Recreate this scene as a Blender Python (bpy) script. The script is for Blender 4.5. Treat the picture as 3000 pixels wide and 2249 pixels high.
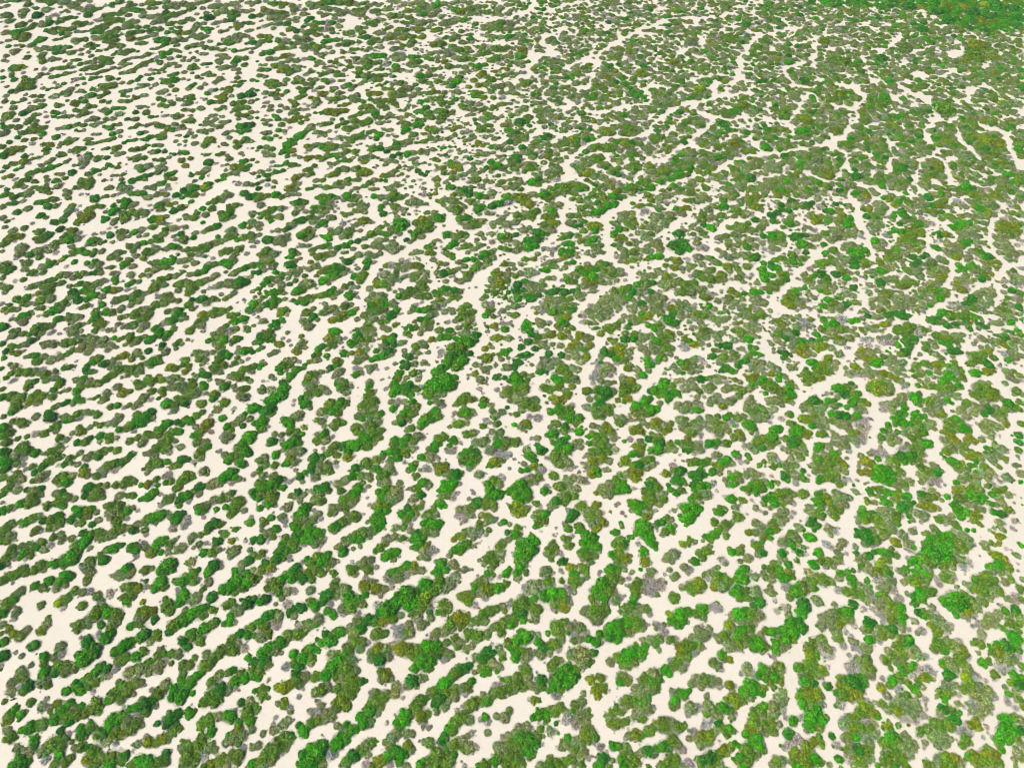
import bpy, bmesh, math, random
from mathutils import Vector
for o in list(bpy.data.objects):
    bpy.data.objects.remove(o)
scene = bpy.context.scene
R = math.radians
rnd = random.Random(11)

# ---------------------------------------------------------------- camera
H = 120.0                    # drone height above the sand, metres
PITCH = R(56.0)              # below the horizontal
HFOV = R(71.6)
cam_data = bpy.data.cameras.new('camera')
cam = bpy.data.objects.new('camera', cam_data)
scene.collection.objects.link(cam)
cam.location = (0, 0, H)
cam.rotation_euler = (R(90) - PITCH, 0, 0)
cam_data.sensor_fit = 'HORIZONTAL'
cam_data.angle = HFOV
cam_data.clip_start = 1.0
cam_data.clip_end = 12000.0
scene.camera = cam

# ---------------------------------------------------------------- sky, sun, exposure
SUN_ELEV = R(50)
SUN_DIR = Vector((-0.99 * math.cos(SUN_ELEV), -0.14 * math.cos(SUN_ELEV), math.sin(SUN_ELEV)))
world = bpy.data.worlds.new('World')
scene.world = world
world.use_nodes = True
wn = world.node_tree
bg = wn.nodes['Background']
sky = wn.nodes.new('ShaderNodeTexSky')
sky.sky_type = 'NISHITA'
sky.sun_disc = False
sky.sun_elevation = SUN_ELEV
sky.sun_rotation = math.atan2(SUN_DIR.x, SUN_DIR.y)
bg.inputs['Strength'].default_value = 0.065
wn.links.new(sky.outputs[0], bg.inputs['Color'])
sun_data = bpy.data.lights.new('sun', 'SUN')
sun_data.energy = 4.8
sun_data.angle = R(0.53)
sun_data.color = (1.0, 0.955, 0.89)
sun = bpy.data.objects.new('sun', sun_data)
scene.collection.objects.link(sun)
sun.rotation_euler = (-SUN_DIR).to_track_quat('-Z', 'Y').to_euler()
sun.location = SUN_DIR * 300
vs = scene.view_settings
vs.view_transform = 'Standard'
vs.look = 'None'
vs.gamma = 1.0
vs.use_curve_mapping = False
vs.exposure = 0.30
scene.cycles.filter_width = 0.9

# ---------------------------------------------------------------- projection from the survey picture to the ground
TAN = math.tan(HFOV / 2)
FPX = 1500 / TAN
FWD = Vector((0, math.cos(PITCH), -math.sin(PITCH)))
UPV = Vector((0, math.sin(PITCH), math.cos(PITCH)))


def relief(x, y):
    return (0.10 * math.sin(x * .11 + 1.3) * math.cos(y * .09 + .4) + 0.07 * math.sin(x * .23 - y * .19)
            + 0.04 * math.sin(x * .47 + y * .39 + 2.0))


def ground_at(px, py, lift=0.0):
    """(x, y, metres per survey pixel) of a survey pixel on the plane z = lift"""
    d = FWD + Vector((1, 0, 0)) * ((px - 1500) / FPX) + UPV * ((1124.5 - py) / FPX)
    t = (H - lift) / -d.z
    return d.x * t, d.y * t, t / FPX


# ---------------------------------------------------------------- materials
def material(name):
    m = bpy.data.materials.new(name)
    m.use_nodes = True
    nt = m.node_tree
    b = nt.nodes['Principled BSDF']
    b.inputs['Roughness'].default_value = 0.85
    b.inputs['Specular IOR Level'].default_value = 0.15
    return m, nt, b


def N(nt, kind, **kw):
    n = nt.nodes.new(kind)
    for k, v in kw.items():
        setattr(n, k, v)
    return n


def sand_material():
    m, nt, b = material('pale_sand')
    tc = N(nt, 'ShaderNodeNewGeometry')
    n1 = N(nt, 'ShaderNodeTexNoise'); n1.inputs['Scale'].default_value = .06; n1.inputs['Detail'].default_value = 5
    n2 = N(nt, 'ShaderNodeTexNoise'); n2.inputs['Scale'].default_value = 1.7; n2.inputs['Detail'].default_value = 6
    nt.links.new(tc.outputs['Position'], n1.inputs['Vector'])
    nt.links.new(tc.outputs['Position'], n2.inputs['Vector'])
    r1 = N(nt, 'ShaderNodeValToRGB')
    r1.color_ramp.elements[0].position = .3; r1.color_ramp.elements[0].color = SAND_A
    r1.color_ramp.elements[1].position = .7; r1.color_ramp.elements[1].color = SAND_B
    nt.links.new(n1.outputs['Fac'], r1.inputs[0])
    r2 = N(nt, 'ShaderNodeMapRange')
    r2.inputs[1].default_value = .3; r2.inputs[2].default_value = .75
    r2.inputs[3].default_value = .955; r2.inputs[4].default_value = 1.02
    nt.links.new(n2.outputs['Fac'], r2.inputs[0])
    mul = N(nt, 'ShaderNodeVectorMath', operation='SCALE')
    nt.links.new(r1.outputs[0], mul.inputs[0]); nt.links.new(r2.outputs[0], mul.inputs['Scale'])
    nt.links.new(mul.outputs[0], b.inputs['Base Color'])
    n3 = N(nt, 'ShaderNodeTexNoise'); n3.inputs['Scale'].default_value = 3.0; n3.inputs['Detail'].default_value = 8
    nt.links.new(tc.outputs['Position'], n3.inputs['Vector'])
    bp = N(nt, 'ShaderNodeBump'); bp.inputs['Strength'].default_value = .25; bp.inputs['Distance'].default_value = .06
    nt.links.new(n3.outputs['Fac'], bp.inputs['Height'])
    nt.links.new(bp.outputs[0], b.inputs['Normal'])
    b.inputs['Roughness'].default_value = .95
    return m


SAND_A = (.605, .550, .455, 1)
SAND_B = (.640, .585, .488, 1)


def leaf_material():
    m, nt, b = material('shrub_leaves')
    at = N(nt, 'ShaderNodeAttribute', attribute_type='INSTANCER', attribute_name='tint')
    ge = N(nt, 'ShaderNodeNewGeometry')
    hs = N(nt, 'ShaderNodeHueSaturation')
    mr = N(nt, 'ShaderNodeMapRange')                      # every leaf tuft a little lighter or darker
    mr.inputs[3].default_value = .42; mr.inputs[4].default_value = 1.75
    nt.links.new(ge.outputs['Random Per Island'], mr.inputs[0])
    nz = N(nt, 'ShaderNodeTexNoise'); nz.inputs['Scale'].default_value = 1.1; nz.inputs['Detail'].default_value = 3
    nt.links.new(ge.outputs['Position'], nz.inputs['Vector'])
    hr = N(nt, 'ShaderNodeMapRange')                      # patches of fresher and drier growth
    hr.inputs[1].default_value = .3; hr.inputs[2].default_value = .7
    hr.inputs[3].default_value = .482; hr.inputs[4].default_value = .518
    nt.links.new(nz.outputs['Fac'], hr.inputs[0])
    nt.links.new(hr.outputs[0], hs.inputs['Hue'])
    nc = N(nt, 'ShaderNodeTexNoise'); nc.inputs['Scale'].default_value = 2.6; nc.inputs['Detail'].default_value = 2
    nt.links.new(ge.outputs['Position'], nc.inputs['Vector'])
    cr = N(nt, 'ShaderNodeMapRange')                      # young pale tips and older dark tufts grow in clumps
    cr.inputs[1].default_value = .36; cr.inputs[2].default_value = .64
    cr.inputs[3].default_value = .74; cr.inputs[4].default_value = 1.28
    nt.links.new(nc.outputs['Fac'], cr.inputs[0])
    vm = N(nt, 'ShaderNodeMath', operation='MULTIPLY')
    nt.links.new(mr.outputs[0], vm.inputs[0]); nt.links.new(cr.outputs[0], vm.inputs[1])
    nt.links.new(vm.outputs[0], hs.inputs['Value'])
    nd = N(nt, 'ShaderNodeTexNoise'); nd.inputs['Scale'].default_value = 1.5; nd.inputs['Detail'].default_value = 4
    of = N(nt, 'ShaderNodeVectorMath', operation='ADD'); of.inputs[1].default_value = (37.0, 11.0, 5.0)
    nt.links.new(ge.outputs['Position'], of.inputs[0]); nt.links.new(of.outputs[0], nd.inputs['Vector'])
    dr = N(nt, 'ShaderNodeMapRange')
    dr.inputs[1].default_value = .46; dr.inputs[2].default_value = .68
    dr.inputs[3].default_value = 0; dr.inputs[4].default_value = .42
    nt.links.new(nd.outputs['Fac'], dr.inputs[0])
    dm = N(nt, 'ShaderNodeMixRGB'); dm.inputs[2].default_value = (.19, .23, .075, 1)
    nt.links.new(dr.outputs[0], dm.inputs[0]); nt.links.new(at.outputs['Color'], dm.inputs[1])
    nt.links.new(dm.outputs[0], hs.inputs['Color'])
    nt.links.new(hs.outputs[0], b.inputs['Base Color'])
    b.inputs['Roughness'].default_value = .7
    tr = N(nt, 'ShaderNodeBsdfTranslucent')
    nt.links.new(hs.outputs[0], tr.inputs['Color'])
    mx = N(nt, 'ShaderNodeMixShader'); mx.inputs[0].default_value = .18
    nt.links.new(b.outputs[0], mx.inputs[1]); nt.links.new(tr.outputs[0], mx.inputs[2])
    nt.links.new(mx.outputs[0], nt.nodes['Material Output'].inputs['Surface'])
    return m


def twig_material(name, a, c):
    m, nt, b = material(name)
    ge = N(nt, 'ShaderNodeNewGeometry')
    rp = N(nt, 'ShaderNodeValToRGB')
    rp.color_ramp.elements[0].color = a
    rp.color_ramp.elements[1].color = c
    nt.links.new(ge.outputs['Random Per Island'], rp.inputs[0])
    nt.links.new(rp.outputs[0], b.inputs['Base Color'])
    return m


MAT_SAND = sand_material()
MAT_LEAF = leaf_material()
MAT_TWIG = twig_material('grey_twigs', (.25, .24, .225, 1), (.50, .475, .45, 1))
MAT_CORE = twig_material('inner_branch_shade', (.045, .042, .03, 1), (.07, .065, .045, 1))  # bark tone taken darker: shade inside the crown is painted into the core
MAT_LOG = twig_material('weathered_log', (.085, .03, .028, 1), (.16, .075, .07, 1))
MAT_PALE = twig_material('bleached_wood', (.62, .58, .52, 1), (.72, .68, .6, 1))
MAT_CHAR = twig_material('charred_wood', (.012, .01, .012, 1), (.03, .02, .02, 1))
MAT_PINK = twig_material('dry_pink_twigs', (.42, .2, .14, 1), (.55, .32, .24, 1))

# ---------------------------------------------------------------- sand plain: one sheet to the horizon
def build_ground():
    xs = [-6000, -2500, -900] + [-450 + 9 * i for i in range(101)] + [900, 2500, 6000]
    ys = [-4000, -1200, -300] + [-60 + 9 * i for i in range(61)] + [900, 2500, 8000]
    vv, ff = [], []
    for y in ys:
        for x in xs:
            inside = abs(x) < 460 and -70 < y < 490
            vv.append((x, y, relief(x, y) if inside else 0.0))
    n = len(xs)
    for j in range(len(ys) - 1):
        for i in range(n - 1):
            a = j * n + i
            ff.append((a, a + 1, a + n + 1, a + n))
    me = bpy.data.meshes.new('sand_plain')
    me.from_pydata(vv, [], ff)
    for p in me.polygons:
        p.use_smooth = True
    me.materials.append(MAT_SAND)
    o = bpy.data.objects.new('sand_plain', me)
    o['kind'] = 'structure'
    scene.collection.objects.link(o)


build_ground()

# ---------------------------------------------------------------- survey of the shrubs
# T(x0, y0, list, unit): one map sheet; each entry is  x y r colour  (one shrub)  or
# x1 y1 x2 y2 r colours (a row of grown-together shrubs), in sheet units from the sheet corner
# colours: g bright green, d deep green, m mid green, o olive, y yellow green, s sage, t grey twiggy
SHRUBS = []          # (px, py, r_px, colour)
CHANNELS = []        # bare sand runs: (points, half width)
FILLS = []
THICKETS = []


def T(x0, y0, text, unit=750 / 221.2):
    for e in text.replace('\n', '').split(';'):
        v = e.split()
        if len(v) == 4:
            x, y, r = map(float, v[:3])
            SHRUBS.append((x0 + x * unit, y0 + y * unit, r * unit, v[3][0]))
        elif len(v) == 6:
            x1, y1, x2, y2, r = map(float, v[:5])
            ln = math.hypot(x2 - x1, (y2 - y1) * 1.4)
            n = max(len(v[5]), 2, round(ln / (1.15 * r)) + 1)
            for k in range(n):
                f = k / (n - 1)
                c = v[5][min(len(v[5]) - 1, int(f * len(v[5])))]
                if rnd.random() < .22:
                    c = rnd.choice('ssmmotg')
                rr = r * rnd.uniform(.62, 1.15)
                SHRUBS.append((x0 + (x1 + (x2 - x1) * f + rnd.uniform(-.35, .35) * r) * unit,
                               y0 + (y1 + (y2 - y1) * f + rnd.uniform(-.28, .28) * r) * unit, rr * unit, c))


def C(x0, y0, unit, text):
    for e in text.replace('\n', '').split(';'):
        v = list(map(float, e.split()))
        pts = [(x0 + v[i] * unit, y0 + v[i + 1] * unit) for i in range(0, len(v) - 1, 2)]
        CHANNELS.append((pts, v[-1] * unit))


def F(x0, y0, _, w, h, dens):
    FILLS.append((x0, y0, w, h, dens))


def D(x0, y0, unit, polys):
    for p in polys:
        THICKETS.append([(x0 + p[i] * unit, y0 + p[i + 1] * unit) for i in range(0, len(p), 2)])


T(0,1687,"""0 4 12 0 5 mm;11 6 2 t;30 8 4.5 g;37 10 5 ms;42 4 5 g;49 10 5 s;54 3 6.5 g;61 0 4 d;57 8 3 s;75 5 4 s;75 2 3.5 m;
1 31 17 13 5 mmgs;18 12 4 s;35.5 25 4.3 m;51 23 5 y;58 19 5 m;55 27 4 t;64 13 72 13 4 ms;78 13 4 t;71 25.5 4.3 m;84 17 4.5 m;95 15 5 t;87 23 4.5 s;
14 31 4.5 s;13 37 3.2 t;42 36 3.2 m;40 42 5 s;36 47 4.8 o;2 42 4 s;1 50 3 m;3 57 5 g;8 46 4.2 o;12 50 4 y;18 52 5.5 m;23 47 5 s;29.5 60 5.4 d;
52 61 5.5 s;53 67 5 t;38 70 5 g;38 75 4 m;47 70 4 s;3 69 6 d;1 78 3.2 t;19 69 2.8 s;14 66 2.4 t;18 82 5 s;19 87 6 m;27 77 2.5 s;10 92 5 s;9 99 5 s;4 108 3.2 m;
24 95 6 d;20 99 4.5 m;37 91 6.5 s;38 83 6 g;47 84 4 d;41 94 4 m;56 80 7.5 m;63 78 4 s;50 77 5 m;
72 70 9 g;80 65 8 g;70 75 4 g;67 68 4 d;75 56 6 d;91 53 6.5 g;85 49 3 t;97 49 3.5 d;68 43 6 m;75 39 6 s;83 32 7 m;92 31 6 g;100 33 6 m;98 40 6 s;103 36 4 m;87 42 4 g;96 44 5 m;
108 9 5 m;114 9 5 m;119 10 5 o;126 9 3.5 t;126 4 2.5 m;106 18 4 m;113 16 6 m;109 22 4 g;111 25 3 s;138 5 7 g;134 10 5 g;142 9 4 m;123 22 3.2 y;101 1 105 1 4 s;
157 4 6 g;152 4 4 m;166 4 4.5 m;170 3 3.5 s;180 5 4.7 s;175 11 3.5 m;153 11 2.6 t;158 17 6 g;168 19 6.5 s;155 22 5 d;144 25 6.5 m;146 30 5 m;151 25 3 g;
121 30 5 m;126 31 6 o;132 30 4.5 o;119 36 5 s;122 38 6 s;112 43 4.5 g;118 41 4 m;133 37 4.2 d;
150 42 6 m;158 37 7 g;165 33 7 g;172 29 6 g;175 34 5 m;178 26 4 d;184 29 4.5 m;
183 18 6 d;193 11 5 g;199 9 6.5 g;206 4 8 g;213 5 6 g;210 10 5 m;218 3 6 m;203 14 4 m;
124 50 7 d;120 53 5 m;135 50 5 m;130 56 5 s;146 48 4.5 d;136 53 4 o;
107 60 7 g;112 57 5 g;100 65 6 g;103 72 6.5 m;108 70 5 m;100 80 4 t;117 69 5.5 g;123 65 5 m;127 66 3.5 t;139 63 4 s;
158 56 5 d;162 61 4.5 d;166 51 6 m;172 55 5 m;177 45 6 g;183 42 5.5 m;187 39 4 d;163 49 4 g;
196 25 5 m;199 34 4 g;199 39 4.5 g;194 41 3.5 g;203 28 5 s;206 30 5 s;200 22 4 m;214 23 6 d;219 20 4 d;203 40 3 t;
208 49 4.5 d;214 51 4.5 g;217 44 4.5 m;220 51 3 g;200 54 4.5 m;206 58 4 s;198 61 6 m;190 65 6 m;185 70 4.5 m;202 64 5 m;211 62 4.5 t;178 67 4.5 s;
136 69 5 m;141 67 4 g;148 67 5 m;154 67 5 s;168 70 3 m;128 75 5 m;136 78 7 s;142 74 5 t;122 80 6 s;111 83 5.5 s;118 79 5 m;128 83 4 s;148 75 3 m;158 76 4.5 m;164 77 4.5 m;
86 78 5 g;92 80 5 d;76 87 5 m;82 83 5 g;72 90 4 g;89 86 5 s;94 86 4 t;82 92 5 m;77 96 4 m;80 100 4 t;67 97 6 g;70 99 5 g;57 99 5 g;65 92 4 d;
116 92 6.5 m;105 96 6 m;97 103 6.5 m;110 100 6 m;104 106 5 m;93 108 4 g;122 94 3 t;
143 94 6 s;150 98 5 g;158 93 5 g;164 92 6 g;170 86 5 g;174 83 4 g;177 77 6 m;182 74 5 m;158 84 4 m;156 89 4 g;155 105 7 g;148 104 5 g;137 101 6 m;160 100 4 d;131 98 3 t;166 101 3.2 g;
190 98 7 d;182 103 7 m;176 109 5.5 m;186 108 6 m;197 98 5 s;203 96 4 t;182 91 4.5 m;189 85 4.5 m;201 81 4.2 d;197 83 4 m;203 90 6 g;211 88 6 g;218 87 4 g;208 84 5 m;219 74 5 d;218 81 5 m;214 70 4 g;
8 120 6 m;6 124 5 o;13 114 4 g;18 119 5 g;22 117 3 s;26 109 4.5 m;36 112 5 s;41 113 4 t;49 110 4.5 o;40 106 3 t;43 116 3 o;
25 131 6.5 g;36 128 6.5 m;18 133 4 g;47 124 5.5 g;53 116 6 g;60 110 5 g;58 122 6.5 m;66 119 6.5 m;73 118 5 m;70 112 4 d;82 112 7.5 m;76 115 4 s;60 126 4 d;
6 133 4.5 s;10 139 5.5 m;4 141 3 o;29 141 5 g;30 146 4 d;15 149 5 s;25 151 6 s;38 150 6 s;39 158 5 t;46 145 8 m;54 140 6 m;52 148 6 m;51 154 5 g;52 134 4 d;62 143 2.5 m;64 148 3 s;
16 162 9 g;10 166 6 g;24 160 4 g;47 163 5 m;57 160 5 m;61 157 4 m;70 148 5 m;76 148 3 d;
70 137 5.5 g;69 131 4 g;78 131 5.5 m;85 136 6 m;96 126 8 g;104 122 6.5 m;110 125 6 s;117 128 6 m;113 133 5 m;120 125 4 s;99 136 6.5 o;106 136 5 o;91 136 5 d;92 143 5 s;100 143 5 t;107 139 3 t;
112 115 4 g;118 113 5 g;125 112 7 d;130 108 5.5 d;119 118 4 t;126 118 4 m;
148 123 7 d;144 127 5 d;153 119 5 d;163 118 6 g;168 116 3 m;136 127 3 d;152 131 5 m;147 135 5 m;141 140 5 o;136 143 5 o;128 143 5 o;119 145 4 s;126 138 3 t;115 151 2.5 t;156 132 3 o;
174 128 6 m;181 124 6 m;188 121 5 s;182 134 5.5 g;175 140 6 m;171 145 6 m;161 145 5 m;156 148 4 s;181 148 6 s;186 150 4 s;163 154 7.5 m;170 152 6 m;160 160 6.5 m;168 160 5.5 m;176 155 5 t;
199 121 6 g;195 119 4 g;203 116 3 t;214 117 6.5 m;216 125 5 g;212 121 5 m;206 127 4 g;206 131 5 o;202 140 7 s;209 137 6 s;218 132 4 s;197 137 3 g;195 144 4 s;210 148 4 t;
208 109 4.5 d;216 108 5 s;220 99 3 d;220 112 4 m;205 156 7 m;198 157 4 s;190 159 6 m;183 163 5 o;176 165 4 m;196 164 4 s;218 148 3.5 s;218 163 5 g;
80 152 7 m;76 158 6 o;86 157 6 m;95 157 6.5 m;105 157 6 m;94 164 7 g;82 164 6 m;108 155 5 d;104 149 2.5 t;
120 160 7 g;127 161 7 g;132 165 5 m;143 153 4.5 d;137 160 5 m;143 160 5 m;113 163 5 m""")
T(750,1687,"""17 8 8.5 m;22 3 5 g;20 14 5 g;27 13 5 s;33 13 4 t;22 19 3.5 s;10 10 4 m;31 2 5 g;40 2 5 d;48 3 4 m;8 20 5.5 d;3 22 4 g;27 24 5 t;17 24 2.5 s;
47 12 5 s;69 4 4 m;68 9 5 m;75 11 6 s;80 10 3 d;63 16 6 d;70 16 4 s;58 21 5 d;51 25 5 g;47 22 5 m;38 27 6 d;29 31 4.5 d;33 34 4 s;19 35 6 s;9 35 6 d;3 40 4 g;13 32 4 g;18 42 5 t;7 44 6 m;4 52 6 s;10 49 5 m;27 51 6 m;35 50 6 m;44 44 6 s;54 38 6 s;46 41 5 s;36 42 4 t;40 48 5 m;
62 30 4.5 g;67 34 4 g;53 33 3 t;64 24 4 t;80 19 7 g;86 21 6 g;82 26 6.5 m;75 28 5 s;90 23 5 s;94 16 4 g;94 25 3 m;88 33 4 t;75 32 4 t;
94 8 6 o;100 5 4 s;104 11 5.5 o;111 11 4 s;108 15 4 t;117 10 3 t;95 2 4 t;115 2 122 2 5.5 ts;130 0 4 t;
113 29 9 g;106 32 4 d;120 24 7 g;130 17 10 g;138 22 7 g;146 20 8 o;152 13 7 m;146 8 8 g;158 7 7 m;163 10 6 s;168 6 6 s;172 2 5 t;142 28 5 m;131 25 6 g;150 27 4 t;162 26 7.5 m;166 27 5 s;150 31 3.5 d;
125 34 3.5 s;135 33 4 m;139 36 5 t;143 42 5 s;151 36 4 s;132 42 4.5 s;140 35 4 s;118 37 5 m;111 38 6 o;97 38 6 d;103 39 5 m;89 40 5 m;91 46 5 d;81 43 3 s;73 48 5.5 g;68 49 4 m;60 50 4 d;64 56 7 g;57 58 4 g;53 55 3 m;47 62 5.5 g;40 71 6 g;32 67 5 g;37 78 5 d;48 70 5 m;44 64 5 m;53 64 4 g;48 75 4 s;26 78 5 t;33 74 4 m;65 68 5 s;71 66 3 s;
12 61 6 g;20 58 6 g;5 65 5 g;26 58 3 s;17 64 5 s;6 72 7 d;10 76 5 s;3 82 5 m;4 76 4 g;2 88 4 g;11 89 3 t;
85 49 6 s;85 56 6 m;92 57 5 m;80 62 6 m;90 63 4 s;77 68 5 g;105 50 6 m;112 49 4 m;102 52 4 s;125 47 6 t;122 50 5 t;133 49 5 s;128 52 4 s;119 44 3 t;
105 63 6 o;112 64 6 s;107 71 7 d;100 71 5 s;102 65 4 m;115 70 4 s;124 62 7 o;132 64 7 o;140 65 6 m;148 61 8 g;155 60 6 g;160 64 5 m;138 70 5 m;152 68 5 m;164 66 4 s;168 67 4 s;162 72 4 t;144 74 8 g;137 79 5 g;151 73 6 g;148 79 5 m;119 58 3 t;165 57 4 m;158 68 4 d;
72 73 7 g;66 78 7 g;60 86 6 g;63 82 5 m;78 80 8 m;83 73 5 s;80 87 7 m;75 88 6 s;85 82 5 s;70 86 5 m;
112 86 6 o;108 82 4 m;108 89 4 s;116 88 4 s;24 96 6.5 y;30 93 5 o;19 96 4 y;36 90 6 m;42 87 5 s;38 94 4 s;51 87 5 m;34 85 5 d;
57 98 6 m;62 96 5 s;52 100 5 s;50 103 3 t;71 97 5 m;80 97 6 m;85 92 5 o;91 91 4 d;82 102 5 m;78 92 4 s;86 97 4 m;74 107 7 o;70 112 6 m;78 112 5 m;75 104 5 m;
55 116 5 t;48 117 4 t;61 119 5 s;54 109 3 t;37 104 3 t;24 110 5 o;29 114 4 t;19 110 3 s;30 117 3 s;17 122 3 t;24 128 4.5 s;28 125 4 s;15 133 4.5 s;15 128 3 t;6 136 3 s;
6 104 5 m;5 98 5.5 m;1 115 4 m;10 97 3 d;
60 122 6 s;54 124 5 m;48 127 5 m;41 134 6 g;37 129 3.5 g;45 131 3 d;66 122 4 s;
26 141 7.5 m;30 138 4 d;19 147 8 m;12 150 6 m;8 155 6 m;4 160 5 m;15 155 6 m;25 148 5 s;6 165 6 s;2 146 4 s;
54 150 8 g;47 148 5 g;58 145 5 g;41 153 5 d;48 158 8 g;40 162 6 g;55 158 5 m;48 165 6 g;58 163 4 s;65 155 5 t;69 154 3 t;
71 143 7 g;67 148 4.5 g;77 138 4.5 g;82 133 5.5 g;74 132 3 s;70 129 3.5 s;78 128 4 g;87 131 4 g;
93 126 6.5 g;90 121 5 g;98 127 5 s;99 117 5.5 g;95 114 4 m;105 118 4 s;108 113 4 s;105 108 6 m;110 104 6 m;104 102 5 m;113 102 4 s;120 101 5 s;121 95 5 s;126 98 3 t;127 105 2.5 t;98 109 3 m;
135 90 7 d;131 94 5 s;142 88 5 s;147 88 3 s;141 109 7 m;139 115 5 m;146 106 4 d;143 122 6 o;148 118 4 m;145 127 4 t;149 131 3 t;
128 122 7.5 g;122 126 4.5 g;132 118 4 d;124 131 4 m;113 127 2.8 t;118 139 6 s;122 135 5 s;112 143 4 m;115 146 5 s;130 136 4.5 s;135 136 3.5 s;
96 146 6.5 s;100 144 5 m;92 151 5 m;97 154 4 s;84 155 6 d;78 160 5 m;88 153 4 g;76 165 5 s;
120 152 7 g;126 154 6 g;114 155 6 g;131 147 5 o;134 150 4 s;107 160 6 o;112 158 5 m;116 163 4 t;95 163 5 t;124 161 4 g;101 164 4 m;
172 84 6 m;176 81 5 d;181 79 5 d;168 88 5 g;162 93 6 g;158 97 5 g;166 94 4 m;154 100 6 m;150 101 4 s;165 101 5 m;172 99 5 m;178 97 5 s;186 91 4 g;182 96 5 m;181 101 4 t;172 104 5 s;
160 106 5.5 d;155 110 5 d;163 112 5 s;156 117 3.5 s;166 108 4 s;
184 77 4 d;190 70 4.5 s;196 70 6 d;200 66 6.5 d;206 66 3 d;195 78 5 m;200 82 4.5 g;205 76 5.5 s;210 78 5 s;197 83 4 g;213 70 4 m;189 83 3 s;
155 50 5 s;163 47 6 s;168 40 6 m;175 36 7 o;181 36 6 o;177 42 5 m;170 46 4 s;191 38 5 m;186 40 4 s;198 39 4 s;
196 33 5 m;202 30 5.5 m;208 28 4 m;213 26 4 s;219 24 4 t;215 30 3 m;172 53 4 m;177 57 4.5 s;184 50 6 m;192 51 5.5 m;200 50 5 m;186 60 5 s;181 63 4 s;189 55 3 s;175 60 4 m;
182 18 6 o;178 17 5 m;186 16 5 m;184 22 4 m;189 24 3.5 t;190 26 3 t;198 18 4.5 t;200 11 6.5 o;194 14 4 s;208 10 5 g;212 9 4 g;216 6 4 m;
193 5 5.5 m;189 9 4 g;198 3 4 s;203 1 4 t;210 1 3 t;209 43 5 m;214 40 5 m;220 41 5 g;212 48 5 m;218 36 4 s;205 45 3 s;
204 59 3 t;210 62 4.5 s;218 58 5 m;220 62 3 g;213 67 4 s;208 95 5 t;206 94 3 t;218 90 5 m;213 99 6 m;205 101 5 m;219 98 5 m;196 102 3 s;
188 110 6.5 m;200 108 5 g;195 108 4 m;182 112 4 s;174 116 3 t;
172 127 6 m;176 123 6 m;167 132 5 g;170 133 5 m;163 139 5 d;160 143 4 d;180 121 5 m;184 124 5 s;198 122 4 g;200 126 4 t;194 124 3 t;208 121 3.5 s;215 122 5 s;219 116 4 m;
150 144 5 m;145 143 3 s;172 146 5.5 m;178 142 5 s;168 146 3 s;184 148 6 s;190 148 4 t;180 150 4 m;186 136 4 t;183 138 3 s;200 135 3.5 s;218 138 4 s;213 139 3 t;
158 155 9 m;166 160 7 m;150 160 6 m;171 154 4 d;142 163 5 g;163 150 4 t;156 165 7 m;
213 149 7 s;219 145 5 m;211 156 6 m;206 160 5 g;198 163 6 m;219 155 5 m;217 163 6 m;192 163 3 g;130 165 4 s;180 164 3 t""")
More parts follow.
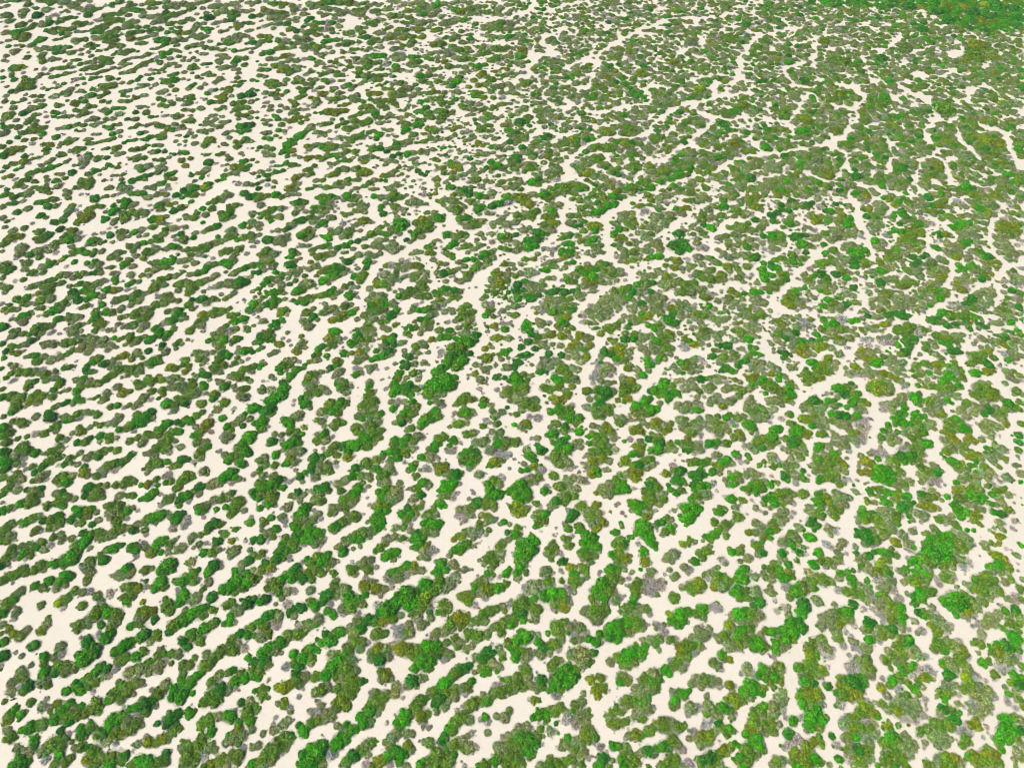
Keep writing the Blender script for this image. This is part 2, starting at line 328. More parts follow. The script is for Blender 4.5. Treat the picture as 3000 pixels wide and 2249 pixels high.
T(1500,1687,"""18 10 7.5 s;25 8 5 t;12 10 5 t;31 5 5.5 m;35 8 4 t;10 17 4 t;5 1 4 s;55 5 5.5 m;51 4 4 m;60 3 4 s;65 1 3 s;43 4 3 m;53 9 3 s;
35 15 7.5 g;28 17 6 g;42 15 6 g;48 12 6 t;46 20 6 m;38 24 6.5 m;44 26 6 o;36 28 4 t;49 22 4 t;20 19 4 g;
9 23 7.5 m;4 26 5 m;15 25 5 m;20 29 7 m;8 32 6 d;3 34 5 m;10 37 4.5 g;2 40 4 m;20 35 5 s;21 39 3.5 s;26 28 3 t;
78 7 7 g;72 12 5.5 g;84 12 7 m;80 18 6 g;88 16 5 s;90 20 5 s;75 18 4 m;69 19 4 m;94 18 3.5 t;85 22 3 t;
88 2 6 m;94 3 4 s;101 2 3 t;109 5 4.5 m;106 10 5 m;107 15 5 m;106 18 4 g;120 7 8 t;127 8 6 t;117 12 6 t;121 14 5 t;129 4 4 t;116 2 4 t;
140 1 4 s;147 9 3.5 t;147 10 3 m;155 10 6 m;161 8 7 o;165 8 4 m;157 13 4 m;140 19 5.5 m;143 17 3 g;
178 3 7 m;185 5 6 m;175 9 4.5 o;182 9 6 s;170 1 5 t;196 2 5 g;200 2 6 g;204 4 3 t;210 1 4 s;219 1 4 m;
195 13 6.5 g;202 12 4 m;197 19 4 m;190 15 3 g;211 13 6 s;204 19 4 m;214 22 6.5 d;209 26 4 d;220 13 3 s;
71 30 8 m;66 31 6 s;78 30 7 m;73 36 7 s;82 29 4 m;61 31 3 s;
100 28 6 m;96 30 4.5 s;104 24 4.5 g;109 26 4 s;107 32 5 s;113 28 4 s;117 29 4 m;103 33 3 t;94 30 3 m;119 33 3 t;
108 40 7 m;112 44 5 s;100 40 6 g;92 41 6.5 g;87 46 7 g;93 48 6 g;85 52 6 d;91 54 5 g;76 50 4.5 g;73 57 5 g;66 54 4 g;100 48 5 m;106 46 4 o;115 42 3 t;104 51 3 t;
146 33 7 g;152 31 5 g;139 39 5 g;144 42 5 g;138 34 3.5 y;135 32 3 y;148 39 4 g;164 29 6 g;160 33 5 m;165 36 4 s;176 27 5.5 t;171 27 3 t;180 29 3 t;
196 33 6.5 g;201 31 5 g;206 33 6 m;212 34 6 s;217 35 4 t;198 39 4.5 s;190 38 4 s;187 43 5 y;190 44 4 s;205 38 4 s;210 42 3 t;186 47 4 s;
205 45 6 m;199 46 5 g;195 51 5 g;200 52 6 m;196 58 6 m;202 58 4 s;184 52 5.5 m;179 55 4 s;187 58 6 s;190 62 4 s;176 52 3 s;197 63 3 t;
213 59 7.5 g;209 61 5 g;218 60 5 m;219 47 4 m;215 50 3.5 s;208 55 3 g;216 65 3 s;
38 43 6 m;44 40 4 m;41 48 6 m;36 44 3 g;50 44 6 s;58 44 5 s;49 49 2.5 g;53 50 5 t;60 43 3 m;64 49 4 t;54 55 4 m;59 54 4 s;
12 52 6.5 g;5 55 6 g;8 48 4 g;17 50 4 s;3 60 4 m;31 49 3 g;23 50 3.5 t;22 56 4 g;27 62 5.5 d;33 60 5 m;38 58 5.5 m;43 55 4 s;25 67 5 s;32 66 4 s;40 63 4 t;20 66 3 s;
4 66 5 g;10 65 5 m;14 68 5 s;3 71 4 g;10 73 3.5 s;16 65 3 t;
60 68 9 s;65 69 7 s;53 67 6 s;60 76 6 s;71 66 4 d;50 69 4 s;66 75 4 d;38 73 4.5 m;42 72 3.5 s;35 77 5 m;33 80 3 s;
48 80 7 g;43 84 6.5 g;52 86 6.5 g;40 92 7 g;47 93 6 g;36 96 5 g;37 88 5 m;56 80 5 m;42 98 4 m;37 102 5 t;58 86 3 d;40 103 4 t;
12 82 5.5 m;14 87 5 s;5 87 5 m;5 93 6 m;10 95 5 m;3 98 4 s;16 94 4 s;8 79 3 m;25 90 5.5 d;26 95 4 m;18 95 4 s;22 99 3 s;
68 89 5 o;77 88 4.5 o;81 87 3 t;65 88 3 s;74 86 3 m;75 97 6.5 o;79 97 5 m;74 103 4.5 o;71 98 4 o;83 99 3 t;62 101 3.5 s;96 88 6.5 m;100 91 4 o;102 88 3 t;93 91 4 g;
99 70 7 g;92 70 5 m;104 66 6.5 g;112 66 6.5 g;115 61 4.5 g;100 76 6 m;106 74 4.5 m;85 74 4.5 s;86 76 3 t;112 72 3 s;107 59 3 m;120 55 5 s;113 55 4 s;127 54 5.5 m;124 58 4.5 m;130 51 3 t;127 64 3 s;137 55 4.5 m;135 57 3 t;142 54 3 t;
128 44 5 t;132 48 4 t;125 41 3 t;161 46 5 s;166 51 6.5 s;160 54 5 s;170 46 4 s;155 52 3 s;172 50 3 t;164 43 3 t;
152 61 7.5 m;145 62 5.5 o;158 60 5 m;150 68 6 m;145 68 4 o;162 61 4 s;156 67 4 t;143 74 5 m;147 79 5 s;140 78 5 m;151 76 3 t;137 73 4 t;133 81 5 g;136 84 4 g;129 82 3 g;
123 85 6.5 s;116 88 5.5 m;120 91 5.5 g;127 89 4 g;112 91 4 m;124 96 5 m;118 98 5 s;112 99 5.5 s;107 98 5 s;108 102 4 s;122 99 3 t;118 104 3 g;
181 68 5 g;183 72 3 s;174 75 5 m;178 78 4 s;188 72 3.7 o;180 80 3.7 t;203 77 4 s;203 82 5.5 s;208 83 4 t;198 84 3 t;217 80 5 g;219 86 5 m;213 86 4 g;215 77 3 s;220 90 3 g;
160 90 6 s;166 90 5.5 m;172 91 6 s;178 91 4 s;155 93 4 s;164 95 4 s;179 96 3 t;188 94 4.5 o;186 94 3 o;192 95 3 t;168 104 3.2 s;168 106 2 m;
148 102 5.5 g;153 99 3 g;144 100 3 m;138 99 3 s;138 102 3 t;141 107 5 g;139 112 4.5 m;143 112 3 s;
206 93 6.5 g;203 99 6.5 g;209 99 6 g;199 99 4.5 g;213 95 4 m;218 97 4 m;216 102 3.5 g;206 105 4 s;191 105 6 o;194 110 4.5 o;199 108 4 m;187 108 3 m;190 111 3 s;
155 114 6 s;152 117 4 t;160 113 5 t;152 120 3 t;170 113 6 s;175 118 6 s;168 119 4 m;182 114 6 g;188 116 4.5 m;190 122 4 s;180 121 4 s;174 124 4 t;193 119 3 t;166 112 3 t;
215 116 6 m;218 112 4.5 g;209 118 4 m;218 121 3 s;208 114 2 s;
19 107 4 o;23 107 3 m;15 106 3 t;60 109 5 s;55 111 5 m;62 113 3 t;65 116 3.5 m;24 119 6 g;18 122 4 g;30 119 5 g;36 116 6 m;42 113 5 m;38 119 4 m;30 125 4 m;
50 121 7 t;58 122 6.5 s;55 127 6 t;63 121 5 s;64 126 5 s;46 125 4 t;67 120 3 m;38 127 3 d;48 118 4 s;64 133 5.5 m;68 132 4 s;63 137 5.5 o;70 137 5 m;66 141 4.5 m;73 140 3.5 d;70 143 3 t;
6 133 5.5 s;13 130 5 s;17 133 4 t;25 132 4 m;2 136 4 s;33 133 5 s;37 134 4 t;34 138 3 t;24 128 3 t;8 140 7.5 g;15 140 6 g;22 138 5 m;5 146 6 m;12 148 6 g;20 144 5.5 d;3 148 4 m;26 145 3 t;16 153 5 g;15 157 3 s;
48 140 4.5 g;54 143 5.5 s;47 146 5 s;55 149 5 m;61 145 4 s;43 148 4 s;58 141 4 s;60 155 5 s;63 152 4 s;53 152 4 s;39 148 3 t;66 157 3 t;
5 158 6 m;8 163 5 m;1 162 4 o;33 158 4.5 o;33 163 5.5 m;40 162 5.5 m;46 160 4.5 m;52 158 4.5 m;25 164 5 s;44 165 4 m;60 163 4 m;54 163 3 s;
86 117 4 m;91 117 5 m;95 118 3 m;90 112 3 d;100 108 6 m;106 107 4 m;97 113 5 s;112 110 6 m;116 108 4 s;118 115 5 s;110 117 6 s;113 123 4 m;106 121 4 s;122 114 3 t;107 113 3 t;
90 127 6 m;85 127 4 o;99 125 4 m;95 128 4 s;84 123 4 s;88 131 3 t;
76 148 4 t;87 147 4 g;92 147 4 g;99 147 4 m;95 150 3 s;101 149 3 t;107 137 6 o;102 138 4 s;111 139 4 m;98 140 3 t;118 134 5 m;122 131 4 m;116 136 3 g;
131 128 7 m;137 127 6 s;143 130 5 m;134 133 4 s;125 129 4 s;142 134 4 t;149 129 3 m;147 131 3 m;
131 147 6 g;126 149 4 g;138 143 5.5 m;143 146 5 s;140 140 4 m;135 149 4 s;148 150 4 t;144 151 3 t;153 140 3.5 s;
118 151 6 d;122 153 5 s;112 153 5 s;125 149 3 d;108 154 3 s;100 157 7 m;95 158 5 g;106 159 5 o;104 164 5 m;97 165 5 g;110 162 3 s;
78 158 6 d;76 163 5 g;81 157 4 d;84 165 3 m;87 159 2.5 s;72 163 3 g;
135 160 6 m;141 158 5.5 m;130 164 5 m;140 165 5 m;127 165 4 s;152 161 5 t;147 165 5 s;156 163 3 t;118 165 3 m;
164 138 6 o;171 137 5.5 o;168 143 5 m;160 140 4 s;163 146 4 s;172 144 4 t;157 134 4 t;176 134 4 s;183 131 5 m;188 132 5 g;178 128 4 d;186 137 4 m;180 125 3 d;169 128 5 t;165 130 3 t;192 134 3 s;179 142 2.5 t;
210 127 7 m;207 132 6 o;214 132 5.5 s;218 128 4.5 m;203 135 4.5 g;219 135 4 s;201 137 3 g;211 124 4 m;
208 143 6 g;212 140 5.5 g;204 148 6 m;200 150 5 m;214 147 5 g;217 150 4 m;207 154 6 m;198 156 5 g;196 160 5 m;204 161 5 m;201 165 5 g;213 154 3 s;
183 150 5.5 o;188 149 4.5 m;190 146 4 m;179 154 5 m;186 154 3 s;193 144 3.5 g;196 146 3 g;171 157 7 d;165 159 5 d;176 160 5 m;163 163 4 m;172 164 5 m;180 164 4 s;160 158 3 s""")
T(2250,1687,"""3 3 4 s;14 1 6 g;22 1 3 m;3 14 4.5 s;2 9 3 s;15 10 4.5 t;18 8 3 t;30 10 7 m;24 13 7 g;19 18 4 m;36 9 5 s;40 10 4 g;38 4 5 m;48 3 7 m;55 4 4 s;33 3 4 s;62 1 4 s;
6 21 3.2 t;8 30 4 t;15 27 5 t;18 26 3 s;18 33 4 s;31 24 6.5 d;29 31 6 g;34 28 4 d;43 21 5 s;40 19 3 m;27 39 5 d;20 40 6 g;30 44 5.5 d;14 46 5 g;22 48 7 g;31 47 3 d;8 47 4 d;3 48 4.5 g;15 54 6.5 g;22 55 4 m;8 58 4.5 g;7 63 5 g;12 61 5 s;17 60 4 s;5 56 3 g;5 70 3.2 t;
73 3 5.5 g;75 8 3.5 g;86 4 3 g;89 9 2 g;61 12 4.5 t;68 13 5 m;75 14 5 m;80 9 5 s;80 16 5.5 m;88 14 4 s;85 20 5 s;74 17 3 t;90 18 3 t;74 24 5 d;58 24 3 s;83 28 4 t;
55 34 6.5 s;48 36 5 s;60 32 6 m;68 31 6.5 g;72 29 3.5 d;66 37 5.5 m;55 41 5 s;61 41 4.5 o;47 43 4.5 s;72 38 5 s;75 43 4 t;44 41 3 t;60 49 5 s;57 47 4 s;62 54 4 m;68 48 3 t;65 60 4.5 t;58 54 3 s;
97 3 7.5 t;105 3 6 s;102 9 6 s;108 11 5 t;98 10 4 s;100 16 5 m;103 20 4 s;97 24 5.5 s;92 22 3 s;104 12 4 t;112 19 4 t;116 20 3 t;120 15 3 s;
118 5 4 s;125 3 5 m;131 3 5 m;128 6 5 o;137 3 4 m;137 7 3 s;146 3 4 t;153 1 5 m;148 7 4 t;158 3 4 s;162 2 3 t;
132 16 6.5 g;126 17 4 d;138 13 5.5 m;143 13 4 m;127 23 4 d;134 21 4 m;
108 30 6.5 m;115 27 5 g;115 34 5.5 g;103 32 5 s;97 33 4 t;94 32 3 t;108 38 5.5 m;116 40 4 g;100 37 4 t;106 24 5 m;90 28 3 t;
88 40 6.5 d;87 45 5 m;83 46 4 s;94 43 3 s;100 46 5.5 m;108 45 5 d;99 51 5 m;93 50 4 s;88 55 5 g;107 51 3.5 m;97 57 3.5 t;116 44 4.5 s;122 46 3 t;92 54 3 s;
130 31 4 d;135 30 3.5 m;138 34 4 m;142 27 4 s;140 32 4 s;135 35 3 g;147 32 3 t;128 39 3 s;126 38 2.5 t;133 47 4.7 t;
145 38 6 s;150 37 4 s;142 42 5 o;147 47 5.5 m;152 43 6.5 s;158 43 4.5 t;146 50 4 o;155 49 3 t;
164 21 11 g;158 26 5 g;168 27 6 m;170 17 5 m;176 22 6 m;173 30 6 o;168 33 4 s;180 27 5 s;178 33 4 t;184 21 5 s;187 23 4 m;163 34 3 g;161 30 3 g;173 37 3 t;
182 5 7 m;190 6 7 m;196 4 5 m;187 13 6 m;195 12 6 s;200 13 5 m;193 19 4 s;180 11 5 m;188 1 5 o;205 5 4 s;210 3 3.5 m;175 8 4 s;170 6 3 s;163 9 2.5 s;
218 11 4.5 m;220 3 3 s;213 20 6 t;208 20 4 s;218 20 4 m;202 26 3.5 t;
192 37 6.5 s;188 42 5 s;196 41 5 s;190 38 4 g;199 33 5 s;205 30 4.5 g;209 35 4 s;214 29 5 d;217 36 5.5 m;209 41 5 m;203 45 3.5 m;216 42 4 m;182 41 4 t;177 43 3 t;185 50 4.5 s;184 46 3 t;186 54 3 t;
210 50 5 g;216 48 4 m;217 55 4 g;212 54 4 g;183 58 5.5 m;177 58 3 m;191 60 2.5 g;198 60 4.5 g;204 58 5 d;213 58 6 g;208 62 6.5 d;216 64 4 m;200 65 6 o;194 66 4.5 m;208 70 6.5 s;200 71 5 m;212 72 4.5 s;182 66 3 s;186 75 5 g;191 73 4 m;200 79 6 t;206 80 4 t;196 85 5 m;203 84 3 t;215 69 4 t;
45 57 6 s;40 57 5 m;38 62 6 m;45 63 6.5 t;52 63 5 s;35 64 5 o;42 68 4.5 m;50 70 4 t;55 69 4 t;33 60 4 t;47 54 5 m;57 63 3 t;36 69 4 y;
73 56 4 s;75 61 4.5 t;84 62 5 s;88 63 3 s;80 65 3 t;72 52 3 t;
85 71 5 m;78 73 5 s;75 77 6.5 t;72 82 5 t;86 77 5.5 m;90 80 4 m;69 78 4 t;84 83 5 s;82 88 5 g;90 86 4 s;70 68 3 t;88 73 3 s;
75 92 8.5 d;66 91 6 m;80 95 5 d;62 94 4 o;70 97 5.5 o;76 101 6 o;65 102 6.5 m;72 104 5 o;60 101 4 g;80 102 3 o;84 93 4 m;78 105 3 t;
116 54 5.5 m;122 54 5 g;112 60 5 m;120 58 4 g;124 57 3 d;115 65 6 m;122 66 5.5 s;107 69 5.5 m;112 74 4.5 s;130 68 5.5 s;137 69 4 t;102 73 4.5 m;100 70 3 s;106 79 3 m;104 64 4 s;128 63 4 s;118 70 4 m;
119 78 6 m;124 78 5 g;127 76 3.5 g;115 79 4 g;130 80 5.5 t;138 80 6 t;143 83 4 t;125 85 5 t;135 87 5.5 o;140 88 4.5 m;130 91 4 m;143 90 3 t;114 87 5 m;118 83 4 g;108 90 5 g;105 94 4 m;98 96 4.5 o;99 88 3 t;121 92 4 m;113 98 4 t;103 103 4.5 s;107 107 3 t;127 97 5 g;134 96 4 s;130 101 4 m;
120 103 4.5 m;113 108 5.5 s;108 113 5 m;121 108 4.5 s;128 108 5 s;136 106 4 t;99 110 4 m;104 115 5 s;112 116 6 o;120 115 6 s;126 118 5 s;130 114 4 s;133 119 4 t;116 122 5.5 t;123 124 4.5 t;128 125 4 t;137 114 3 t;137 121 3 t;95 110 3 s;
148 60 6 m;144 63 4.5 m;146 56 4 d;153 64 4 g;158 60 5.5 m;163 60 6 s;165 56 5 t;155 55 4 s;168 63 5 o;170 68 5.5 m;165 71 6 m;168 75 5 m;156 74 5.5 s;151 75 4 g;162 79 4 s;173 70 4 t;157 80 3 t;
157 85 5.5 d;155 88 4 d;173 80 5 s;172 84 5 o;178 86 5 t;170 87 4 y;182 86 3 t;154 95 5.5 s;160 94 4 s;156 101 5.5 m;149 101 5 m;153 106 4 g;160 100 4 s;146 104 3 s;165 103 3.5 t;155 110 3 m;
175 94 7 m;170 97 5.5 m;183 96 5.5 s;180 103 7 s;190 99 6 s;187 106 6.5 s;195 104 4.5 t;178 110 6 t;186 113 6.5 s;192 112 4 s;178 116 5 s;184 120 5 s;180 126 5 o;176 129 4.5 o;182 131 3.5 o;172 128 4 t;188 90 3 t;170 113 3 t;
153 115 5.5 d;149 118 4 s;160 116 4.5 m;164 110 4 s;166 118 3 g;147 121 3 t;162 124 6 d;156 127 6 m;150 130 5.5 m;158 131 4.5 m;144 127 5.5 m;138 132 5.5 m;132 134 5 m;143 139 6 s;150 138 6.5 s;148 144 6 s;154 144 4.5 s;136 144 3.5 s;135 148 3 t;130 138 3 t;158 141 3 s;
170 134 5.5 t;165 134 4 t;176 136 3 t;171 141 5.5 m;168 146 4 m;175 144 3 s;189 130 3 t;190 135 2.5 t;186 139 3 t;
213 86 5.5 g;210 92 4 o;217 94 5.5 d;220 88 4 g;214 100 4.5 s;208 102 3.5 g;217 106 4 m;207 109 4 t;214 114 3.5 t;212 80 3 t;220 78 4 m;220 113 3 o;205 96 3 s;
207 125 7 g;203 129 5 g;212 123 5 m;218 124 4.5 s;204 135 7 g;212 134 5.5 g;218 133 4.5 d;200 141 6 g;208 142 5 g;215 140 5 m;200 122 3 g;198 146 3 s;219 145 4 s;216 152 6 s;220 158 4 m;213 158 4 s;
188 154 6.5 o;196 155 6 o;179 157 7 o;185 160 6 m;193 161 5.5 m;202 150 4 g;174 156 4 g;200 161 4 m;190 150 5 m;193 165 4 s;180 163 3 s;214 164 3 m;
155 158 6.5 m;162 158 5.5 o;148 158 5 s;152 163 5.5 m;160 164 5.5 m;166 163 4.5 s;138 163 5 m;143 164 4 s;169 160 3 t;
31 44 3 d;10 79 6 m;3 83 6 m;6 87 5.5 g;2 92 4 o;11 91 4 o;5 96 4 m;13 100 4.5 s;8 104 4 s;5 112 6 s;12 109 5.5 s;5 119 5 s;13 117 4 t;16 106 3 s;15 122 3 t;3 126 5 m;4 133 5 m;10 128 3.5 s;
35 77 6 m;28 79 5.5 m;40 74 5 m;47 81 5 o;42 84 5.5 m;36 87 5 m;32 91 5.5 g;40 93 4.5 d;50 83 3.5 s;52 78 3.5 t;47 88 3 t;29 85 4 s;52 95 4.5 d;49 93 2.5 t;
35 101 7.5 o;29 102 5 g;42 102 6 o;47 104 3 s;30 110 5.5 g;38 108 6 m;45 110 4 s;26 104 3 o;48 111 3 t;42 118 7 g;37 122 7 g;46 124 5.5 g;36 129 6 g;44 130 5 m;50 122 3 m;30 122 4 t;22 125 5 g;28 123 3.5 t;
18 136 5.5 d;24 141 6 t;18 145 5 t;28 142 4 t;14 148 3.5 t;24 152 5 o;34 147 6 o;40 143 5 o;44 139 4 m;46 145 4.5 m;32 153 4.5 o;38 151 4 t;55 138 3.5 d;60 146 4 t;63 111 4.5 t;61 110 3 m;86 107 3 t;
8 160 5.5 m;4 163 4 s;13 159 4 s;21 160 4 m;32 162 8 o;40 158 6.5 g;45 160 4 m;27 165 5 g;53 163 3.5 s;61 158 4.5 g;64 158 3 s;63 165 2.5 m;
83 113 6 o;89 112 4.5 m;80 118 6 m;75 122 5 m;92 119 5.5 o;95 121 4 g;66 127 6 s;64 129 4 t;84 124 6 t;74 131 5.5 o;80 131 5.5 m;88 131 5 m;92 128 4 s;84 138 6.5 s;92 136 5 s;70 138 5 m;66 140 4 s;76 139 4 g;70 144 4 s;95 135 3 s;
104 129 5.5 o;100 131 3 m;113 129 3.5 m;107 137 6 g;112 141 5.5 m;104 141 5 g;118 138 5.5 s;100 144 5 m;108 145 4 m;122 144 6.5 s;127 145 4.5 s;116 149 6.5 s;110 151 6 m;122 153 5.5 s;103 155 5 m;110 158 6 m;116 158 5.5 m;100 160 4.5 m;118 160 4 o;104 164 6 m;120 165 4 m;95 164 3 g;128 150 3 s;110 164 4 d;
78 150 6.5 d;84 151 5.5 m;88 150 4 m;72 153 5.5 s;70 158 5.5 t;78 158 6 m;86 158 5 s;90 157 3 s;75 163 5 s;83 163 4 m;68 150 4 m;88 145 4.5 s""")
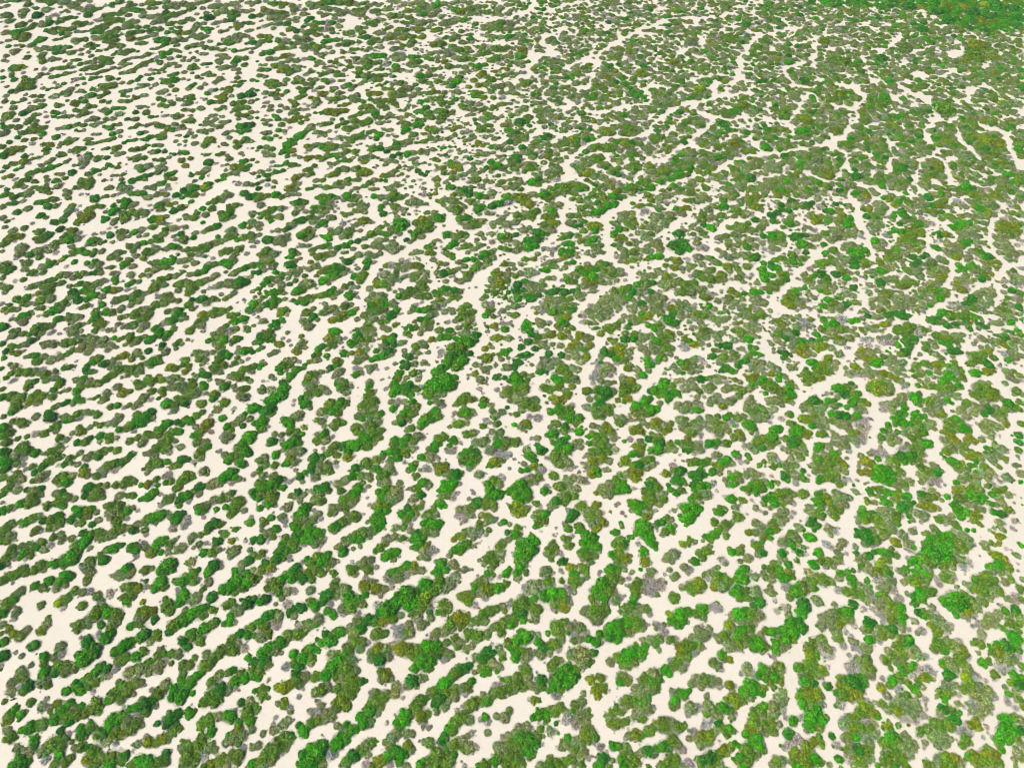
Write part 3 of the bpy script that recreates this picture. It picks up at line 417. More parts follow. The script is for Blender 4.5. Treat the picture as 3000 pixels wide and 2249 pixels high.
T(0,1125,"""2 4 3 m;24 2 4.5 m;51 0 4.5 o;46 5 3.5 d;32 7 3.5 m;27 10 3 g;31 9 2.5 m;37 10 4.5 m;45 11 4 m;50 7 60 5 2.5 ss;66 6 4.5 g;69 3 4.5 m;76 2 86 0 3.5 ms;101 2 4 s;106 7 5 o;112 6 3 o;103 9 3 s;92 7 4.3 s;90 12 4 m;87 15 3 s;
2 11 4.5 g;10 10 5.5 m;15 14 6.5 m;18 11 5 m;13 20 6 m;10 24 4 g;22 20 2.5 t;25 15 4 o;33 14 4 o;32 17 3.5 t;21 9 3 t;
47 19 58 16 4 mgd;66 13 4.5 g;70 14 4.5 m;76 13 84 11 3.5 om;63 17 3 s;
95 19 3.5 m;101 18 3.7 g;107 20 3 t;111 18 3 m;118 16 125 13 5 ss;130 13 3.5 t;116 20 3 s;137 12 2.5 d;131 6 4.2 m;121 1 5 m;130 0 3 s;140 5 4.5 m;148 3 157 2 4.5 ss;141 9 3 o;
144 17 5.5 g;151 18 5 m;159 14 5.5 m;153 12 3.5 m;165 8 6.5 m;170 8 5 s;166 2 5 m;176 2 4 g;151 22 4.5 s;147 25 2.5 t;160 17 4 d;
185 9 5.5 m;184 13 4 g;178 8 2.5 s;174 17 4.5 m;194 2 5 g;202 2 3 s;205 6 212 4 4 sm;211 11 5.5 s;208 9 3.5 s;194 16 5 m;193 13 3 t;188 22 4.3 s;202 21 3 t;218 21 5.5 g;192 29 4 g;182 27 2.5 t;
3 28 3 s;11 32 3.5 m;20 34 5 m;16 32 3.5 m;25 33 3 t;31 28 4.5 s;43 28 6.5 d;41 25 4 g;
56 28 4 s;60 30 4 m;67 25 4.5 m;74 24 4.5 s;84 26 4.5 m;57 31 3.5 g;67 30 3 t;69 29 3 t;79 24 3.5 m;
49 34 4.5 m;44 38 3.5 m;38 42 4.5 m;48 40 3.5 s;30 43 4.5 t;23 45 3 m;15 47 3 m;3 38 5.5 g;8 42 5 m;2 45 4 g;6 50 5 m;7 38 3.5 s;
51 46 4.3 m;57 48 3.5 s;62 42 3 s;70 41 4.3 o;68 37 3.5 m;66 50 4 d;74 49 5 m;78 46 3 d;86 44 4.5 d;86 49 3 s;94 45 4.5 m;95 49 3.5 m;101 46 3 s;
82 34 3 m;87 35 4 m;93 34 4 s;77 37 3 s;101 30 5 s;99 34 4 s;103 28 4 s;120 31 6 g;126 28 6.5 d;130 24 5 d;117 31 4 g;110 37 4.5 m;103 39 4 g;115 36 5 m;123 34 4 d;118 26 4 m;117 41 2 t;
144 34 5 g;139 39 5 g;148 33 3 d;136 43 5 m;145 43 4 m;150 41 4.5 m;155 41 4 g;127 43 4 m;119 46 4 m;112 49 4 m;125 46 4 s;123 51 4.5 s;130 44 4 m;
153 33 4 d;160 31 4.5 m;164 32 4.5 g;170 27 4 m;175 24 3.5 m;157 35 3 d;146 48 4.5 m;151 49 3 s;141 51 5 m;136 55 5.5 m;144 55 5.5 m;131 59 4.5 s;133 63 4 s;126 60 3 s;146 59 3.5 t;156 54 3.7 s;
179 34 5.5 o;176 38 5 o;172 42 5 m;168 44 4 g;169 37 3 s;182 41 3 t;170 50 5 m;177 50 4 s;179 54 4 g;174 57 4 m;172 60 5.5 m;174 64 4 s;167 67 3.5 t;157 65 5 d;162 65 3.5 d;152 70 4 m;148 71 3 o;155 70 3 m;
207 31 5.5 s;203 34 4 s;196 37 4 g;200 40 3.5 m;210 36 3.2 d;216 30 4 m;220 34 3 g;211 26 3 g;197 46 6 s;194 43 3 s;
215 46 7 g;219 43 4 g;210 51 5 g;206 55 5 m;212 58 5.5 g;215 60 4 d;200 63 5 m;197 66 4 g;205 62 4 m;209 69 4.5 g;213 70 2.5 t;194 61 3.5 s;190 58 3 t;205 68 3 g;
19 54 6 m;24 57 5.5 m;15 56 3 s;30 59 4.5 g;13 62 4.5 s;20 64 3.5 t;3 59 5.5 d;3 66 6 g;5 72 5 g;9 66 3.5 d;14 68 4 m;1 75 3 g;20 69 3 t;16 71 2.5 t;
38 59 46 55 4.5 sm;51 53 4 m;53 56 3.5 s;48 62 6 m;42 66 5.5 m;37 70 5 g;54 62 3 s;60 64 4.5 m;55 69 4 g;50 70 3 t;62 68 3 s;28 71 3.5 m;22 73 3 t;30 76 4 d;33 75 3 m;
69 59 3.5 s;75 63 4.5 s;78 60 3 s;85 60 5 m;85 63 3.5 d;90 57 4 m;95 56 3 m;101 57 4.5 m;67 69 3 s;73 71 3.2 g;72 76 5.5 o;75 74 3 t;
113 61 4 d;116 60 3 t;109 65 4 m;105 67 4.5 d;98 69 5 m;92 70 4.5 m;90 74 5 s;99 74 4 t;86 74 3 t;104 71 3 t;
129 70 4 m;136 68 5 m;144 67 3.5 g;130 73 3 s;124 73 2.5 m;127 76 3.2 s;176 75 5.2 s;
49 82 4.5 m;55 79 5 m;62 79 4.5 s;57 84 5.5 g;51 86 3.5 s;76 79 3 s;84 79 4 m;89 79 3 t;110 83 6 m;115 84 4.5 m;107 86 5 m;100 87 4 m;92 87 3.5 m;86 87 3 m;77 89 5.5 d;73 91 3 s;
35 80 6 s;29 83 3.5 m;40 77 4 s;38 82 3.5 t;14 77 4 m;17 82 5 s;10 82 5 m;3 80 4 m;9 87 4 m;5 91 5.5 m;2 95 4 m;15 91 4.5 s;14 88 3 t;23 91 3 d;28 92 5 s;35 90 4 d;29 97 5.5 m;35 95 3 s;25 103 5 m;31 102 4 m;17 103 5 g;8 107 4.5 m;2 109 4.5 g;12 108 3 t;2 102 2.5 s;
48 94 4 s;53 93 3.5 d;55 98 5.5 m;50 102 5 m;54 105 4 g;60 98 3.5 s;41 105 4.5 m;46 103 3 m;64 99 3.7 s;73 96 4 d;84 95 6.5 m;83 91 4 m;79 98 4 m;88 98 3 t;
122 87 3.5 g;128 86 4.5 o;135 82 3.7 m;136 87 3 g;132 87 2.5 t;145 79 5 t;143 85 3 g;148 84 3.5 m;155 86 4 m;156 83 3 t;161 80 6.5 m;158 82 5 m;165 80 4 s;152 90 4 m;155 90 3 o;
103 96 4.5 s;111 96 3.5 m;115 96 4 m;100 99 2.5 t;128 97 5.5 g;132 94 5.5 g;122 99 3.5 g;139 95 3 t;
146 99 5.5 m;143 101 4 s;139 105 3.5 t;155 100 4.5 d;158 98 4 g;162 96 5 g;167 93 3.5 m;172 89 4.5 d;176 88 3 d;172 95 3.5 s;155 105 3 m;163 102 2.5 t;
184 86 6 s;189 85 5 s;195 80 6.5 g;200 76 5.5 g;203 81 4 g;191 83 4 g;207 82 3 s;200 86 3 t;211 83 2 t;219 78 3 t;218 93 4 g;220 97 3 d;
185 100 4.5 s;192 99 4.5 m;198 97 4.5 s;201 94 3 d;205 102 6.5 m;202 108 6 m;208 102 5 o;195 106 3.5 g;199 113 4 m;211 109 3.5 s;175 107 6 m;172 110 4 g;179 105 4 s;187 108 2.8 g;170 106 3 s;176 115 2.5 t;
28 116 5 m;22 119 4.5 g;17 119 3 m;33 114 4 s;19 122 3 t;31 126 4.5 m;28 129 3 s;35 127 3 t;44 117 5.5 m;50 114 5 g;52 119 5 m;43 124 4 m;37 118 4 d;48 123 4 s;
10 120 4 m;5 124 5.5 m;2 130 5 m;9 131 5 s;6 135 4.5 m;12 122 3 s;2 136 3 g;12 134 3 t;
68 110 6.5 g;75 111 6.5 o;79 108 4 g;64 107 3 g;61 117 4.5 d;70 119 5 m;79 121 4 d;85 117 4 s;66 121 3 s;83 110 3.5 s;76 114 4 s;
96 105 5.5 m;102 106 6 m;91 105 3 o;97 112 6 s;100 118 5 m;105 113 4 m;110 109 4.5 g;114 107 3.5 s;119 109 3 t;92 111 3 s;110 116 3 t;
128 116 5.5 m;133 115 6 g;139 113 5.5 g;144 112 4 s;125 119 4 s;135 119 3 s;153 114 5.5 d;152 118 5 g;157 112 4 d;162 116 3.5 t;149 124 4.5 t;159 122 4.5 t;163 120 3 t;
105 125 5.5 m;111 124 3.5 s;115 126 4.5 d;118 121 4 s;121 120 3 s;125 126 3.7 m;126 130 3 t;
181 123 5.5 d;186 120 5.5 d;179 127 3.5 m;190 121 4 m;193 120 3 s;184 117 2.5 s;203 125 3.5 g;207 124 2 s;216 119 4.5 g;213 119 3 s;217 115 3 t;
173 130 3.5 m;166 132 4.5 s;165 136 3 m;194 129 4.5 m;188 136 5 d;185 139 3 s;200 135 4 o;204 133 2.5 t;176 145 4.5 g;183 145 5 m;188 143 3.5 s;172 138 4 s;178 137 3 t;167 141 2.5 s;202 144 5.5 s;206 141 3 m;199 148 3.5 s;219 134 4 d;212 135 3 t;
71 128 4.5 d;78 129 5.5 m;85 128 5 m;74 134 6.5 g;71 138 5.5 g;65 140 5.5 m;83 133 3.5 s;88 134 3.5 m;95 130 5 s;99 127 4.5 m;92 133 3 s;62 133 4 m;46 132 4 m;52 130 4 s;53 135 4 s;78 141 3 s;
25 141 6.5 m;31 141 4 g;20 145 5 g;26 148 4 m;17 150 3 g;37 137 4 m;38 143 4 s;44 139 4 t;34 135 3 s;22 151 3 t;
10 144 5.5 m;6 149 5.5 m;3 153 5 m;12 147 4 s;10 141 4 s;1 157 4 d;13 151 3 t;
61 149 7.5 g;56 153 6 g;48 155 5 g;43 155 3.5 g;67 144 5 m;64 153 4 d;69 141 3 s;55 157 3 s;35 156 6 m;30 160 5 m;19 160 6 m;14 164 5 m;23 163 4 m;38 160 3.5 s;8 165 4 s;
77 153 5.5 m;76 158 6 s;78 163 5 s;71 158 3.5 t;56 165 5.5 g;61 165 3 m;
98 142 5 g;101 139 3.5 m;92 143 4 m;105 139 3 d;86 148 4 m;90 152 5 d;88 153 4 g;94 151 3 s;
113 141 5 g;119 141 4.5 m;117 144 4 g;123 138 4 t;126 141 3.5 s;118 149 3 t;138 136 6 g;134 141 4 g;131 145 5.5 o;128 147 3 o;147 138 5 m;150 135 3 s;154 132 2.5 t;157 141 5.5 s;153 143 4 s;145 145 3.5 s;139 145 3 g;143 133 3 g;
145 156 8 g;139 160 5.5 g;150 154 4 g;138 163 3 g;145 161 4 d;126 160 4.5 m;131 159 3 s;125 163 3 t;108 160 4.5 g;112 158 4 d;103 164 5 s;112 164 5 s;98 165 3 s;115 161 3 s;
165 153 5 s;161 154 3 m;168 151 3 t;185 156 6 d;181 160 5.5 g;189 155 4.5 t;179 163 4 g;191 158 2.5 t;168 162 5 m;164 165 4 g;159 164 3 s;171 160 3 d;
215 152 5.5 d;219 148 4.5 m;209 155 4.5 s;203 161 4 g;208 161 3.5 s;213 162 3 g;214 165 4 g;219 160 3 s;216 143 3 s""")
T(750,1125,"""5 5 4.5 s;13 5 4.5 s;24 3 6 g;22 9 6.5 g;16 12 6.5 g;10 14 4 g;26 5 3 d;13 18 4.5 g;11 22 6.5 d;7 24 4 g;2 20 3.5 d;13 26 3 m;5 32 5.5 g;3 36 4 g;5 39 4 m;9 31 3 m;11 37 2 t;
47 2 5 s;53 7 5 m;58 4 4.5 s;62 7 3.5 s;45 9 5 m;39 12 3.5 d;43 17 5 g;39 16 3 g;33 14 2.5 t;32 18 2.5 t;47 21 2.5 s;
37 27 5.5 s;33 28 4 s;28 33 5.5 g;25 31 4 g;30 37 4 g;41 37 3.2 o;44 36 2 t;29 41 4 m;35 41 4 m;40 43 3 g;
16 43 3 s;14 49 5 d;12 52 3 m;22 44 3 s;23 48 2 s;34 47 5 d;31 51 5.5 g;37 51 3.5 g;26 54 4.5 g;30 58 5.5 s;38 58 5 s;41 57 3 d;23 57 3 t;17 61 4.5 g;30 63 4.5 o;27 68 4 g;33 67 4.5 s;36 65 2.5 t;
7 64 5 s;4 66 4 m;8 70 4 m;4 73 3 g;16 70 4.5 m;34 74 2.5 t;
75 3 6 m;72 2 3.5 g;78 7 4.5 s;82 2 3.5 s;73 15 5 g;64 17 5.5 m;70 19 4.5 g;78 16 4 m;66 23 5 g;71 25 4 m;56 24 4.5 s;61 22 4 m;53 31 4 m;57 32 4 s;60 28 3 t;80 12 2.5 t;75 20 3 s;
70 33 5.5 m;75 33 3.5 g;66 35 3.5 s;68 38 3 m;59 36 3 s;60 41 4 d;58 44 4.5 g;52 43 3 s;52 48 4.5 m;60 48 4.5 s;66 45 3 t;58 50 3 s;
98 1 3.5 g;96 4 2.5 g;99 7 4.5 m;95 10 3.5 m;97 15 7 m;102 14 5 m;102 20 4 s;91 19 4.5 m;92 23 5 s;88 27 4.5 m;92 29 4 g;98 25 4 m;97 30 5 s;104 26 5.5 m;108 25 3.5 g;100 35 6.5 m;106 32 4.5 s;94 36 4.5 s;86 37 5 m;84 38 3 s;87 41 4 o;91 42 4 g;101 42 6 m;108 40 4.5 m;105 46 4.5 m;112 39 2 t;88 3 1.5 t;112 4 2.5 t;88 10 1.5 t;
95 47 6.5 g;90 49 5.5 g;82 52 6.5 g;75 53 5 d;68 53 5 m;86 54 5 g;96 53 5.5 m;102 51 3 s;79 58 5 g;64 54 2.5 m;62 59 4.5 m;66 59 2.5 o;58 55 2.5 t;51 57 2 s;79 62 5.5 o;85 62 2.5 t;70 61 4 m;57 62 3.5 d;
50 63 5.5 d;57 64 3.5 s;63 65 2 t;69 67 3 s;70 71 3 t;48 70 4 d;48 74 4.5 d;54 74 4.5 s;61 72 6.5 m;64 75 4 m;51 80 5 s;42 76 3 g;38 80 4 d;40 84 3 s;55 68 3 m;
122 4 5.5 g;127 4 5.5 g;118 8 4 g;132 2 5.5 d;138 4 5 m;142 2 3 t;134 9 4 g;118 1 4 m;130 7 4 m;141 8 2.5 t;
150 3 6.5 g;157 2 7.5 g;165 1 7.5 g;170 2 4 m;152 8 5 m;147 8 4 m;157 9 4 s;162 9 3 s;146 11 2.5 s;
117 15 3.5 s;122 15 4.5 t;128 15 3.5 s;118 21 3.7 g;135 15 4 g;139 19 4 m;131 21 4.5 m;129 25 5.5 g;134 25 5 m;138 25 3 s;126 29 4.5 m;126 33 4.5 d;120 33 3 s;131 30 3 s;124 28 3 m;
154 14 4 s;159 16 4.5 s;161 19 3 t;150 16 2.5 g;155 23 5 g;151 25 3 m;157 28 4.5 m;147 29 5.5 m;144 33 5.5 g;142 37 3.5 m;152 31 4 d;160 29 2.5 t;134 38 4 m;130 40 2.5 s;133 33 1.5 t;
181 10 4 m;178 14 5.5 m;174 17 3.5 m;186 13 4.5 o;190 13 2.5 t;183 9 2.5 m;197 14 4.5 m;196 18 4 g;193 4 3 t;196 8 2 t;203 18 3.5 s;204 23 3.5 s;207 27 4.5 s;213 24 4 s;217 20 2.5 d;214 3 2 t;208 5 3 t;218 6 5.5 m;214 9 4 s;219 14 2 m;
181 24 5.5 g;177 26 4 m;186 24 4 s;172 25 3 t;183 28 3.5 s;189 26 2.5 t;170 28 2 t;171 31 2 t;176 34 5 m;172 35 4 m;182 33 3.5 s;167 37 2.5 s;198 31 3 t;202 33 2.5 t;208 34 4.2 m;196 36 3.5 m;216 37 1.7 t;220 26 2 s;
182 43 4.5 m;187 42 4 m;191 41 2.5 t;204 41 3.5 s;211 42 4.5 m;200 44 2 t;207 47 3 s;190 50 4.5 s;196 50 5.5 s;201 49 2.5 s;
140 45 5 s;144 46 3.5 t;131 46 4.5 g;126 49 4 g;136 49 4.5 m;120 48 4.5 g;120 52 5 m;127 53 4 g;117 51 3 m;115 58 4.5 g;110 60 3.5 g;121 58 5.5 d;129 58 5.5 m;135 56 4 s;122 63 5 g;116 64 2.5 g;131 62 3 s;128 67 3 t;139 55 2.5 t;
104 65 5 m;109 63 3.5 s;95 67 5.5 m;97 70 4 m;86 72 5 d;83 75 3.5 m;91 72 3 s;104 73 4.5 g;107 75 3.5 m;114 71 4 s;117 74 4 s;112 78 5 m;106 80 3 m;109 80 3.5 d;112 85 5.5 s;107 86 3 s;120 77 3 t;116 68 3.5 s;124 85 3.5 s;
83 79 4.5 g;90 79 5 m;96 79 4 s;99 82 3 s;97 88 2.5 s;77 83 5 s;70 86 4.5 s;64 85 2.5 t;73 92 4 m;76 92 2 s;
158 47 5.5 m;162 45 4.5 m;155 52 4.5 g;150 56 3.5 m;155 57 3 d;170 48 4.5 g;172 50 3 m;167 53 2.7 g;169 57 5 t;176 50 2.5 t;165 58 2.5 t;186 54 2.2 g;
186 62 8.5 m;182 59 5 g;189 59 5 d;180 66 5.5 m;188 67 5.5 m;185 72 4 s;193 63 3 s;193 78 5 s;198 77 2.5 t;
143 63 4.2 g;151 63 5.5 s;156 63 3 t;147 60 2 s;135 71 5 g;132 74 3.5 m;138 68 3 s;130 68 2 t;147 72 5 t;144 74 3 t;150 74 3 t;138 79 4 m;
160 72 6.5 o;163 70 4 m;158 76 4 m;164 77 4 s;172 78 6 d;177 77 3.5 m;168 79 4 m;
145 84 5 g;149 87 4.5 s;141 87 4 g;136 90 3.5 m;132 90 2.5 t;140 91 3 o;142 95 4.5 d;137 98 4.5 s;133 100 2.5 s;149 91 2 t;
165 87 6.5 g;160 91 4.5 g;170 86 5.5 g;176 86 3 t;160 96 4.5 s;166 96 4.5 m;170 97 5 t;168 91 4 g;174 94 3 t;
209 51 5 g;216 50 6.5 m;214 55 4 m;203 57 5.5 s;210 60 5 t;215 62 4.5 t;207 67 6 o;203 70 4 g;213 66 3 m;219 60 3 t;219 73 2 t;200 55 2 t;
205 83 5 m;209 85 4.5 m;212 81 4.5 t;200 86 4 g;202 91 5.5 g;208 95 6.5 g;213 94 3 g;200 98 4 m;211 87 4 s;206 97 4 d;219 93 4 g;197 85 2.5 t;188 94 2.5 t;184 99 2.5 t;
15 79 4.5 s;6 79 4 s;3 76 3 m;15 85 6.5 g;20 82 4.5 d;12 89 4.5 g;24 82 3.5 s;27 84 3 t;3 86 5 m;6 89 4 g;2 91 3.5 g;23 89 4 g;29 84 3.5 t;32 82 2.5 t;
13 97 6.5 m;5 95 5 m;3 98 4 g;18 95 3 d;10 103 4.5 g;15 103 3.5 m;17 105 2.5 t;3 107 3.5 g;
53 90 5 d;59 89 5.5 d;63 92 3.5 m;54 96 5.5 s;50 93 3 s;56 101 4.5 m;50 100 4 s;36 93 4.5 d;34 96 4.5 s;30 96 3.5 s;41 95 4 s;38 100 3.5 s;46 92 3 t;27 106 5 s;30 103 3 s;22 107 2.5 t;
88 90 5.5 g;85 94 5 g;81 96 4.5 m;85 99 5 m;76 100 5.5 m;82 103 5 s;74 99 3 g;72 106 4.5 s;66 107 4.5 s;77 107 4 m;64 112 3 m;68 110 3.5 s;92 85 3 m;88 87 3 m;96 98 2 t;93 112 1.7 t;
106 93 4 g;112 92 6 g;120 93 7 s;116 98 7 s;109 98 5.5 g;107 104 6 o;102 106 3.5 m;113 104 5 m;121 99 4 s;125 95 3 t;98 104 2.5 t;
107 110 5.5 g;112 109 4.5 g;104 115 6 g;108 117 5 g;101 118 4 g;103 124 5.5 g;108 123 4 g;114 110 3 t;110 120 3 d;96 119 2.5 s;
42 107 6 g;38 111 4.5 g;46 105 3.5 g;42 113 4 d;50 109 3 t;54 112 4 s;50 116 5 s;42 117 5 s;36 117 4.5 m;56 116 3 t;34 123 4.5 g;38 122 4 m;46 121 3 g;38 128 5 g;34 130 4 d;
46 126 5.5 g;53 128 5 g;56 130 4 m;44 129 4 g;58 127 3 s;48 134 5 g;42 135 5 g;52 137 5 s;57 136 3.5 s;42 138 3.5 t;60 133 2.5 t;32 137 5.5 m;35 135 4 g;33 142 4.5 m;56 139 3 t;
25 134 4.5 m;23 138 4 g;22 143 5.5 d;27 144 4 g;18 145 3.5 g;19 150 6 d;24 150 3.5 m;14 154 5 m;8 155 4.5 d;12 158 4.5 o;6 160 5 m;15 160 3.5 s;3 163 3.5 s;10 163 4 t;28 149 3.5 t;29 152 2.5 t;
7 119 4.5 m;5 117 3 s;13 115 3.7 g;23 114 4 s;25 118 3.5 t;21 115 3 s;17 125 4.5 g;11 128 4.5 s;15 132 3 m;8 132 3.5 s;4 134 5 d;25 122 2 t;5 126 2.5 s;
5 146 4 m;3 149 3 m;9 144 2 t;7 150 3 t;
70 122 5.5 d;66 124 4.5 g;75 119 5.5 m;79 115 4.5 s;85 114 5.5 m;78 110 3 m;88 113 3 s;68 127 3 s;80 120 2.5 t;88 117 2 t;
92 129 6.5 m;86 131 5.5 m;97 128 5 s;84 134 4 g;90 134 4.5 g;102 127 3.5 s;81 131 2.5 m;98 132 3 s;76 134 3.5 m;79 137 3.5 s;72 140 4 s;69 141 2.5 s;75 144 5.5 d;73 147 3 g;84 142 2.5 m;90 140 2.5 s;
131 107 4.5 d;137 107 4 m;134 112 4 g;126 112 4.5 g;130 116 4.5 m;135 113 3 s;142 106 4 m;144 102 3 s;139 112 3 s;137 116 2.5 t;124 111 2.5 g;
159 103 5.5 g;163 105 3.5 g;156 102 3 o;153 108 4.5 m;149 112 5 m;155 112 4 s;157 113 2.5 t;145 114 3 s;
152 121 6.5 g;158 120 4.5 g;145 120 4 g;147 127 5.5 m;153 127 5.5 s;139 130 5.5 d;141 136 5.5 g;136 134 4 g;145 132 3.5 m;157 124 3 d;138 141 4 g;
145 144 5 s;151 144 5.5 t;147 149 4.5 s;142 150 3 s;156 144 3 t;148 139 3.5 o;140 150 2 s;134 141 2.5 s;
121 123 4 s;127 123 4.5 m;119 126 3.5 s;133 126 3.5 s;134 121 2.5 t;113 134 5.5 s;120 132 4.5 s;127 133 4 m;131 134 3 t;107 141 4.5 m;103 144 3 g;111 138 3.5 m;116 146 5.5 g;121 145 4.5 g;111 149 4.5 g;119 151 3 m;124 149 2 t;
192 102 5.5 d;187 106 5 m;198 104 5.5 m;204 104 5 m;206 108 3 s;182 109 5 s;176 108 4.5 s;174 113 4 t;180 117 4.5 t;186 113 3.5 s;177 121 2 t;195 113 3.5 s;200 114 4 o;206 117 3 s;203 117 4 s;193 121 4 m;198 120 3.5 s;201 126 3 m;
187 128 6 s;181 128 4.5 s;192 129 4.5 t;175 131 3.5 m;171 134 3 o;178 131 4 o;195 127 3 s;188 133 3 s;199 130 2.5 t;
178 140 6.5 g;183 138 4.5 m;172 143 4.5 g;167 148 3 s;176 145 3.5 m;188 140 2.5 s;193 137 2 t;190 138 1.8 t;
214 119 3.5 g;211 121 2 s;219 121 2.5 s;217 128 3 d;220 106 2.5 g;219 105 2 s;213 137 4.5 m;218 134 3.5 s;210 140 4.5 m;211 146 5.5 s;203 148 5.5 m;199 151 4.5 m;206 154 5.5 m;197 155 3.5 s;213 152 3 s;203 159 4.5 s;193 152 2.5 s;
160 155 5.5 g;157 161 4.5 g;164 160 4 g;170 155 4.5 s;172 157 3.5 m;158 165 4 g;175 160 2 s;180 160 3.5 s;184 160 2.5 t;187 160 1.5 m;216 163 4.5 g;219 159 3 g;200 163 4 g;173 165 4 s;205 165 3 m;212 165 2.5 s;
53 149 5.5 m;60 149 5.5 g;56 153 5.5 g;63 146 3 d;48 154 5 m;44 151 3 g;51 160 5.5 m;45 163 4.5 m;66 154 4.5 s;62 155 4.5 m;71 153 3 t;57 163 4 m;67 163 4 m;62 160 2.5 s;40 153 2 t;
33 161 5.5 d;29 164 4.5 g;35 158 4.5 d;38 163 3 m;25 163 2.5 s;39 160 2 t;
83 160 5.5 m;80 158 3.5 m;86 164 3.5 s;94 153 4.5 s;99 152 4.5 s;92 157 3.5 m;97 160 4.5 m;104 158 3 t;83 153 2.5 t;88 154 2 s;100 163 2 s;
130 157 5.5 g;126 160 4.5 m;136 157 5 o;120 162 4.5 g;128 164 5.5 t;136 162 4.5 s;143 161 4.5 s;147 161 2 t;115 165 3.5 g;121 165 4 s""")
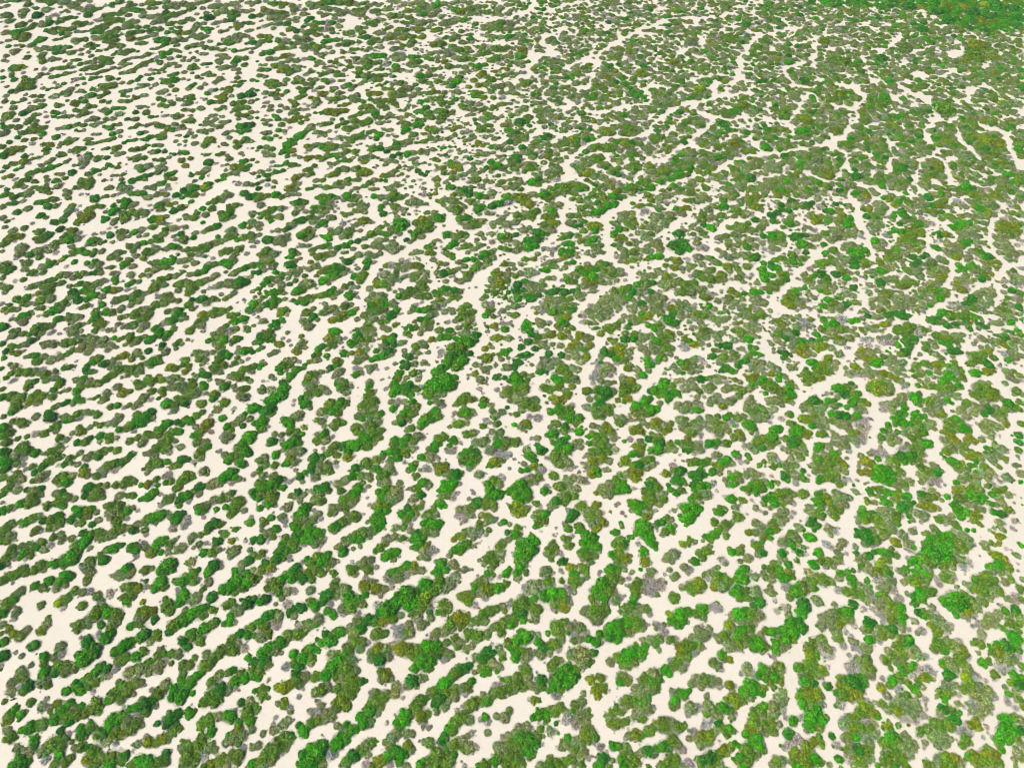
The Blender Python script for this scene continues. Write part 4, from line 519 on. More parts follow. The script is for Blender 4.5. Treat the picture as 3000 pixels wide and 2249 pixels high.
T(1500,1125,"""10 3 6 m;3 4 5 m;5 12 6.5 s;13 16 7.5 m;20 14 5 s;18 20 5 m;8 22 3.5 s;4 26 3.5 m;22 29 5 t;15 28 3.5 t;12 34 5 o;8 37 4.5 s;2 35 3 g;15 37 3 m;12 41 2 s;3 50 5 m;7 49 2 t;
28 3 5 m;34 4 5.5 m;41 2 4.5 m;46 6 3.5 s;52 2 3.5 o;48 9 4.5 o;45 14 3 s;40 14 6 o;35 12 4 o;30 16 2 s;52 18 3.5 t;28 10 2 g;
41 22 5.5 g;48 22 5 m;34 24 4 g;32 22 2.5 s;44 28 4.5 m;50 29 5.5 g;58 29 4.5 g;55 34 4 m;38 34 4.5 m;46 37 4.5 d;33 37 2.5 s;52 24 3 m;60 32 2.5 s;
35 43 5.5 g;30 44 2.5 m;45 41 4 m;52 40 2.5 s;58 41 4.5 g;60 37 2 m;34 48 2.5 s;48 46 3 g;43 51 6.5 d;40 55 4.5 g;48 55 6 g;36 51 3 g;55 51 4 s;59 54 3.5 s;59 49 3 s;38 61 5.5 m;45 60 4.5 m;35 64 4.5 s;41 68 6 m;48 68 5 s;50 73 3.5 t;45 74 2.5 t;53 71 2.5 t;30 64 3 t;
25 57 5.5 d;22 53 3 d;13 57 4 s;16 62 5 g;19 66 3.5 d;13 62 3 m;10 69 3 s;13 74 3.5 g;8 75 3 g;19 71 4 o;25 70 2 g;27 74 4 t;22 76 2.5 s;17 82 5.5 s;13 82 4 t;23 81 4 m;21 86 2.5 t;25 78 2 t;
22 47 3.5 s;17 47 2.5 t;14 53 1.5 t;2 65 2 t;36 79 4.5 m;35 77 2.5 s;
65 6 4.5 m;80 7 7.5 d;75 5 5.5 m;87 6 4.5 s;82 12 3 s;98 4 6.5 m;105 4 5 m;95 9 4 m;91 14 3.5 o;100 12 4.5 o;97 15 3 m;109 2 3 s;103 15 2.5 t;
67 13 3.5 s;73 12 3 g;76 16 4.5 d;72 18 3 g;78 17 3 d;65 20 4 s;61 19 2 t;70 22 3.5 s;75 25 6 m;82 21 5.5 m;84 24 4.5 m;87 19 3 s;72 29 2.5 s;79 28 3 s;94 19 1.5 t;
115 14 5.5 g;119 12 3.5 g;108 18 5 g;105 22 4 m;111 23 5.5 m;120 22 6 g;125 21 4 g;116 25 4.5 m;105 28 5.5 s;112 28 4 s;96 30 5.5 s;93 33 4.5 m;90 28 3 s;100 31 2.5 t;
123 5 5 g;119 6 3 d;130 2 5.5 g;136 8 6 g;142 7 5 g;135 13 3.5 g;130 8 4 m;145 10 2.5 m;128 16 3 s;139 1 4 m;135 17 1.3 t;127 10 3 o;
150 3 5.5 s;157 2 5 s;162 6 3.5 m;170 4 5 s;172 2 4 m;178 10 3.5 s;184 5 3.5 s;187 3 4.5 s;193 3 4 m;199 5 4.5 m;205 4 4 s;207 1 3 g;196 10 4 m;174 13 4.5 s;171 17 3.5 s;180 14 3 t;188 15 5 s;192 14 3 m;182 19 4 o;160 11 3 s;166 11 2.5 t;155 10 2 t;
144 18 4.5 s;152 18 5.5 s;148 22 4.5 s;160 16 4 s;163 17 3 t;160 22 4 g;164 21 3 t;155 23 3 s;142 20 2.5 t;
206 15 5.5 s;203 18 4 s;215 22 7 m;208 24 5 m;218 28 5.5 s;202 22 3 s;213 29 5 s;209 30 4 s;218 2 3.5 o;219 8 2.5 g;
185 29 4 g;178 28 3.5 m;188 26 3 m;195 29 5 m;200 28 3.5 s;171 29 4.5 s;162 30 4 s;166 34 4 s;178 36 7.5 m;173 35 5.5 s;183 37 6.5 s;178 42 5.5 s;187 40 4 s;170 39 3.5 t;190 33 4 t;194 36 2.5 t;
205 35 6 g;208 38 4 g;201 35 3 g;207 42 2.5 s;212 42 2 t;196 43 5.5 o;192 46 4 m;199 47 3.5 s;
146 31 5 s;151 30 2.5 s;150 35 4.5 s;157 33 3.5 m;160 37 5 s;151 39 4.5 s;156 42 4.5 m;163 43 3 t;152 46 3.5 o;163 46 2 t;147 38 3.5 s;
117 35 4 s;113 33 4 s;110 36 3 m;125 33 6 o;131 35 4.5 s;137 34 3.5 m;132 40 4.5 o;127 38 4 s;122 37 3 s;136 39 3.5 o;133 43 2 t;
105 39 4.5 o;111 40 4.5 o;104 42 2.5 s;114 43 2 m;102 47 3.5 t;97 49 2.3 g;111 49 3.5 s;118 47 4 d;121 43 3.5 m;127 44 4 s;124 48 4.5 m;129 47 2.5 s;
110 55 6 o;106 53 3 o;115 52 2 g;128 51 5.5 d;126 56 6 g;121 57 4 g;131 57 3.5 s;137 52 5 m;140 56 4.5 s;135 57 3 s;143 50 3 g;110 61 3 d;104 60 4 g;153 53 6.5 m;152 57 4 d;160 53 5.5 s;163 57 4 s;158 59 4 t;148 50 3 m;145 61 2 t;163 50 2.5 t;
171 51 4.5 d;177 50 4.5 g;185 51 4.5 m;169 53 3 d;188 50 2.5 m;176 54 2.5 s;
70 36 4 s;76 38 3 s;81 36 4.5 o;85 40 4.5 o;79 42 4.5 m;70 43 4.5 m;66 45 3 g;74 46 4 g;87 43 4 s;88 47 3.5 s;80 48 4.5 m;72 50 4.5 m;67 51 3 g;78 53 5 m;84 53 3.5 s;88 52 2 s;64 39 2 s;90 56 3 s;83 58 4.5 m;76 58 5.5 m;70 58 4.5 m;66 61 3.5 s;90 59 2.5 t;79 62 3.5 m;63 62 2 t;91 46 2 t;
70 67 5.5 o;66 70 4.5 s;78 64 5 o;84 66 4 s;73 74 4.5 g;69 77 5 o;75 78 3 g;80 74 3 s;84 74 2.5 s;65 74 2.5 t;75 68 3 t;58 76 1.7 s;60 68 2 t;
98 66 5.5 o;94 69 3.5 s;99 63 2.5 m;104 70 4 m;110 69 5 d;114 66 4 m;119 65 5 m;121 69 4 s;117 73 3 s;105 77 6 o;110 76 4.5 o;99 78 4.5 s;93 77 3 s;90 81 3.5 m;97 82 3 s;107 82 4 o;114 73 2.5 m;126 68 2 t;
85 87 6 s;80 90 5.5 s;76 92 4 s;73 94 3 o;94 87 6 g;97 90 5.5 g;91 92 4.5 g;101 92 3 m;84 95 4.5 s;105 90 2.5 t;108 90 1.5 t;76 88 3 t;80 96 3 s;
42 88 5.5 m;48 84 5.5 s;53 81 4 s;38 88 3.5 o;45 92 4 s;51 92 5.5 s;56 90 4.5 s;54 96 4.5 m;47 97 5.5 m;42 98 5 s;38 101 5.5 d;35 104 4.5 s;45 102 4 m;58 92 2.5 t;33 108 3 s;61 83 4.5 s;65 85 3 t;57 85 2.5 t;
28 92 4.3 g;30 88 3 t;32 93 2.5 m;
8 88 7 g;4 90 5.5 g;11 94 7 g;4 96 5.5 g;14 98 4.5 m;8 100 5 g;15 95 3 t;4 103 4.5 y;8 103 3 y;8 110 6 o;3 110 5 o;12 108 4 s;15 106 2.5 t;21 103 3.5 m;24 105 2.5 t;
28 112 4.5 g;24 111 4.5 s;23 117 5 m;28 118 4.5 m;20 123 3.5 g;24 122 3.5 m;31 111 2.5 d;30 121 2.5 t;18 114 2.5 s;25 127 2.5 t;38 124 2 t;
5 124 4 m;3 130 4.5 g;7 130 3 m;8 124 2.5 t;11 123 2 t;
53 112 6 d;50 116 4.5 d;49 109 3 t;60 105 5 m;65 110 6 s;68 114 5.5 m;73 104 4.5 o;70 108 4 m;75 111 4.5 s;79 111 2.5 t;75 118 5.5 s;70 121 4.5 s;78 119 5 o;73 124 4.5 o;56 105 2.5 s;71 127 2.5 s;65 117 3 t;
48 124 4 m;45 121 2.5 t;50 126 2.5 g;58 123 4.5 m;61 127 4 g;57 127 2.5 g;65 128 2.5 g;36 130 2.5 t;39 129 1.8 t;
119 87 5 d;125 89 5.5 m;115 92 4.5 m;120 94 5 m;128 95 5 s;131 99 4.5 m;121 100 5.5 m;115 98 3.5 m;107 104 6 g;104 103 4 g;112 105 4.5 g;101 101 2.5 m;118 106 4 m;127 103 4.5 s;109 110 4 g;116 114 4.5 o;119 111 3.5 s;124 109 2.5 t;103 109 2.5 s;121 83 4 m;118 83 2.5 s;133 94 2.5 s;126 88 3 d;
92 103 2.5 t;90 105 2 t;95 111 2.5 t;85 110 1.8 s;98 114 1.8 t;94 120 2.5 g;95 123 2.5 s;90 128 4 g;86 128 2 g;
112 121 6.5 g;117 124 5.5 g;109 126 4 g;114 130 5.5 g;120 131 4 g;104 132 2.5 g;101 132 2.5 g;118 136 4 g;122 138 4 g;124 142 2.5 g;109 138 3 t;107 129 3 g;
114 144 4.5 g;113 147 3 g;110 148 2 t;117 148 2.2 t;
145 75 5.5 d;141 75 4 m;149 74 3 d;143 83 5.5 d;147 83 4 g;139 84 3 g;135 87 2.3 d;137 91 3 g;142 94 3.5 g;146 91 3.5 m;149 93 2 s;150 86 2.5 m;
160 79 6.5 d;155 78 4 d;166 78 4 d;174 75 4 d;172 77 3 g;179 76 3.5 s;181 73 2.5 s;157 87 4 d;163 88 5.5 g;169 87 4 g;158 91 3 g;174 86 4 t;164 93 4.5 s;160 96 5 m;168 96 4.5 s;155 99 3.5 g;170 93 3 s;161 101 3.5 s;173 95 2.5 t;177 92 2.5 t;181 91 1.5 t;164 101 2.5 t;166 74 2 s;
133 77 4 o;136 79 2 t;139 70 4 t;155 68 4.5 m;159 66 4.5 m;164 68 5 g;169 66 4 m;152 66 2.5 s;148 66 2 s;177 61 4.5 s;174 63 2.5 t;175 69 3 o;182 68 4.5 g;186 65 5 g;180 70 4 m;190 68 3.5 s;193 60 4 g;196 62 3 s;204 61 3 g;203 67 2.5 s;198 67 3 t;206 64 2.5 m;
207 54 4.5 s;213 50 6 m;218 47 5 m;217 55 4 g;210 57 4 s;201 53 3.5 t;218 67 3 m;214 70 3 g;219 71 2 s;
190 80 4.5 g;195 78 4 m;188 76 2.5 s;185 83 3.5 s;193 85 4 m;190 87 3.5 g;186 87 2.5 s;198 83 3.5 s;183 81 2 t;207 76 5 s;203 79 3.5 s;212 78 4 s;217 78 3 t;210 84 4 s;
213 86 6 m;208 88 5 g;216 89 5 m;204 91 4.5 m;200 90 3 g;211 93 4 g;219 84 3.5 s;218 91 3 d;
151 107 6.5 g;157 106 5.5 g;162 107 4 g;147 106 3 g;154 113 6 g;159 111 4 g;148 116 4.5 g;154 118 4.5 g;151 121 3 g;140 109 3 s;136 110 2 t;145 113 2.5 g;
130 119 4 d;126 120 3.5 d;134 115 3.5 m;138 117 3.5 s;137 124 4.5 g;133 127 4.5 m;141 122 3 s;139 128 3 m;123 122 2.5 s;130 130 2.5 s;125 124 2 s;142 127 2 t;
190 99 5 g;186 99 2.5 g;184 97 3 t;192 94 2 t;199 100 4 m;202 101 2.5 s;207 100 2.5 t;197 104 2 s;180 110 5 g;184 108 4 m;176 111 2.5 g;180 106 3 m;193 106 4.5 s;197 105 2.5 t;211 107 3.5 s;219 99 4 g;218 104 3 m;219 111 2.5 s;215 110 1.7 t;
195 114 5.5 m;198 116 3 s;203 112 2.5 t;175 119 4 m;185 121 5.5 m;181 124 4 o;189 120 3 s;191 118 2.5 s;211 120 4.5 s;215 120 3 t;209 121 2.5 s;
205 128 3.5 o;203 128 2.5 o;210 128 4 s;215 126 5 s;218 132 3.5 o;216 136 2.5 g;220 128 3 g;174 130 5 g;178 127 3.5 g;169 132 4 g;166 131 2.5 g;172 135 3 m;185 131 3.5 m;187 130 2 t;165 135 2.5 s;153 132 2.5 m;
148 138 4 o;154 135 4 m;158 136 3.5 s;153 139 2.5 s;149 141 2 t;162 145 4 m;168 144 5 m;171 140 3.5 s;165 150 4 m;173 145 2.5 s;160 146 2.5 m;158 153 4.3 g;157 151 2.5 d;161 155 2 s;
140 147 5.5 s;135 149 4.5 s;143 147 3 s;133 151 3.5 s;138 153 3 s;130 152 2 t;149 158 4 s;154 160 4 t;147 157 2.5 t;152 163 3 t;136 160 2.7 s;138 161 1.7 t;142 165 3.5 m;132 164 2.5 t;
182 152 4.7 t;179 151 2.5 t;186 154 2.5 t;190 145 4 g;188 142 2.5 o;197 144 4.5 m;199 140 2.5 s;195 146 2.5 g;197 153 3 m;204 150 4.5 s;207 150 2.5 t;213 140 5 m;209 139 3 m;216 145 4.5 d;212 147 3 s;208 135 2 t;
200 160 5 g;196 163 4 g;203 159 3 g;205 164 2.5 s;175 161 4 s;178 158 3 m;172 164 4.5 s;179 165 4 g;167 164 3 s;218 158 3 m;217 163 3 s;184 164 2 s;
13 138 8 g;18 135 6 g;9 142 7 g;16 143 7 g;6 147 5.5 g;13 149 5.5 g;21 136 4 d;22 141 3 t;17 131 4 m;4 152 3 m;7 157 5 g;4 162 4.5 g;12 162 3.5 m;12 156 2.5 s;
35 138 4.5 m;38 141 3.5 m;33 144 5.5 m;38 145 3.5 s;30 147 3 s;34 151 3 m;36 135 2.5 s;42 146 3.5 t;44 148 2 t;44 153 4.5 d;47 152 2 s;40 154 2 d;45 133 3.5 m;49 133 3 m;52 131 2.5 t;49 139 4.7 m;53 139 2 t;47 141 2 s;
65 133 5.5 g;70 131 4 g;61 137 4 g;68 139 5.5 g;73 141 4.5 g;63 143 4 g;60 146 4.5 m;66 149 5.5 m;71 148 4 m;61 151 3 s;72 133 3 d;76 145 2 t;69 154 2.5 s;
94 136 5.5 m;89 138 4 m;97 138 4.5 d;94 141 4 o;99 142 3 t;92 146 5.5 m;86 147 3.5 g;98 150 5.5 o;92 153 4.5 m;88 150 2.5 m;96 156 4 s;86 160 5.5 g;82 161 3 g;91 162 3.5 m;97 160 3 s;103 148 2 s;85 165 3.5 m;92 159 3 g;
29 162 5.5 s;33 160 2.5 m;36 163 2 t;50 158 4.5 y;48 158 2.5 y;55 158 2.5 o;42 161 3 t;44 163 2 t;54 164 5 g;62 159 5 m;64 163 3.5 m;59 156 2.5 o;66 155 2.5 s;76 162 2.5 t;75 164 2 t;104 162 2.5 s;
115 153 5.5 o;120 154 2.5 t;111 155 2 t;111 160 2.3 g;121 162 4.5 s;125 162 2.5 t;118 161 3 s;117 165 3 s""")
T(2250,1125,"""5 3 6 m;12 7 5.5 m;18 4 5.5 g;20 9 5 g;16 12 5 m;20 15 3.5 s;8 14 5.5 s;3 14 5 s;5 21 4.5 s;2 27 4 t;24 2 3 s;12 18 3 s;
12 30 4 t;19 26 4 m;2 33 2.5 t;16 26 2.5 t;7 39 5.5 g;11 38 3.5 g;4 45 6 g;3 51 4.5 m;8 50 3.5 m;10 47 2 t;
21 35 5 m;27 40 6 g;32 43 6 o;22 42 5 g;36 42 3 m;22 50 6.5 d;20 53 4.5 g;26 49 4.5 m;18 57 4 s;25 58 5.5 s;30 53 4 m;28 63 4 m;20 64 3.5 s;33 61 2 g;13 55 3 t;31 57 3 s;16 47 4 m;
4 62 5 s;8 65 3.5 t;3 67 3 s;5 71 4 m;10 70 3 g;15 70 4.5 s;20 70 4 m;24 70 3.5 s;17 75 2.5 m;3 79 3 t;15 80 5 d;13 77 3 g;17 83 3 g;24 79 5.5 s;30 75 3 d;29 78 2 g;31 82 3.5 g;34 83 2.5 t;24 86 3.5 t;8 85 3.5 m;2 87 4 g;4 84 2 d;35 79 2 t;
62 4 6 g;58 3 3.5 g;68 3 4.5 m;66 8 5.5 d;73 8 4.5 m;78 8 3.5 g;74 13 4.5 g;73 17 4.5 g;68 20 3 g;52 14 4 g;57 14 3 g;60 11 3 s;82 15 4 m;86 17 3.5 o;81 21 4.5 s;84 24 3 t;78 23 4 s;75 2 2.5 s;51 8 3 t;55 8 2 s;
40 14 5.5 d;35 17 4.5 m;45 15 3 m;32 20 4.5 s;38 22 5 s;46 21 4.5 s;50 18 3 m;30 23 2 m;57 19 4 s;62 18 3 g;31 30 5 o;35 29 3.5 o;40 27 4 m;45 26 4 s;38 36 4 g;43 32 4.5 s;48 32 5.5 s;46 37 4 s;50 37 3.5 s;47 43 4.5 m;43 44 2.5 g;58 45 4 s;55 41 2 s;38 33 2.5 m;
56 26 4.5 g;62 27 6 d;67 28 5.5 d;60 33 5 s;67 34 5.5 s;72 30 4 s;69 38 4.5 s;55 32 3.5 m;77 28 4.5 g;74 30 2.5 o;82 32 5.5 t;78 36 5.5 t;85 36 5 t;82 41 5.5 t;77 42 4 o;73 43 4.5 m;80 46 5.5 t;75 49 4.5 s;70 47 4 s;82 50 3.5 t;77 53 3 t;65 48 4 s;66 52 5 s;60 52 4 s;87 30 2.5 t;73 41 2.5 g;88 46 1.5 g;68 54 3.5 m;70 58 3 t;
44 54 5 g;42 57 3.5 m;40 60 2 s;52 54 4 s;56 51 3 s;49 61 4.5 s;57 60 4.5 g;61 59 3 s;63 55 3 s;43 65 5.5 m;52 65 5.5 m;60 66 5 m;65 70 4.5 o;60 72 5 s;53 71 5.5 m;45 73 5.5 m;40 71 4 s;66 75 4 s;58 78 4.5 m;51 77 4.5 m;68 64 2 s;69 71 2 t;38 69 2 t;40 76 3 s;
45 82 4.5 g;50 81 4 o;55 82 4 m;60 82 4 s;66 83 3.5 t;70 82 2.5 t;43 85 2.5 g;62 87 3.7 m;66 86 2.5 s;74 87 2 g;77 83 2.5 t;72 84 2 t;
95 3 9 o;90 3 6 m;101 5 7 s;105 3 5 s;95 8 4 o;98 1 6 g;118 1 4 t;130 1 3 m;136 2 3 o;
105 18 5.5 s;110 16 5 s;101 20 5.5 t;98 17 3 t;108 23 4 s;116 11 4.5 s;120 10 3 t;112 13 3 s;98 23 2.5 t;117 17 4 m;
127 11 5.5 g;129 15 4.5 g;124 11 2.5 g;133 14 3 s;131 8 3 m;132 18 2.5 o;118 20 4 g;114 25 4.5 d;118 25 4 g;112 31 5.5 g;108 29 3 g;118 34 5 g;123 34 4 g;117 30 3 g;127 26 4.5 g;131 28 4.5 g;136 27 3 g;125 30 2.5 g;138 31 3 m;104 35 3.5 g;100 40 3.5 g;105 40 3 m;110 35 2.5 m;112 41 3 g;
125 40 6 s;132 36 6 m;138 36 4.5 s;142 33 4 s;130 43 5.5 m;136 42 3.5 g;125 46 4.5 m;118 42 3.5 s;144 38 3 s;120 38 3 s;98 46 4 m;106 46 5 s;112 48 4.5 s;107 51 3.5 s;97 50 2.5 s;128 33 4 m;
137 51 6 g;132 50 3.5 s;141 50 3 g;142 53 2 s;128 51 3.5 m;120 55 4.5 t;115 55 3 t;125 55 4 m;132 56 4 m;116 62 6 d;112 64 5 m;121 61 4.5 g;126 61 4.5 d;107 65 4.5 m;104 68 3 s;112 69 4 m;118 67 4 g;125 66 4.5 m;131 64 4 m;133 60 3.5 m;136 61 2.5 t;135 66 3 t;132 70 2.5 o;108 71 2.5 s;
98 58 5.5 t;93 60 4.5 t;101 61 4.5 t;95 64 3.2 g;88 60 3 s;80 62 3.5 s;85 67 5.5 o;90 68 3.5 m;79 68 2.5 s;78 71 2 s;90 57 2.5 t;
80 76 3.5 o;86 76 4.5 o;90 77 3.5 o;97 74 6.5 g;102 74 6 g;94 80 5.5 g;101 81 6 g;107 78 5.5 g;108 83 4 g;114 75 4.5 m;112 80 4.5 s;117 77 3 s;105 86 3.5 g;92 74 3 m;118 80 2 t;
112 87 4.5 s;118 86 4.5 m;122 84 4.5 s;125 87 2.5 t;119 90 3 s;84 86 2 s;76 93 3.5 s;74 91 2.5 t;80 95 2 t;
143 2 4 m;150 3 5.5 m;158 2 5.5 m;165 1 4 g;150 8 4.5 s;158 8 4.5 s;163 10 4 s;155 13 4 g;145 12 4.5 s;140 15 5 m;146 17 5.5 s;152 15 4 s;148 22 4 s;140 20 3.5 s;136 14 3 g;143 9 2.5 s;159 16 2.5 g;166 12 2.5 s;151 26 4 o;147 27 2.5 o;142 25 4 s;136 22 3 s;154 26 2 t;160 23 2 s;
187 5 7.5 m;192 9 7.5 o;181 3 5 s;182 11 4.5 m;178 9 4 m;196 7 5 m;187 15 5 s;172 16 4.5 m;178 18 4.5 s;184 21 5.5 s;191 22 5.5 d;187 26 3.5 d;178 24 4.5 s;168 22 5 s;165 24 3 s;172 28 4.5 s;197 20 4 s;201 25 4.5 m;196 27 3.5 s;170 19 3 m;202 13 3 s;159 23 1.7 s;
215 6 5 m;213 9 2.5 s;219 8 3 s;208 17 5.5 g;212 20 4.5 m;205 22 3.5 m;218 16 4 m;218 22 3 m;210 24 2 t;204 30 3.5 m;206 35 3.5 o;201 30 4 s;
157 33 5.5 m;163 30 4.5 g;168 32 3 s;155 38 4 m;162 38 4.5 m;170 38 5.5 g;174 40 3 g;160 41 3 g;167 40 3 m;151 41 3 m;190 34 5.5 s;196 36 5.5 s;186 36 4 s;193 42 4.5 s;188 40 4 s;193 46 3.5 s;201 37 3.5 s;200 44 2.5 t;181 34 2.5 t;
158 45 5.5 o;153 48 4.5 s;161 48 5 o;174 46 4.5 o;171 48 3 o;178 49 4 o;150 45 2.5 t;185 48 3.5 s;185 45 2 t;158 54 5.5 s;165 53 4.5 s;170 54 4.5 m;162 58 3.5 s;155 58 4.5 m;150 60 2 g;168 59 3 s;153 63 2 g;175 58 3 m;
198 54 4.5 s;203 56 4.5 s;193 57 4 m;189 55 3 g;198 61 4.5 s;178 62 5.5 o;173 62 4.5 o;184 64 4 s;190 62 4.5 s;195 66 4 s;201 62 3.5 s;205 64 3 m;207 58 2.5 t;180 67 3 g;206 67 2 s;196 51 3 m;
160 67 5.5 g;165 70 5 m;157 66 3.5 g;168 68 3 o;175 70 3.5 g;179 70 2.5 g;172 74 4 m;165 74 4 m;187 71 4.5 m;185 76 5.5 s;192 76 5.5 s;200 71 3.2 o;180 80 4.5 s;190 81 4.5 s;197 79 3.5 t;201 84 3 t;173 80 4.5 m;168 82 4.5 s;163 85 3.5 g;176 83 3 s;195 86 3 t;188 70 3 m;
207 80 5 s;211 82 3 s;205 83 2.5 t;214 70 3 s;218 70 2 s;219 77 4.5 s;217 44 4 d;218 50 4 d;217 57 4 m;219 34 3.5 m;214 48 2 g;211 44 1.7 g;219 84 2.5 g;216 62 2 s;
133 72 5 m;138 75 5.5 m;145 72 4.5 s;142 69 3 s;146 76 5 d;150 75 2.5 g;143 80 4 s;135 80 5 s;130 77 3 s;140 84 4.5 t;145 84 4.5 t;149 83 3 t;133 85 3 s;135 90 2.5 t;148 88 2.5 t;153 87 2 t;
133 95 4.5 d;137 97 5.5 m;143 97 4.5 m;147 95 3 s;131 99 2.5 s;150 100 2.5 s;142 92 4 s;155 97 3.5 g;157 96 1.7 t;136 105 5 o;142 106 4.5 o;147 107 3 s;131 105 2.5 o;133 102 3 s;140 109 2.5 s;130 112 4.5 s;135 114 5 s;138 113 2.5 s;128 109 2.5 t;122 114 3 g;125 117 3 s;132 119 2.5 t;122 119 1.7 g;125 127 4 s;127 124 2 t;
88 92 4 d;92 90 3 m;97 91 4.5 m;103 93 4.5 g;108 94 3.5 g;95 96 4 m;90 95 3.5 m;86 101 4 o;92 102 3.5 s;102 102 5 g;106 103 3 g;112 96 4.5 o;116 96 3 g;121 96 4 g;118 98 3 d;112 101 3.5 m;117 106 6 d;122 103 4.5 d;115 108 4 g;126 102 2.5 d;108 100 3.5 s;100 98 3 g;113 92 3 m;82 107 3.5 g;80 108 2 s;
82 113 5.5 g;87 114 5.5 m;84 118 4 o;91 111 3 g;78 119 3 s;98 110 5.5 s;105 109 6 s;111 113 5.5 m;95 117 5.5 m;103 117 7 s;110 118 5 m;98 123 5.5 m;106 124 5 s;113 121 3 g;100 128 4.5 m;80 123 3 t;116 114 3 t;102 130 4 s;109 127 3 s;
79 129 5 d;85 128 5.5 d;90 126 4 s;92 131 5 m;87 135 5.5 d;94 135 5 m;84 138 4 s;99 133 3 s;76 131 2.5 g;90 139 3 s;76 140 3.5 s;74 141 2 t;
117 131 5 s;113 129 3 t;110 136 4.5 o;113 139 3 o;121 138 4.5 s;126 141 3 g;122 144 2.5 t;119 142 2.5 t;
10 96 6.5 m;4 98 5.5 g;16 93 5 m;22 95 4 m;30 95 5 m;34 95 2.5 s;18 100 4.5 s;13 103 3.5 m;6 103 4.5 g;22 103 3.5 t;2 107 2.5 s;12 111 5 s;8 115 4.5 s;15 110 4 s;4 121 5 m;11 119 4.5 s;16 117 3 s;7 125 4 m;2 127 4 g;22 111 3 t;20 115 2.5 t;2 133 3 g;
43 95 4 g;47 92 2.5 t;50 98 5 o;45 102 5.5 g;52 102 4 o;46 107 4 m;42 100 3 g;60 95 5 s;65 98 5.5 s;58 100 4.5 s;70 98 3.5 s;62 104 5.5 s;67 104 4 s;56 108 4.5 m;62 109 4 m;58 114 4.5 m;53 111 3 s;60 115 2.5 s;
36 106 4 s;38 111 4.5 s;33 109 3 s;42 112 5 m;48 113 3 d;38 119 5.5 d;42 122 4.5 d;35 121 3 g;40 126 2.5 d;47 116 3 s;27 124 4.3 s;24 122 2.5 s;28 118 1.5 t;
53 125 5.5 s;58 127 4.5 t;50 123 3 t;54 130 3.5 s;60 124 2.5 t;36 132 5 g;39 133 3.5 g;32 131 2.5 g;51 138 4.5 t;55 141 3.5 t;48 136 2.5 t;65 136 4.5 s;62 140 4 s;68 139 2.5 t;60 145 3.5 s;63 147 2.5 s;68 146 2.5 t;
22 130 4.5 s;26 134 4 m;14 136 5.5 s;10 138 3.5 t;19 135 3 d;21 139 4 g;26 138 3 s;22 142 2.5 d;31 141 3 m;34 141 2 t;20 128 3 g;
12 146 4.5 d;16 145 2.5 s;10 149 3 s;27 145 4.5 d;31 147 3 t;14 151 3.5 s;25 152 3.5 m;27 155 2.5 t;18 156 4.5 d;5 155 4 m;9 154 3 s;3 160 4.5 m;10 160 4 g;18 163 5 o;13 163 3 m;21 162 3 s;4 165 3 m;
44 145 4.5 g;47 147 2 g;42 143 2 g;40 156 5 g;37 154 3 g;46 152 4.5 m;53 153 4.5 m;60 152 4.5 s;50 157 3.5 s;57 157 3 s;63 149 2.5 g;64 154 2.5 t;35 162 4.5 s;40 164 4 s;32 163 2.5 t;47 165 3 s;63 163 4 g;69 162 3.5 g;74 161 2.5 d;66 164 2.5 s;
77 146 3.2 d;74 145 1.7 s;88 148 4.5 d;92 145 3 d;82 151 5 s;78 152 3 s;85 153 4 s;81 157 3.5 m;85 160 4 s;88 156 3 s;79 161 2 t;
100 145 5 g;105 146 4.5 d;96 144 3 g;107 142 3 m;111 148 3.5 m;104 152 4 m;99 152 3.5 o;112 150 2 t;96 156 4 y;102 158 3.5 m;92 153 2 t;95 161 5.5 o;101 162 4 m;105 163 4 d;90 163 3.5 s;93 165 3.5 m;106 159 2.5 s;
140 136 5.5 g;146 134 5.5 g;152 132 5.5 g;157 130 5 g;162 134 3.5 m;136 139 3 g;150 139 5 g;157 137 4.5 g;147 128 3 m;138 129 3.5 m;143 124 4 s;146 126 2.5 s;134 129 2 s;166 130 3 s;
170 133 5.5 s;166 138 5.5 m;173 138 5.5 s;169 143 5 m;175 134 3 s;178 139 2.5 t;163 143 4 m;
145 147 8.5 d;153 146 8 g;138 144 6 g;133 150 6 m;127 152 5 g;123 154 3.5 g;140 153 7 m;150 154 7 m;158 152 6 m;161 146 5 s;165 151 4.5 s;130 158 4.5 g;138 159 4 s;172 153 5.5 t;168 157 4.5 t;176 157 2.5 t;152 159 4 s;170 161 2.5 t;160 158 3.5 s;120 149 1.5 t;
148 117 4 m;152 115 3.5 s;155 118 4 s;149 114 2 s;146 118 2 g;159 114 3.5 s;153 121 2.5 t;162 121 4 m;165 124 3 g;172 126 2.5 g;178 126 2.5 g;160 126 3 t;170 128 2 t;
165 99 5.5 m;170 98 4.5 m;163 101 3 g;175 95 5 g;180 97 5.5 g;186 97 4.5 g;184 101 3.5 g;165 108 5.5 g;170 110 5 g;162 108 3 g;167 115 4 g;160 104 3.5 d;173 104 4 s;178 104 4.5 s;185 108 4 s;163 91 4 o;168 90 4 o;176 90 4.5 o;184 91 4 m;190 88 3 m;181 86 4 s;176 85 2 s;178 113 5.5 o;183 114 3.5 o;181 119 3.5 o;185 122 2.5 o;176 118 3 s;192 87 2.5 d;161 94 2.5 s;
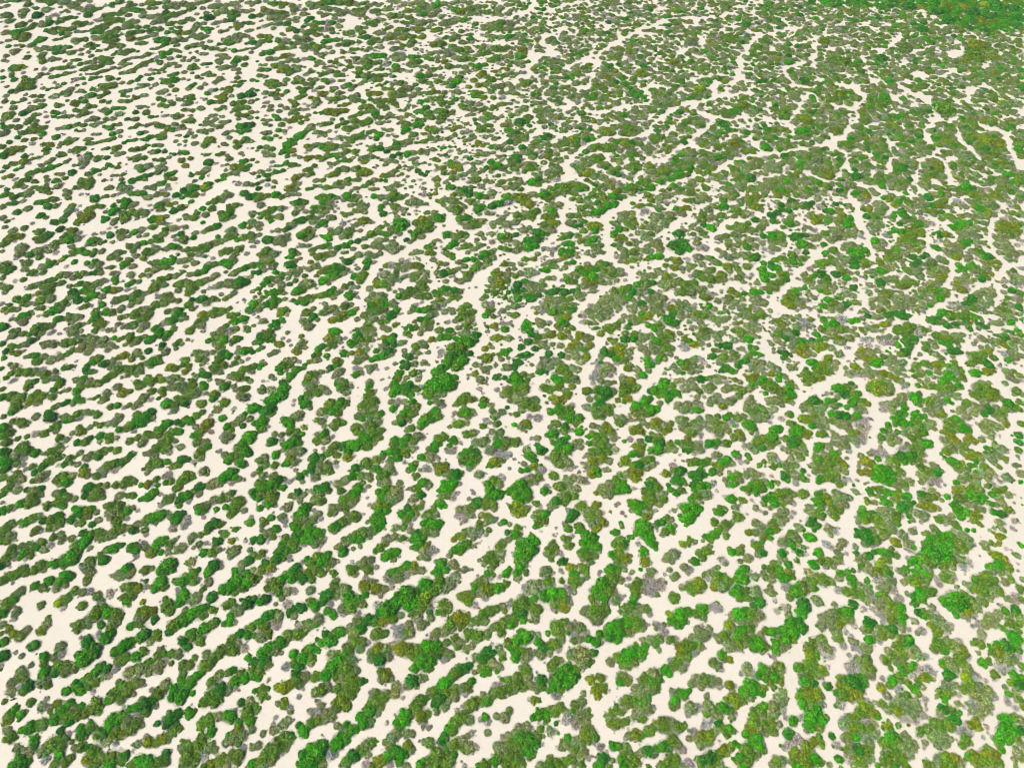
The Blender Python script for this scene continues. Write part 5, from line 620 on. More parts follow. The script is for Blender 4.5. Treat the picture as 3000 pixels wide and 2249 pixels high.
198 92 4.5 m;203 91 4 m;208 95 4.5 s;194 95 4 g;200 97 4.5 s;213 95 2.5 t;193 103 3.5 g;190 103 2 s;203 103 4 s;198 104 3 s;208 108 4.5 m;195 110 3.5 g;202 112 4.5 d;206 113 2.5 s;212 110 2.5 s;213 118 3.5 t;200 119 4.5 s;204 120 3 t;196 124 3 s;192 126 2.5 s;203 125 3.5 s;211 124 3 t;214 126 2 t;213 102 2 s;219 98 1.5 s;220 104 1.5 g;
200 131 4.5 o;204 131 2.5 m;195 128 2.5 o;188 138 4.5 s;185 140 2 t;194 137 4 m;200 137 3.5 o;190 142 3 s;206 142 3 t;212 146 2 s;216 148 3.5 s;219 139 3 g;217 137 2 g;198 148 5 o;193 146 3 o;205 150 3 o;200 155 5.5 g;206 156 5.5 o;194 157 4 g;190 158 2.5 g;210 160 3 m;202 162 4 m;195 162 3.5 s;190 164 4.5 m;184 164 2.5 s;208 164 3 s;216 155 2 t;216 161 2 t;183 148 1.5 t;184 132 1.5 t;
113 161 3.5 s;119 160 4 g;125 161 2.5 d;118 164 3 s;128 164 3.5 g;135 163 4 g;141 162 2.5 s;140 165 3 m;155 163 4.5 s;160 164 3 s;150 164 2 s;170 164 2 t;178 164 1.5 t""")
T(0,563,"""2 2 9 1 4 gm;12 4 28 1 4 mdms;3 11 19 8 3 msgs;2 13 3 s;31 8 35 8 4 og;40 7 47 6 3.5 mm;41 12 4 g;48 12 3.5 m;35 0 42 0 3 ms;58 1 4.5 s;59 5 3 m;70 2 2.5 t;76 2 2 t;82 6 4.5 g;89 5 97 3 3 ss;102 1 112 0 3 ts;114 2 125 1 4 gmg;128 4 4.5 s;136 1 145 1 3.5 ss;152 2 4 d;157 4 3 g;163 1 4 g;168 2 4 m;175 2 2.5 t;180 9 187 6 4 om;191 5 198 2 4 sms;192 8 2.5 s;211 1 4.5 d;216 4 4.5 d;220 3 4 g;
24 14 4.2 s;15 17 3.7 d;62 12 3.5 o;69 12 2 t;35 20 4 g;40 22 3 m;2 22 3.5 s;6 25 2.7 m;11 23 1.8 t;28 27 2.7 t;21 31 3.5 m;4 30 2.7 s;11 33 4 s;
76 15 88 12 3.5 mom;60 16 5 s;66 16 3 t;57 21 53 22 4 ms;47 26 4 d;55 25 3.5 g;69 19 3 s;77 19 5 o;71 24 77 22 5 oos;66 27 3 m;80 21 3 s;
98 12 3 g;105 9 110 8 4.5 mg;116 10 4 s;107 12 4 g;113 12 3 s;97 17 4.5 g;101 15 3.5 g;105 18 112 18 4.5 mm;108 22 5 m;106 25 2.5 s;118 18 126 16 4.5 ms;119 22 127 20 3 ss;91 17 2.5 s;91 23 4 g;89 25 2.5 g;98 26 3.7 s;101 23 2.5 m;129 11 2.5 t;131 15 2 t;
137 10 144 8 4.5 gg;146 10 3.5 y;138 14 4 s;151 9 2.5 s;150 16 4 d;156 13 4.5 m;160 12 3 s;165 8 3 g;165 3 2.5 m;
131 24 137 22 5 gy;143 21 3.5 m;138 26 143 27 3 ss;132 30 4 m;136 28 2 s;154 24 2.5 t;161 23 167 22 5 yg;160 20 3 m;170 18 3.5 m;177 19 3.5 s;175 14 3.5 g;183 14 4 m;178 20 3 s;175 26 2.5 g;
197 11 204 10 4.5 mm;199 15 4 m;190 18 196 18 5 mm;194 22 5.5 m;201 21 3 s;187 29 4.5 g;181 30 175 33 4.5 ms;169 35 3 s;208 11 2.5 s;218 18 4 s;211 27 2.7 g;209 29 3.7 g;217 25 4 s;216 30 3 o;
10 39 5.5 o;5 41 3.5 o;18 38 4 o;3 45 4.5 m;2 51 2.5 s;34 34 4.5 m;41 37 5 d;36 40 6 m;33 42 3.5 s;45 36 2.5 m;52 32 4 d;56 38 64 34 4.5 mm;60 41 5 g;67 40 4 s;69 35 3 t;72 38 2 t;54 42 4 s;48 44 4.5 m;
18 48 6 s;17 53 4.5 s;14 57 3 t;26 54 4 g;33 51 5.5 s;34 56 3.5 m;44 48 6 s;48 52 3.5 t;57 55 64 51 4.5 gm;70 50 4 g;62 47 3 s;72 53 2.5 t;78 42 82 41 4.5 gm;86 41 2.5 s;81 36 3 t;89 35 3 t;94 31 2.5 t;100 30 2 t;
95 37 4 d;94 35 2.5 s;104 34 4.5 m;109 34 2.5 s;105 39 4 s;111 38 2.5 s;116 34 4 g;122 32 4.5 t;120 38 2.5 s;126 37 3 s;130 30 3.5 m;143 32 3.5 g;150 31 4.5 s;154 31 2.5 t;141 36 4.5 m;160 30 3 s;156 36 3.5 g;150 38 2.5 s;152 41 3 t;
87 45 91 43 4 mm;97 43 3 s;75 52 82 50 4.5 gm;88 51 3.5 s;80 54 3 m;74 46 2.5 t;96 56 4.5 m;101 53 5 s;107 52 2.5 m;103 58 3 s;111 47 116 46 4 ms;120 45 133 41 4 mgm;137 41 4 m;134 38 3 g;
126 53 130 51 5.5 mm;134 49 5 s;124 57 3.5 o;115 51 3 m;118 55 3.5 s;110 58 2.5 s;145 48 152 46 3.5 sg;155 48 2.5 m;160 41 167 40 5 mm;158 50 2.5 s;153 53 2 t;148 55 2 g;154 54 2 d;163 50 173 48 4 mm;165 54 3.5 m;172 53 4 s;178 50 3 g;176 55 3 t;
180 46 186 43 5 ss;190 42 4.5 m;188 38 3 d;200 33 5 s;198 38 5 m;195 41 3 s;204 37 2.5 s;210 39 4 m;217 38 5 m;205 41 3 g;218 42 3 s;
193 52 200 51 4 mm;206 49 4.5 m;203 53 4 s;213 53 3 t;209 47 2.5 s;218 47 2.5 t;191 54 2.5 s;
192 59 201 59 5.5 gg;197 62 5 g;185 62 4 m;180 61 2.5 t;184 57 2.5 t;172 69 178 65 4.5 gg;
3 64 7 m;5 68 5 m;10 66 4 g;12 65 2.5 t;23 61 5 m;21 66 4 s;28 69 4.5 m;31 71 2.5 t;35 65 41 62 4.5 mg;46 60 3.5 m;37 69 3.5 m;53 58 3.2 o;49 62 2 s;64 60 3.2 g;57 64 3 t;75 61 3 g;82 60 3.5 g;79 64 3 s;86 62 4 s;85 67 4 m;92 66 99 64 3 ss;107 62 4.5 g;103 58 3 s;112 59 3.5 m;115 64 4 s;106 65 3 m;112 65 2.5 t;
134 61 4.5 m;141 60 149 59 4.5 gg;143 64 4.5 m;155 60 163 59 4 ss;168 61 4 s;160 64 3 s;127 67 134 67 4.5 os;124 71 130 72 4 ss;138 66 2.5 s;150 72 159 69 4 ss;164 71 3.5 s;148 66 2.5 s;113 71 4.3 s;
2 74 3 m;12 76 19 75 4.5 dm;2 81 4 s;7 82 4 m;4 86 3 s;27 81 4.5 m;31 80 4 s;23 83 3 t;36 77 44 75 3.5 mm;41 82 5 m;46 80 3.5 m;53 78 4 m;47 75 3 g;51 72 3.5 m;58 71 4.5 s;63 73 72 70 3.5 sms;75 71 82 70 3.5 sd;87 70 3 s;66 69 2 s;52 69 2 t;97 71 102 70 3 st;99 75 3.5 m;100 78 3 g;92 77 3 t;69 79 4 g;75 80 4 m;81 79 88 77 3.5 ms;60 81 3 s;
40 87 44 86 5.5 mo;33 87 3.5 o;35 93 5.5 m;44 92 5 s;40 92 3 g;31 96 3 s;13 91 19 90 4 mm;23 90 4 g;20 95 4.5 m;25 96 3.5 s;15 101 3 s;28 89 2.5 t;8 97 2.7 g;3 101 3.5 o;10 101 3.5 m;5 104 2 s;1 96 3 t;
63 86 4.5 d;67 88 3 d;60 91 4 s;67 93 5 d;72 85 4 g;74 87 3 o;79 84 4 m;86 83 2 t;75 92 4 g;80 89 4.5 g;84 88 3 m;88 90 3.5 s;86 94 2 t;93 85 99 84 4 go;103 84 3 s;110 84 3 t;116 83 2.5 t;112 79 116 77 3.5 mm;120 77 3 s;106 77 2 t;
99 93 105 91 4.5 mg;108 91 3.5 s;118 88 5.5 m;123 88 4 s;115 93 4 g;122 93 3 s;112 98 119 95 4.5 ss;105 100 4 s;104 103 2.5 m;88 97 4 g;90 102 96 102 5 gm;83 102 3.5 m;80 104 2.5 s;85 104 2.5 s;98 105 3 s;
74 98 4 m;79 98 2.5 t;70 100 2.5 s;55 96 4.5 m;50 97 3 g;52 101 4 s;59 97 2.5 s;38 101 45 101 5.5 mg;40 105 4 m;33 100 3 m;27 103 2.5 s;10 109 3 t;15 109 23 106 4.5 gg;20 112 4.5 s;28 105 2.5 s;33 107 2.5 t;
139 76 145 74 5 mm;136 79 5 m;133 83 5 m;129 86 3 s;141 80 4 s;156 79 5 m;152 80 3 m;154 85 3.5 s;163 79 5 s;166 83 5.5 m;172 78 4.5 m;178 76 4 s;162 88 3 o;162 85 3 m;176 86 3 s;181 83 3 t;186 82 4 t;190 80 4.5 s;193 79 3 t;
138 91 144 90 5.5 mm;134 97 4.5 m;142 96 4.5 m;132 101 2.5 g;148 93 4 s;154 94 3.5 s;163 97 4 m;166 93 3 d;162 99 2.5 g;166 101 3 m;172 93 4 d;175 92 5 d;178 96 4 s;184 92 4 m;188 93 2.5 s;170 99 2 t;
194 91 203 87 4.5 sss;191 88 2.5 s;198 79 5.5 s;208 77 7 d;205 80 5.5 m;212 78 4 m;186 72 4 s;183 75 3 s;202 70 4 s;207 67 3.5 m;212 65 4 d;218 63 4 m;219 69 3 d;216 73 3 s;195 69 2 s;218 85 3 s;220 90 2.5 s;219 96 5 g;215 101 4 g;211 93 2 t;217 103 2.5 s;219 105 2 t;205 95 1.5 t;
48 110 55 109 4 gg;60 108 5 s;66 108 4.5 s;70 109 2.5 t;62 112 3 s;32 117 40 116 7 mm;36 122 43 120 5 sm;29 118 3.5 g;45 115 3.5 s;46 120 2.5 t;3 116 4.5 d;1 118 3 d;15 119 3 s;12 123 4.5 s;20 122 3.5 m;25 123 3 g;10 120 3 m;51 122 2.5 t;56 118 2 t;
82 108 5.5 g;86 110 3.5 o;88 114 5 o;93 113 2.5 t;77 112 3 s;82 114 3 m;72 114 2.5 s;68 116 62 118 5 ms;64 121 4 s;70 120 2.5 s;82 120 3.5 m;84 117 3 m;89 119 2.5 t;94 119 3.5 s;99 120 2.5 s;
103 108 114 107 4.5 omg;118 105 5.5 m;125 103 6.5 s;128 107 4.5 m;122 110 4.5 m;115 115 5 m;111 117 2.5 s;102 114 3 s;106 114 2 t;125 115 5 s;122 119 3.5 s;128 117 2.5 t;100 117 2 t;106 117 2.5 s;
145 103 3.5 m;151 103 4.5 s;156 102 3 d;153 106 4.5 g;158 106 3 g;145 111 151 110 4.5 gd;157 109 3.5 s;161 109 2.5 s;141 113 133 118 3.5 ggg;146 113 3 s;150 118 3.2 m;145 122 4 g;138 120 4 g;143 125 4 m;137 123 4.5 g;130 127 4.5 g;127 129 3 d;150 115 2 s;
176 105 182 104 4 om;185 106 3.5 s;186 101 3.5 g;192 102 4.5 m;198 100 3 m;190 105 3 s;200 106 4.5 m;205 105 3 g;203 111 4.5 g;210 109 5 g;212 112 2.5 s;199 112 2.5 m;171 113 177 110 5 mm;174 115 4 s;167 116 3 s;164 119 4 m;162 121 2.5 s;176 120 2.5 t;205 118 3 o;213 118 4 m;215 120 2 g;219 115 2 s;
192 119 198 120 6 dd;195 115 3.5 d;187 125 5 m;180 128 3 g;193 127 5 g;203 127 5 m;190 133 4.5 m;208 126 2.5 d;184 122 3 s;185 131 2.5 s;200 131 2.5 s;
8 125 2.5 t;5 128 2 t;2 131 3 d;10 133 4 m;17 133 3 m;5 137 3.5 d;10 138 15 138 3.5 mo;20 137 2.5 t;27 128 4 d;22 131 4 s;32 126 2.5 s;3 143 3.2 g;40 131 46 131 4.5 ss;50 130 2.5 t;38 134 2.5 t;
57 130 5.5 m;63 129 5 m;54 132 2.5 s;66 127 2 s;70 128 77 127 5 ss;82 127 4 s;72 133 4.5 s;79 133 4.5 s;76 138 4 s;70 137 2.5 s;77 140 2 t;89 129 6 s;84 132 3 t;95 133 5 s;101 134 2.5 s;93 137 3 t;98 127 105 126 4 gm;112 124 4 m;113 127 4.5 o;108 132 2.5 m;114 132 2.5 s;120 127 4 m;125 125 3 m;118 130 3 s;
58 138 63 136 3.5 mm;57 140 3 d;67 136 3 s;51 139 2.5 t;30 141 36 143 5.5 gm;32 146 4.5 m;26 141 3 m;39 142 3 s;22 142 2.5 s;46 145 53 142 5 ss;55 144 2.5 t;43 147 2.5 s;50 138 2.5 t;40 144 2 t;
140 132 3.7 d;139 135 2.5 m;143 138 4 s;145 136 2.5 s;137 142 3 m;152 131 3.5 m;155 128 3 m;152 135 2.5 s;157 131 3 s;162 127 2.5 s;166 128 2 t;128 137 3.7 d;
118 138 4 s;120 140 3.5 s;114 144 3.5 o;123 143 2.5 m;107 141 4.5 o;102 143 3 m;98 145 3 s;84 144 4.5 m;80 147 4 g;75 150 3 g;87 143 3 g;91 148 4.5 d;97 148 3.5 s;103 148 2.5 s;95 152 2.5 s;74 153 3.5 d;79 155 3 m;82 155 2.5 s;75 156 2.5 d;
122 149 132 147 4.5 mm;136 145 4.5 m;139 147 2.5 s;130 151 2.5 s;101 154 109 153 5 mm;114 153 121 153 5.5 mm;98 158 3.5 m;110 158 3 s;118 158 3 s;122 155 2.5 d;87 164 94 159 4 mm;89 163 3 g;96 156 2.5 s;105 160 2 s;
12 150 4.5 s;8 148 2.5 t;18 150 2 t;10 156 4 m;17 155 5 m;24 155 5.5 m;30 154 4 s;36 153 4 t;5 160 3.5 m;12 162 4 t;9 164 3 t;1 152 3 d;25 164 31 163 4 gd;40 158 46 158 5 mm;40 162 4 m;47 161 3 s;48 155 3 m;55 152 3 g;60 151 3.5 m;65 150 2 t;57 149 2 t;66 146 2 t;52 164 5 g;47 153 2 t;
67 162 73 161 3.5 sg;70 164 4 s;77 163 4 s;82 164 3 s;118 164 4 m;127 160 4.5 m;132 163 5 m;137 159 3.5 m;140 162 4 o;147 162 4.5 s;152 160 4 m;157 162 2.5 s;125 164 4 m;
147 151 4.5 o;151 152 4 o;144 153 2 s;160 145 4.5 m;157 144 2.5 s;163 150 3.5 m;158 149 3.5 m;160 155 3.5 o;164 153 2 s;170 139 5 s;176 140 5 s;172 144 4 m;178 145 3 s;184 138 3 s;175 148 3 s;168 137 2 d;
193 139 5 d;190 143 5 m;197 141 4 g;188 148 5 m;193 149 4 m;186 153 4.5 m;190 155 3.5 s;182 151 2.5 m;175 157 4 g;179 158 4 d;174 153 2.5 s;170 159 3 s;168 161 3 s;181 162 2.5 s;167 157 2 s;166 164 4 m;175 165 3 g;
211 137 5 g;215 136 3.5 g;206 138 3.5 s;218 138 3 d;205 143 3 m;214 144 2.5 t;199 149 209 147 3 ss;206 134 2.5 s;220 130 3 m;199 158 205 156 3.5 sm;210 153 4.5 m;215 152 4 m;219 150 4 m;207 160 5 m;213 161 3 g;216 163 3 s;190 164 4 s;197 165 3 s;202 161 2.5 s;218 155 3 s""")
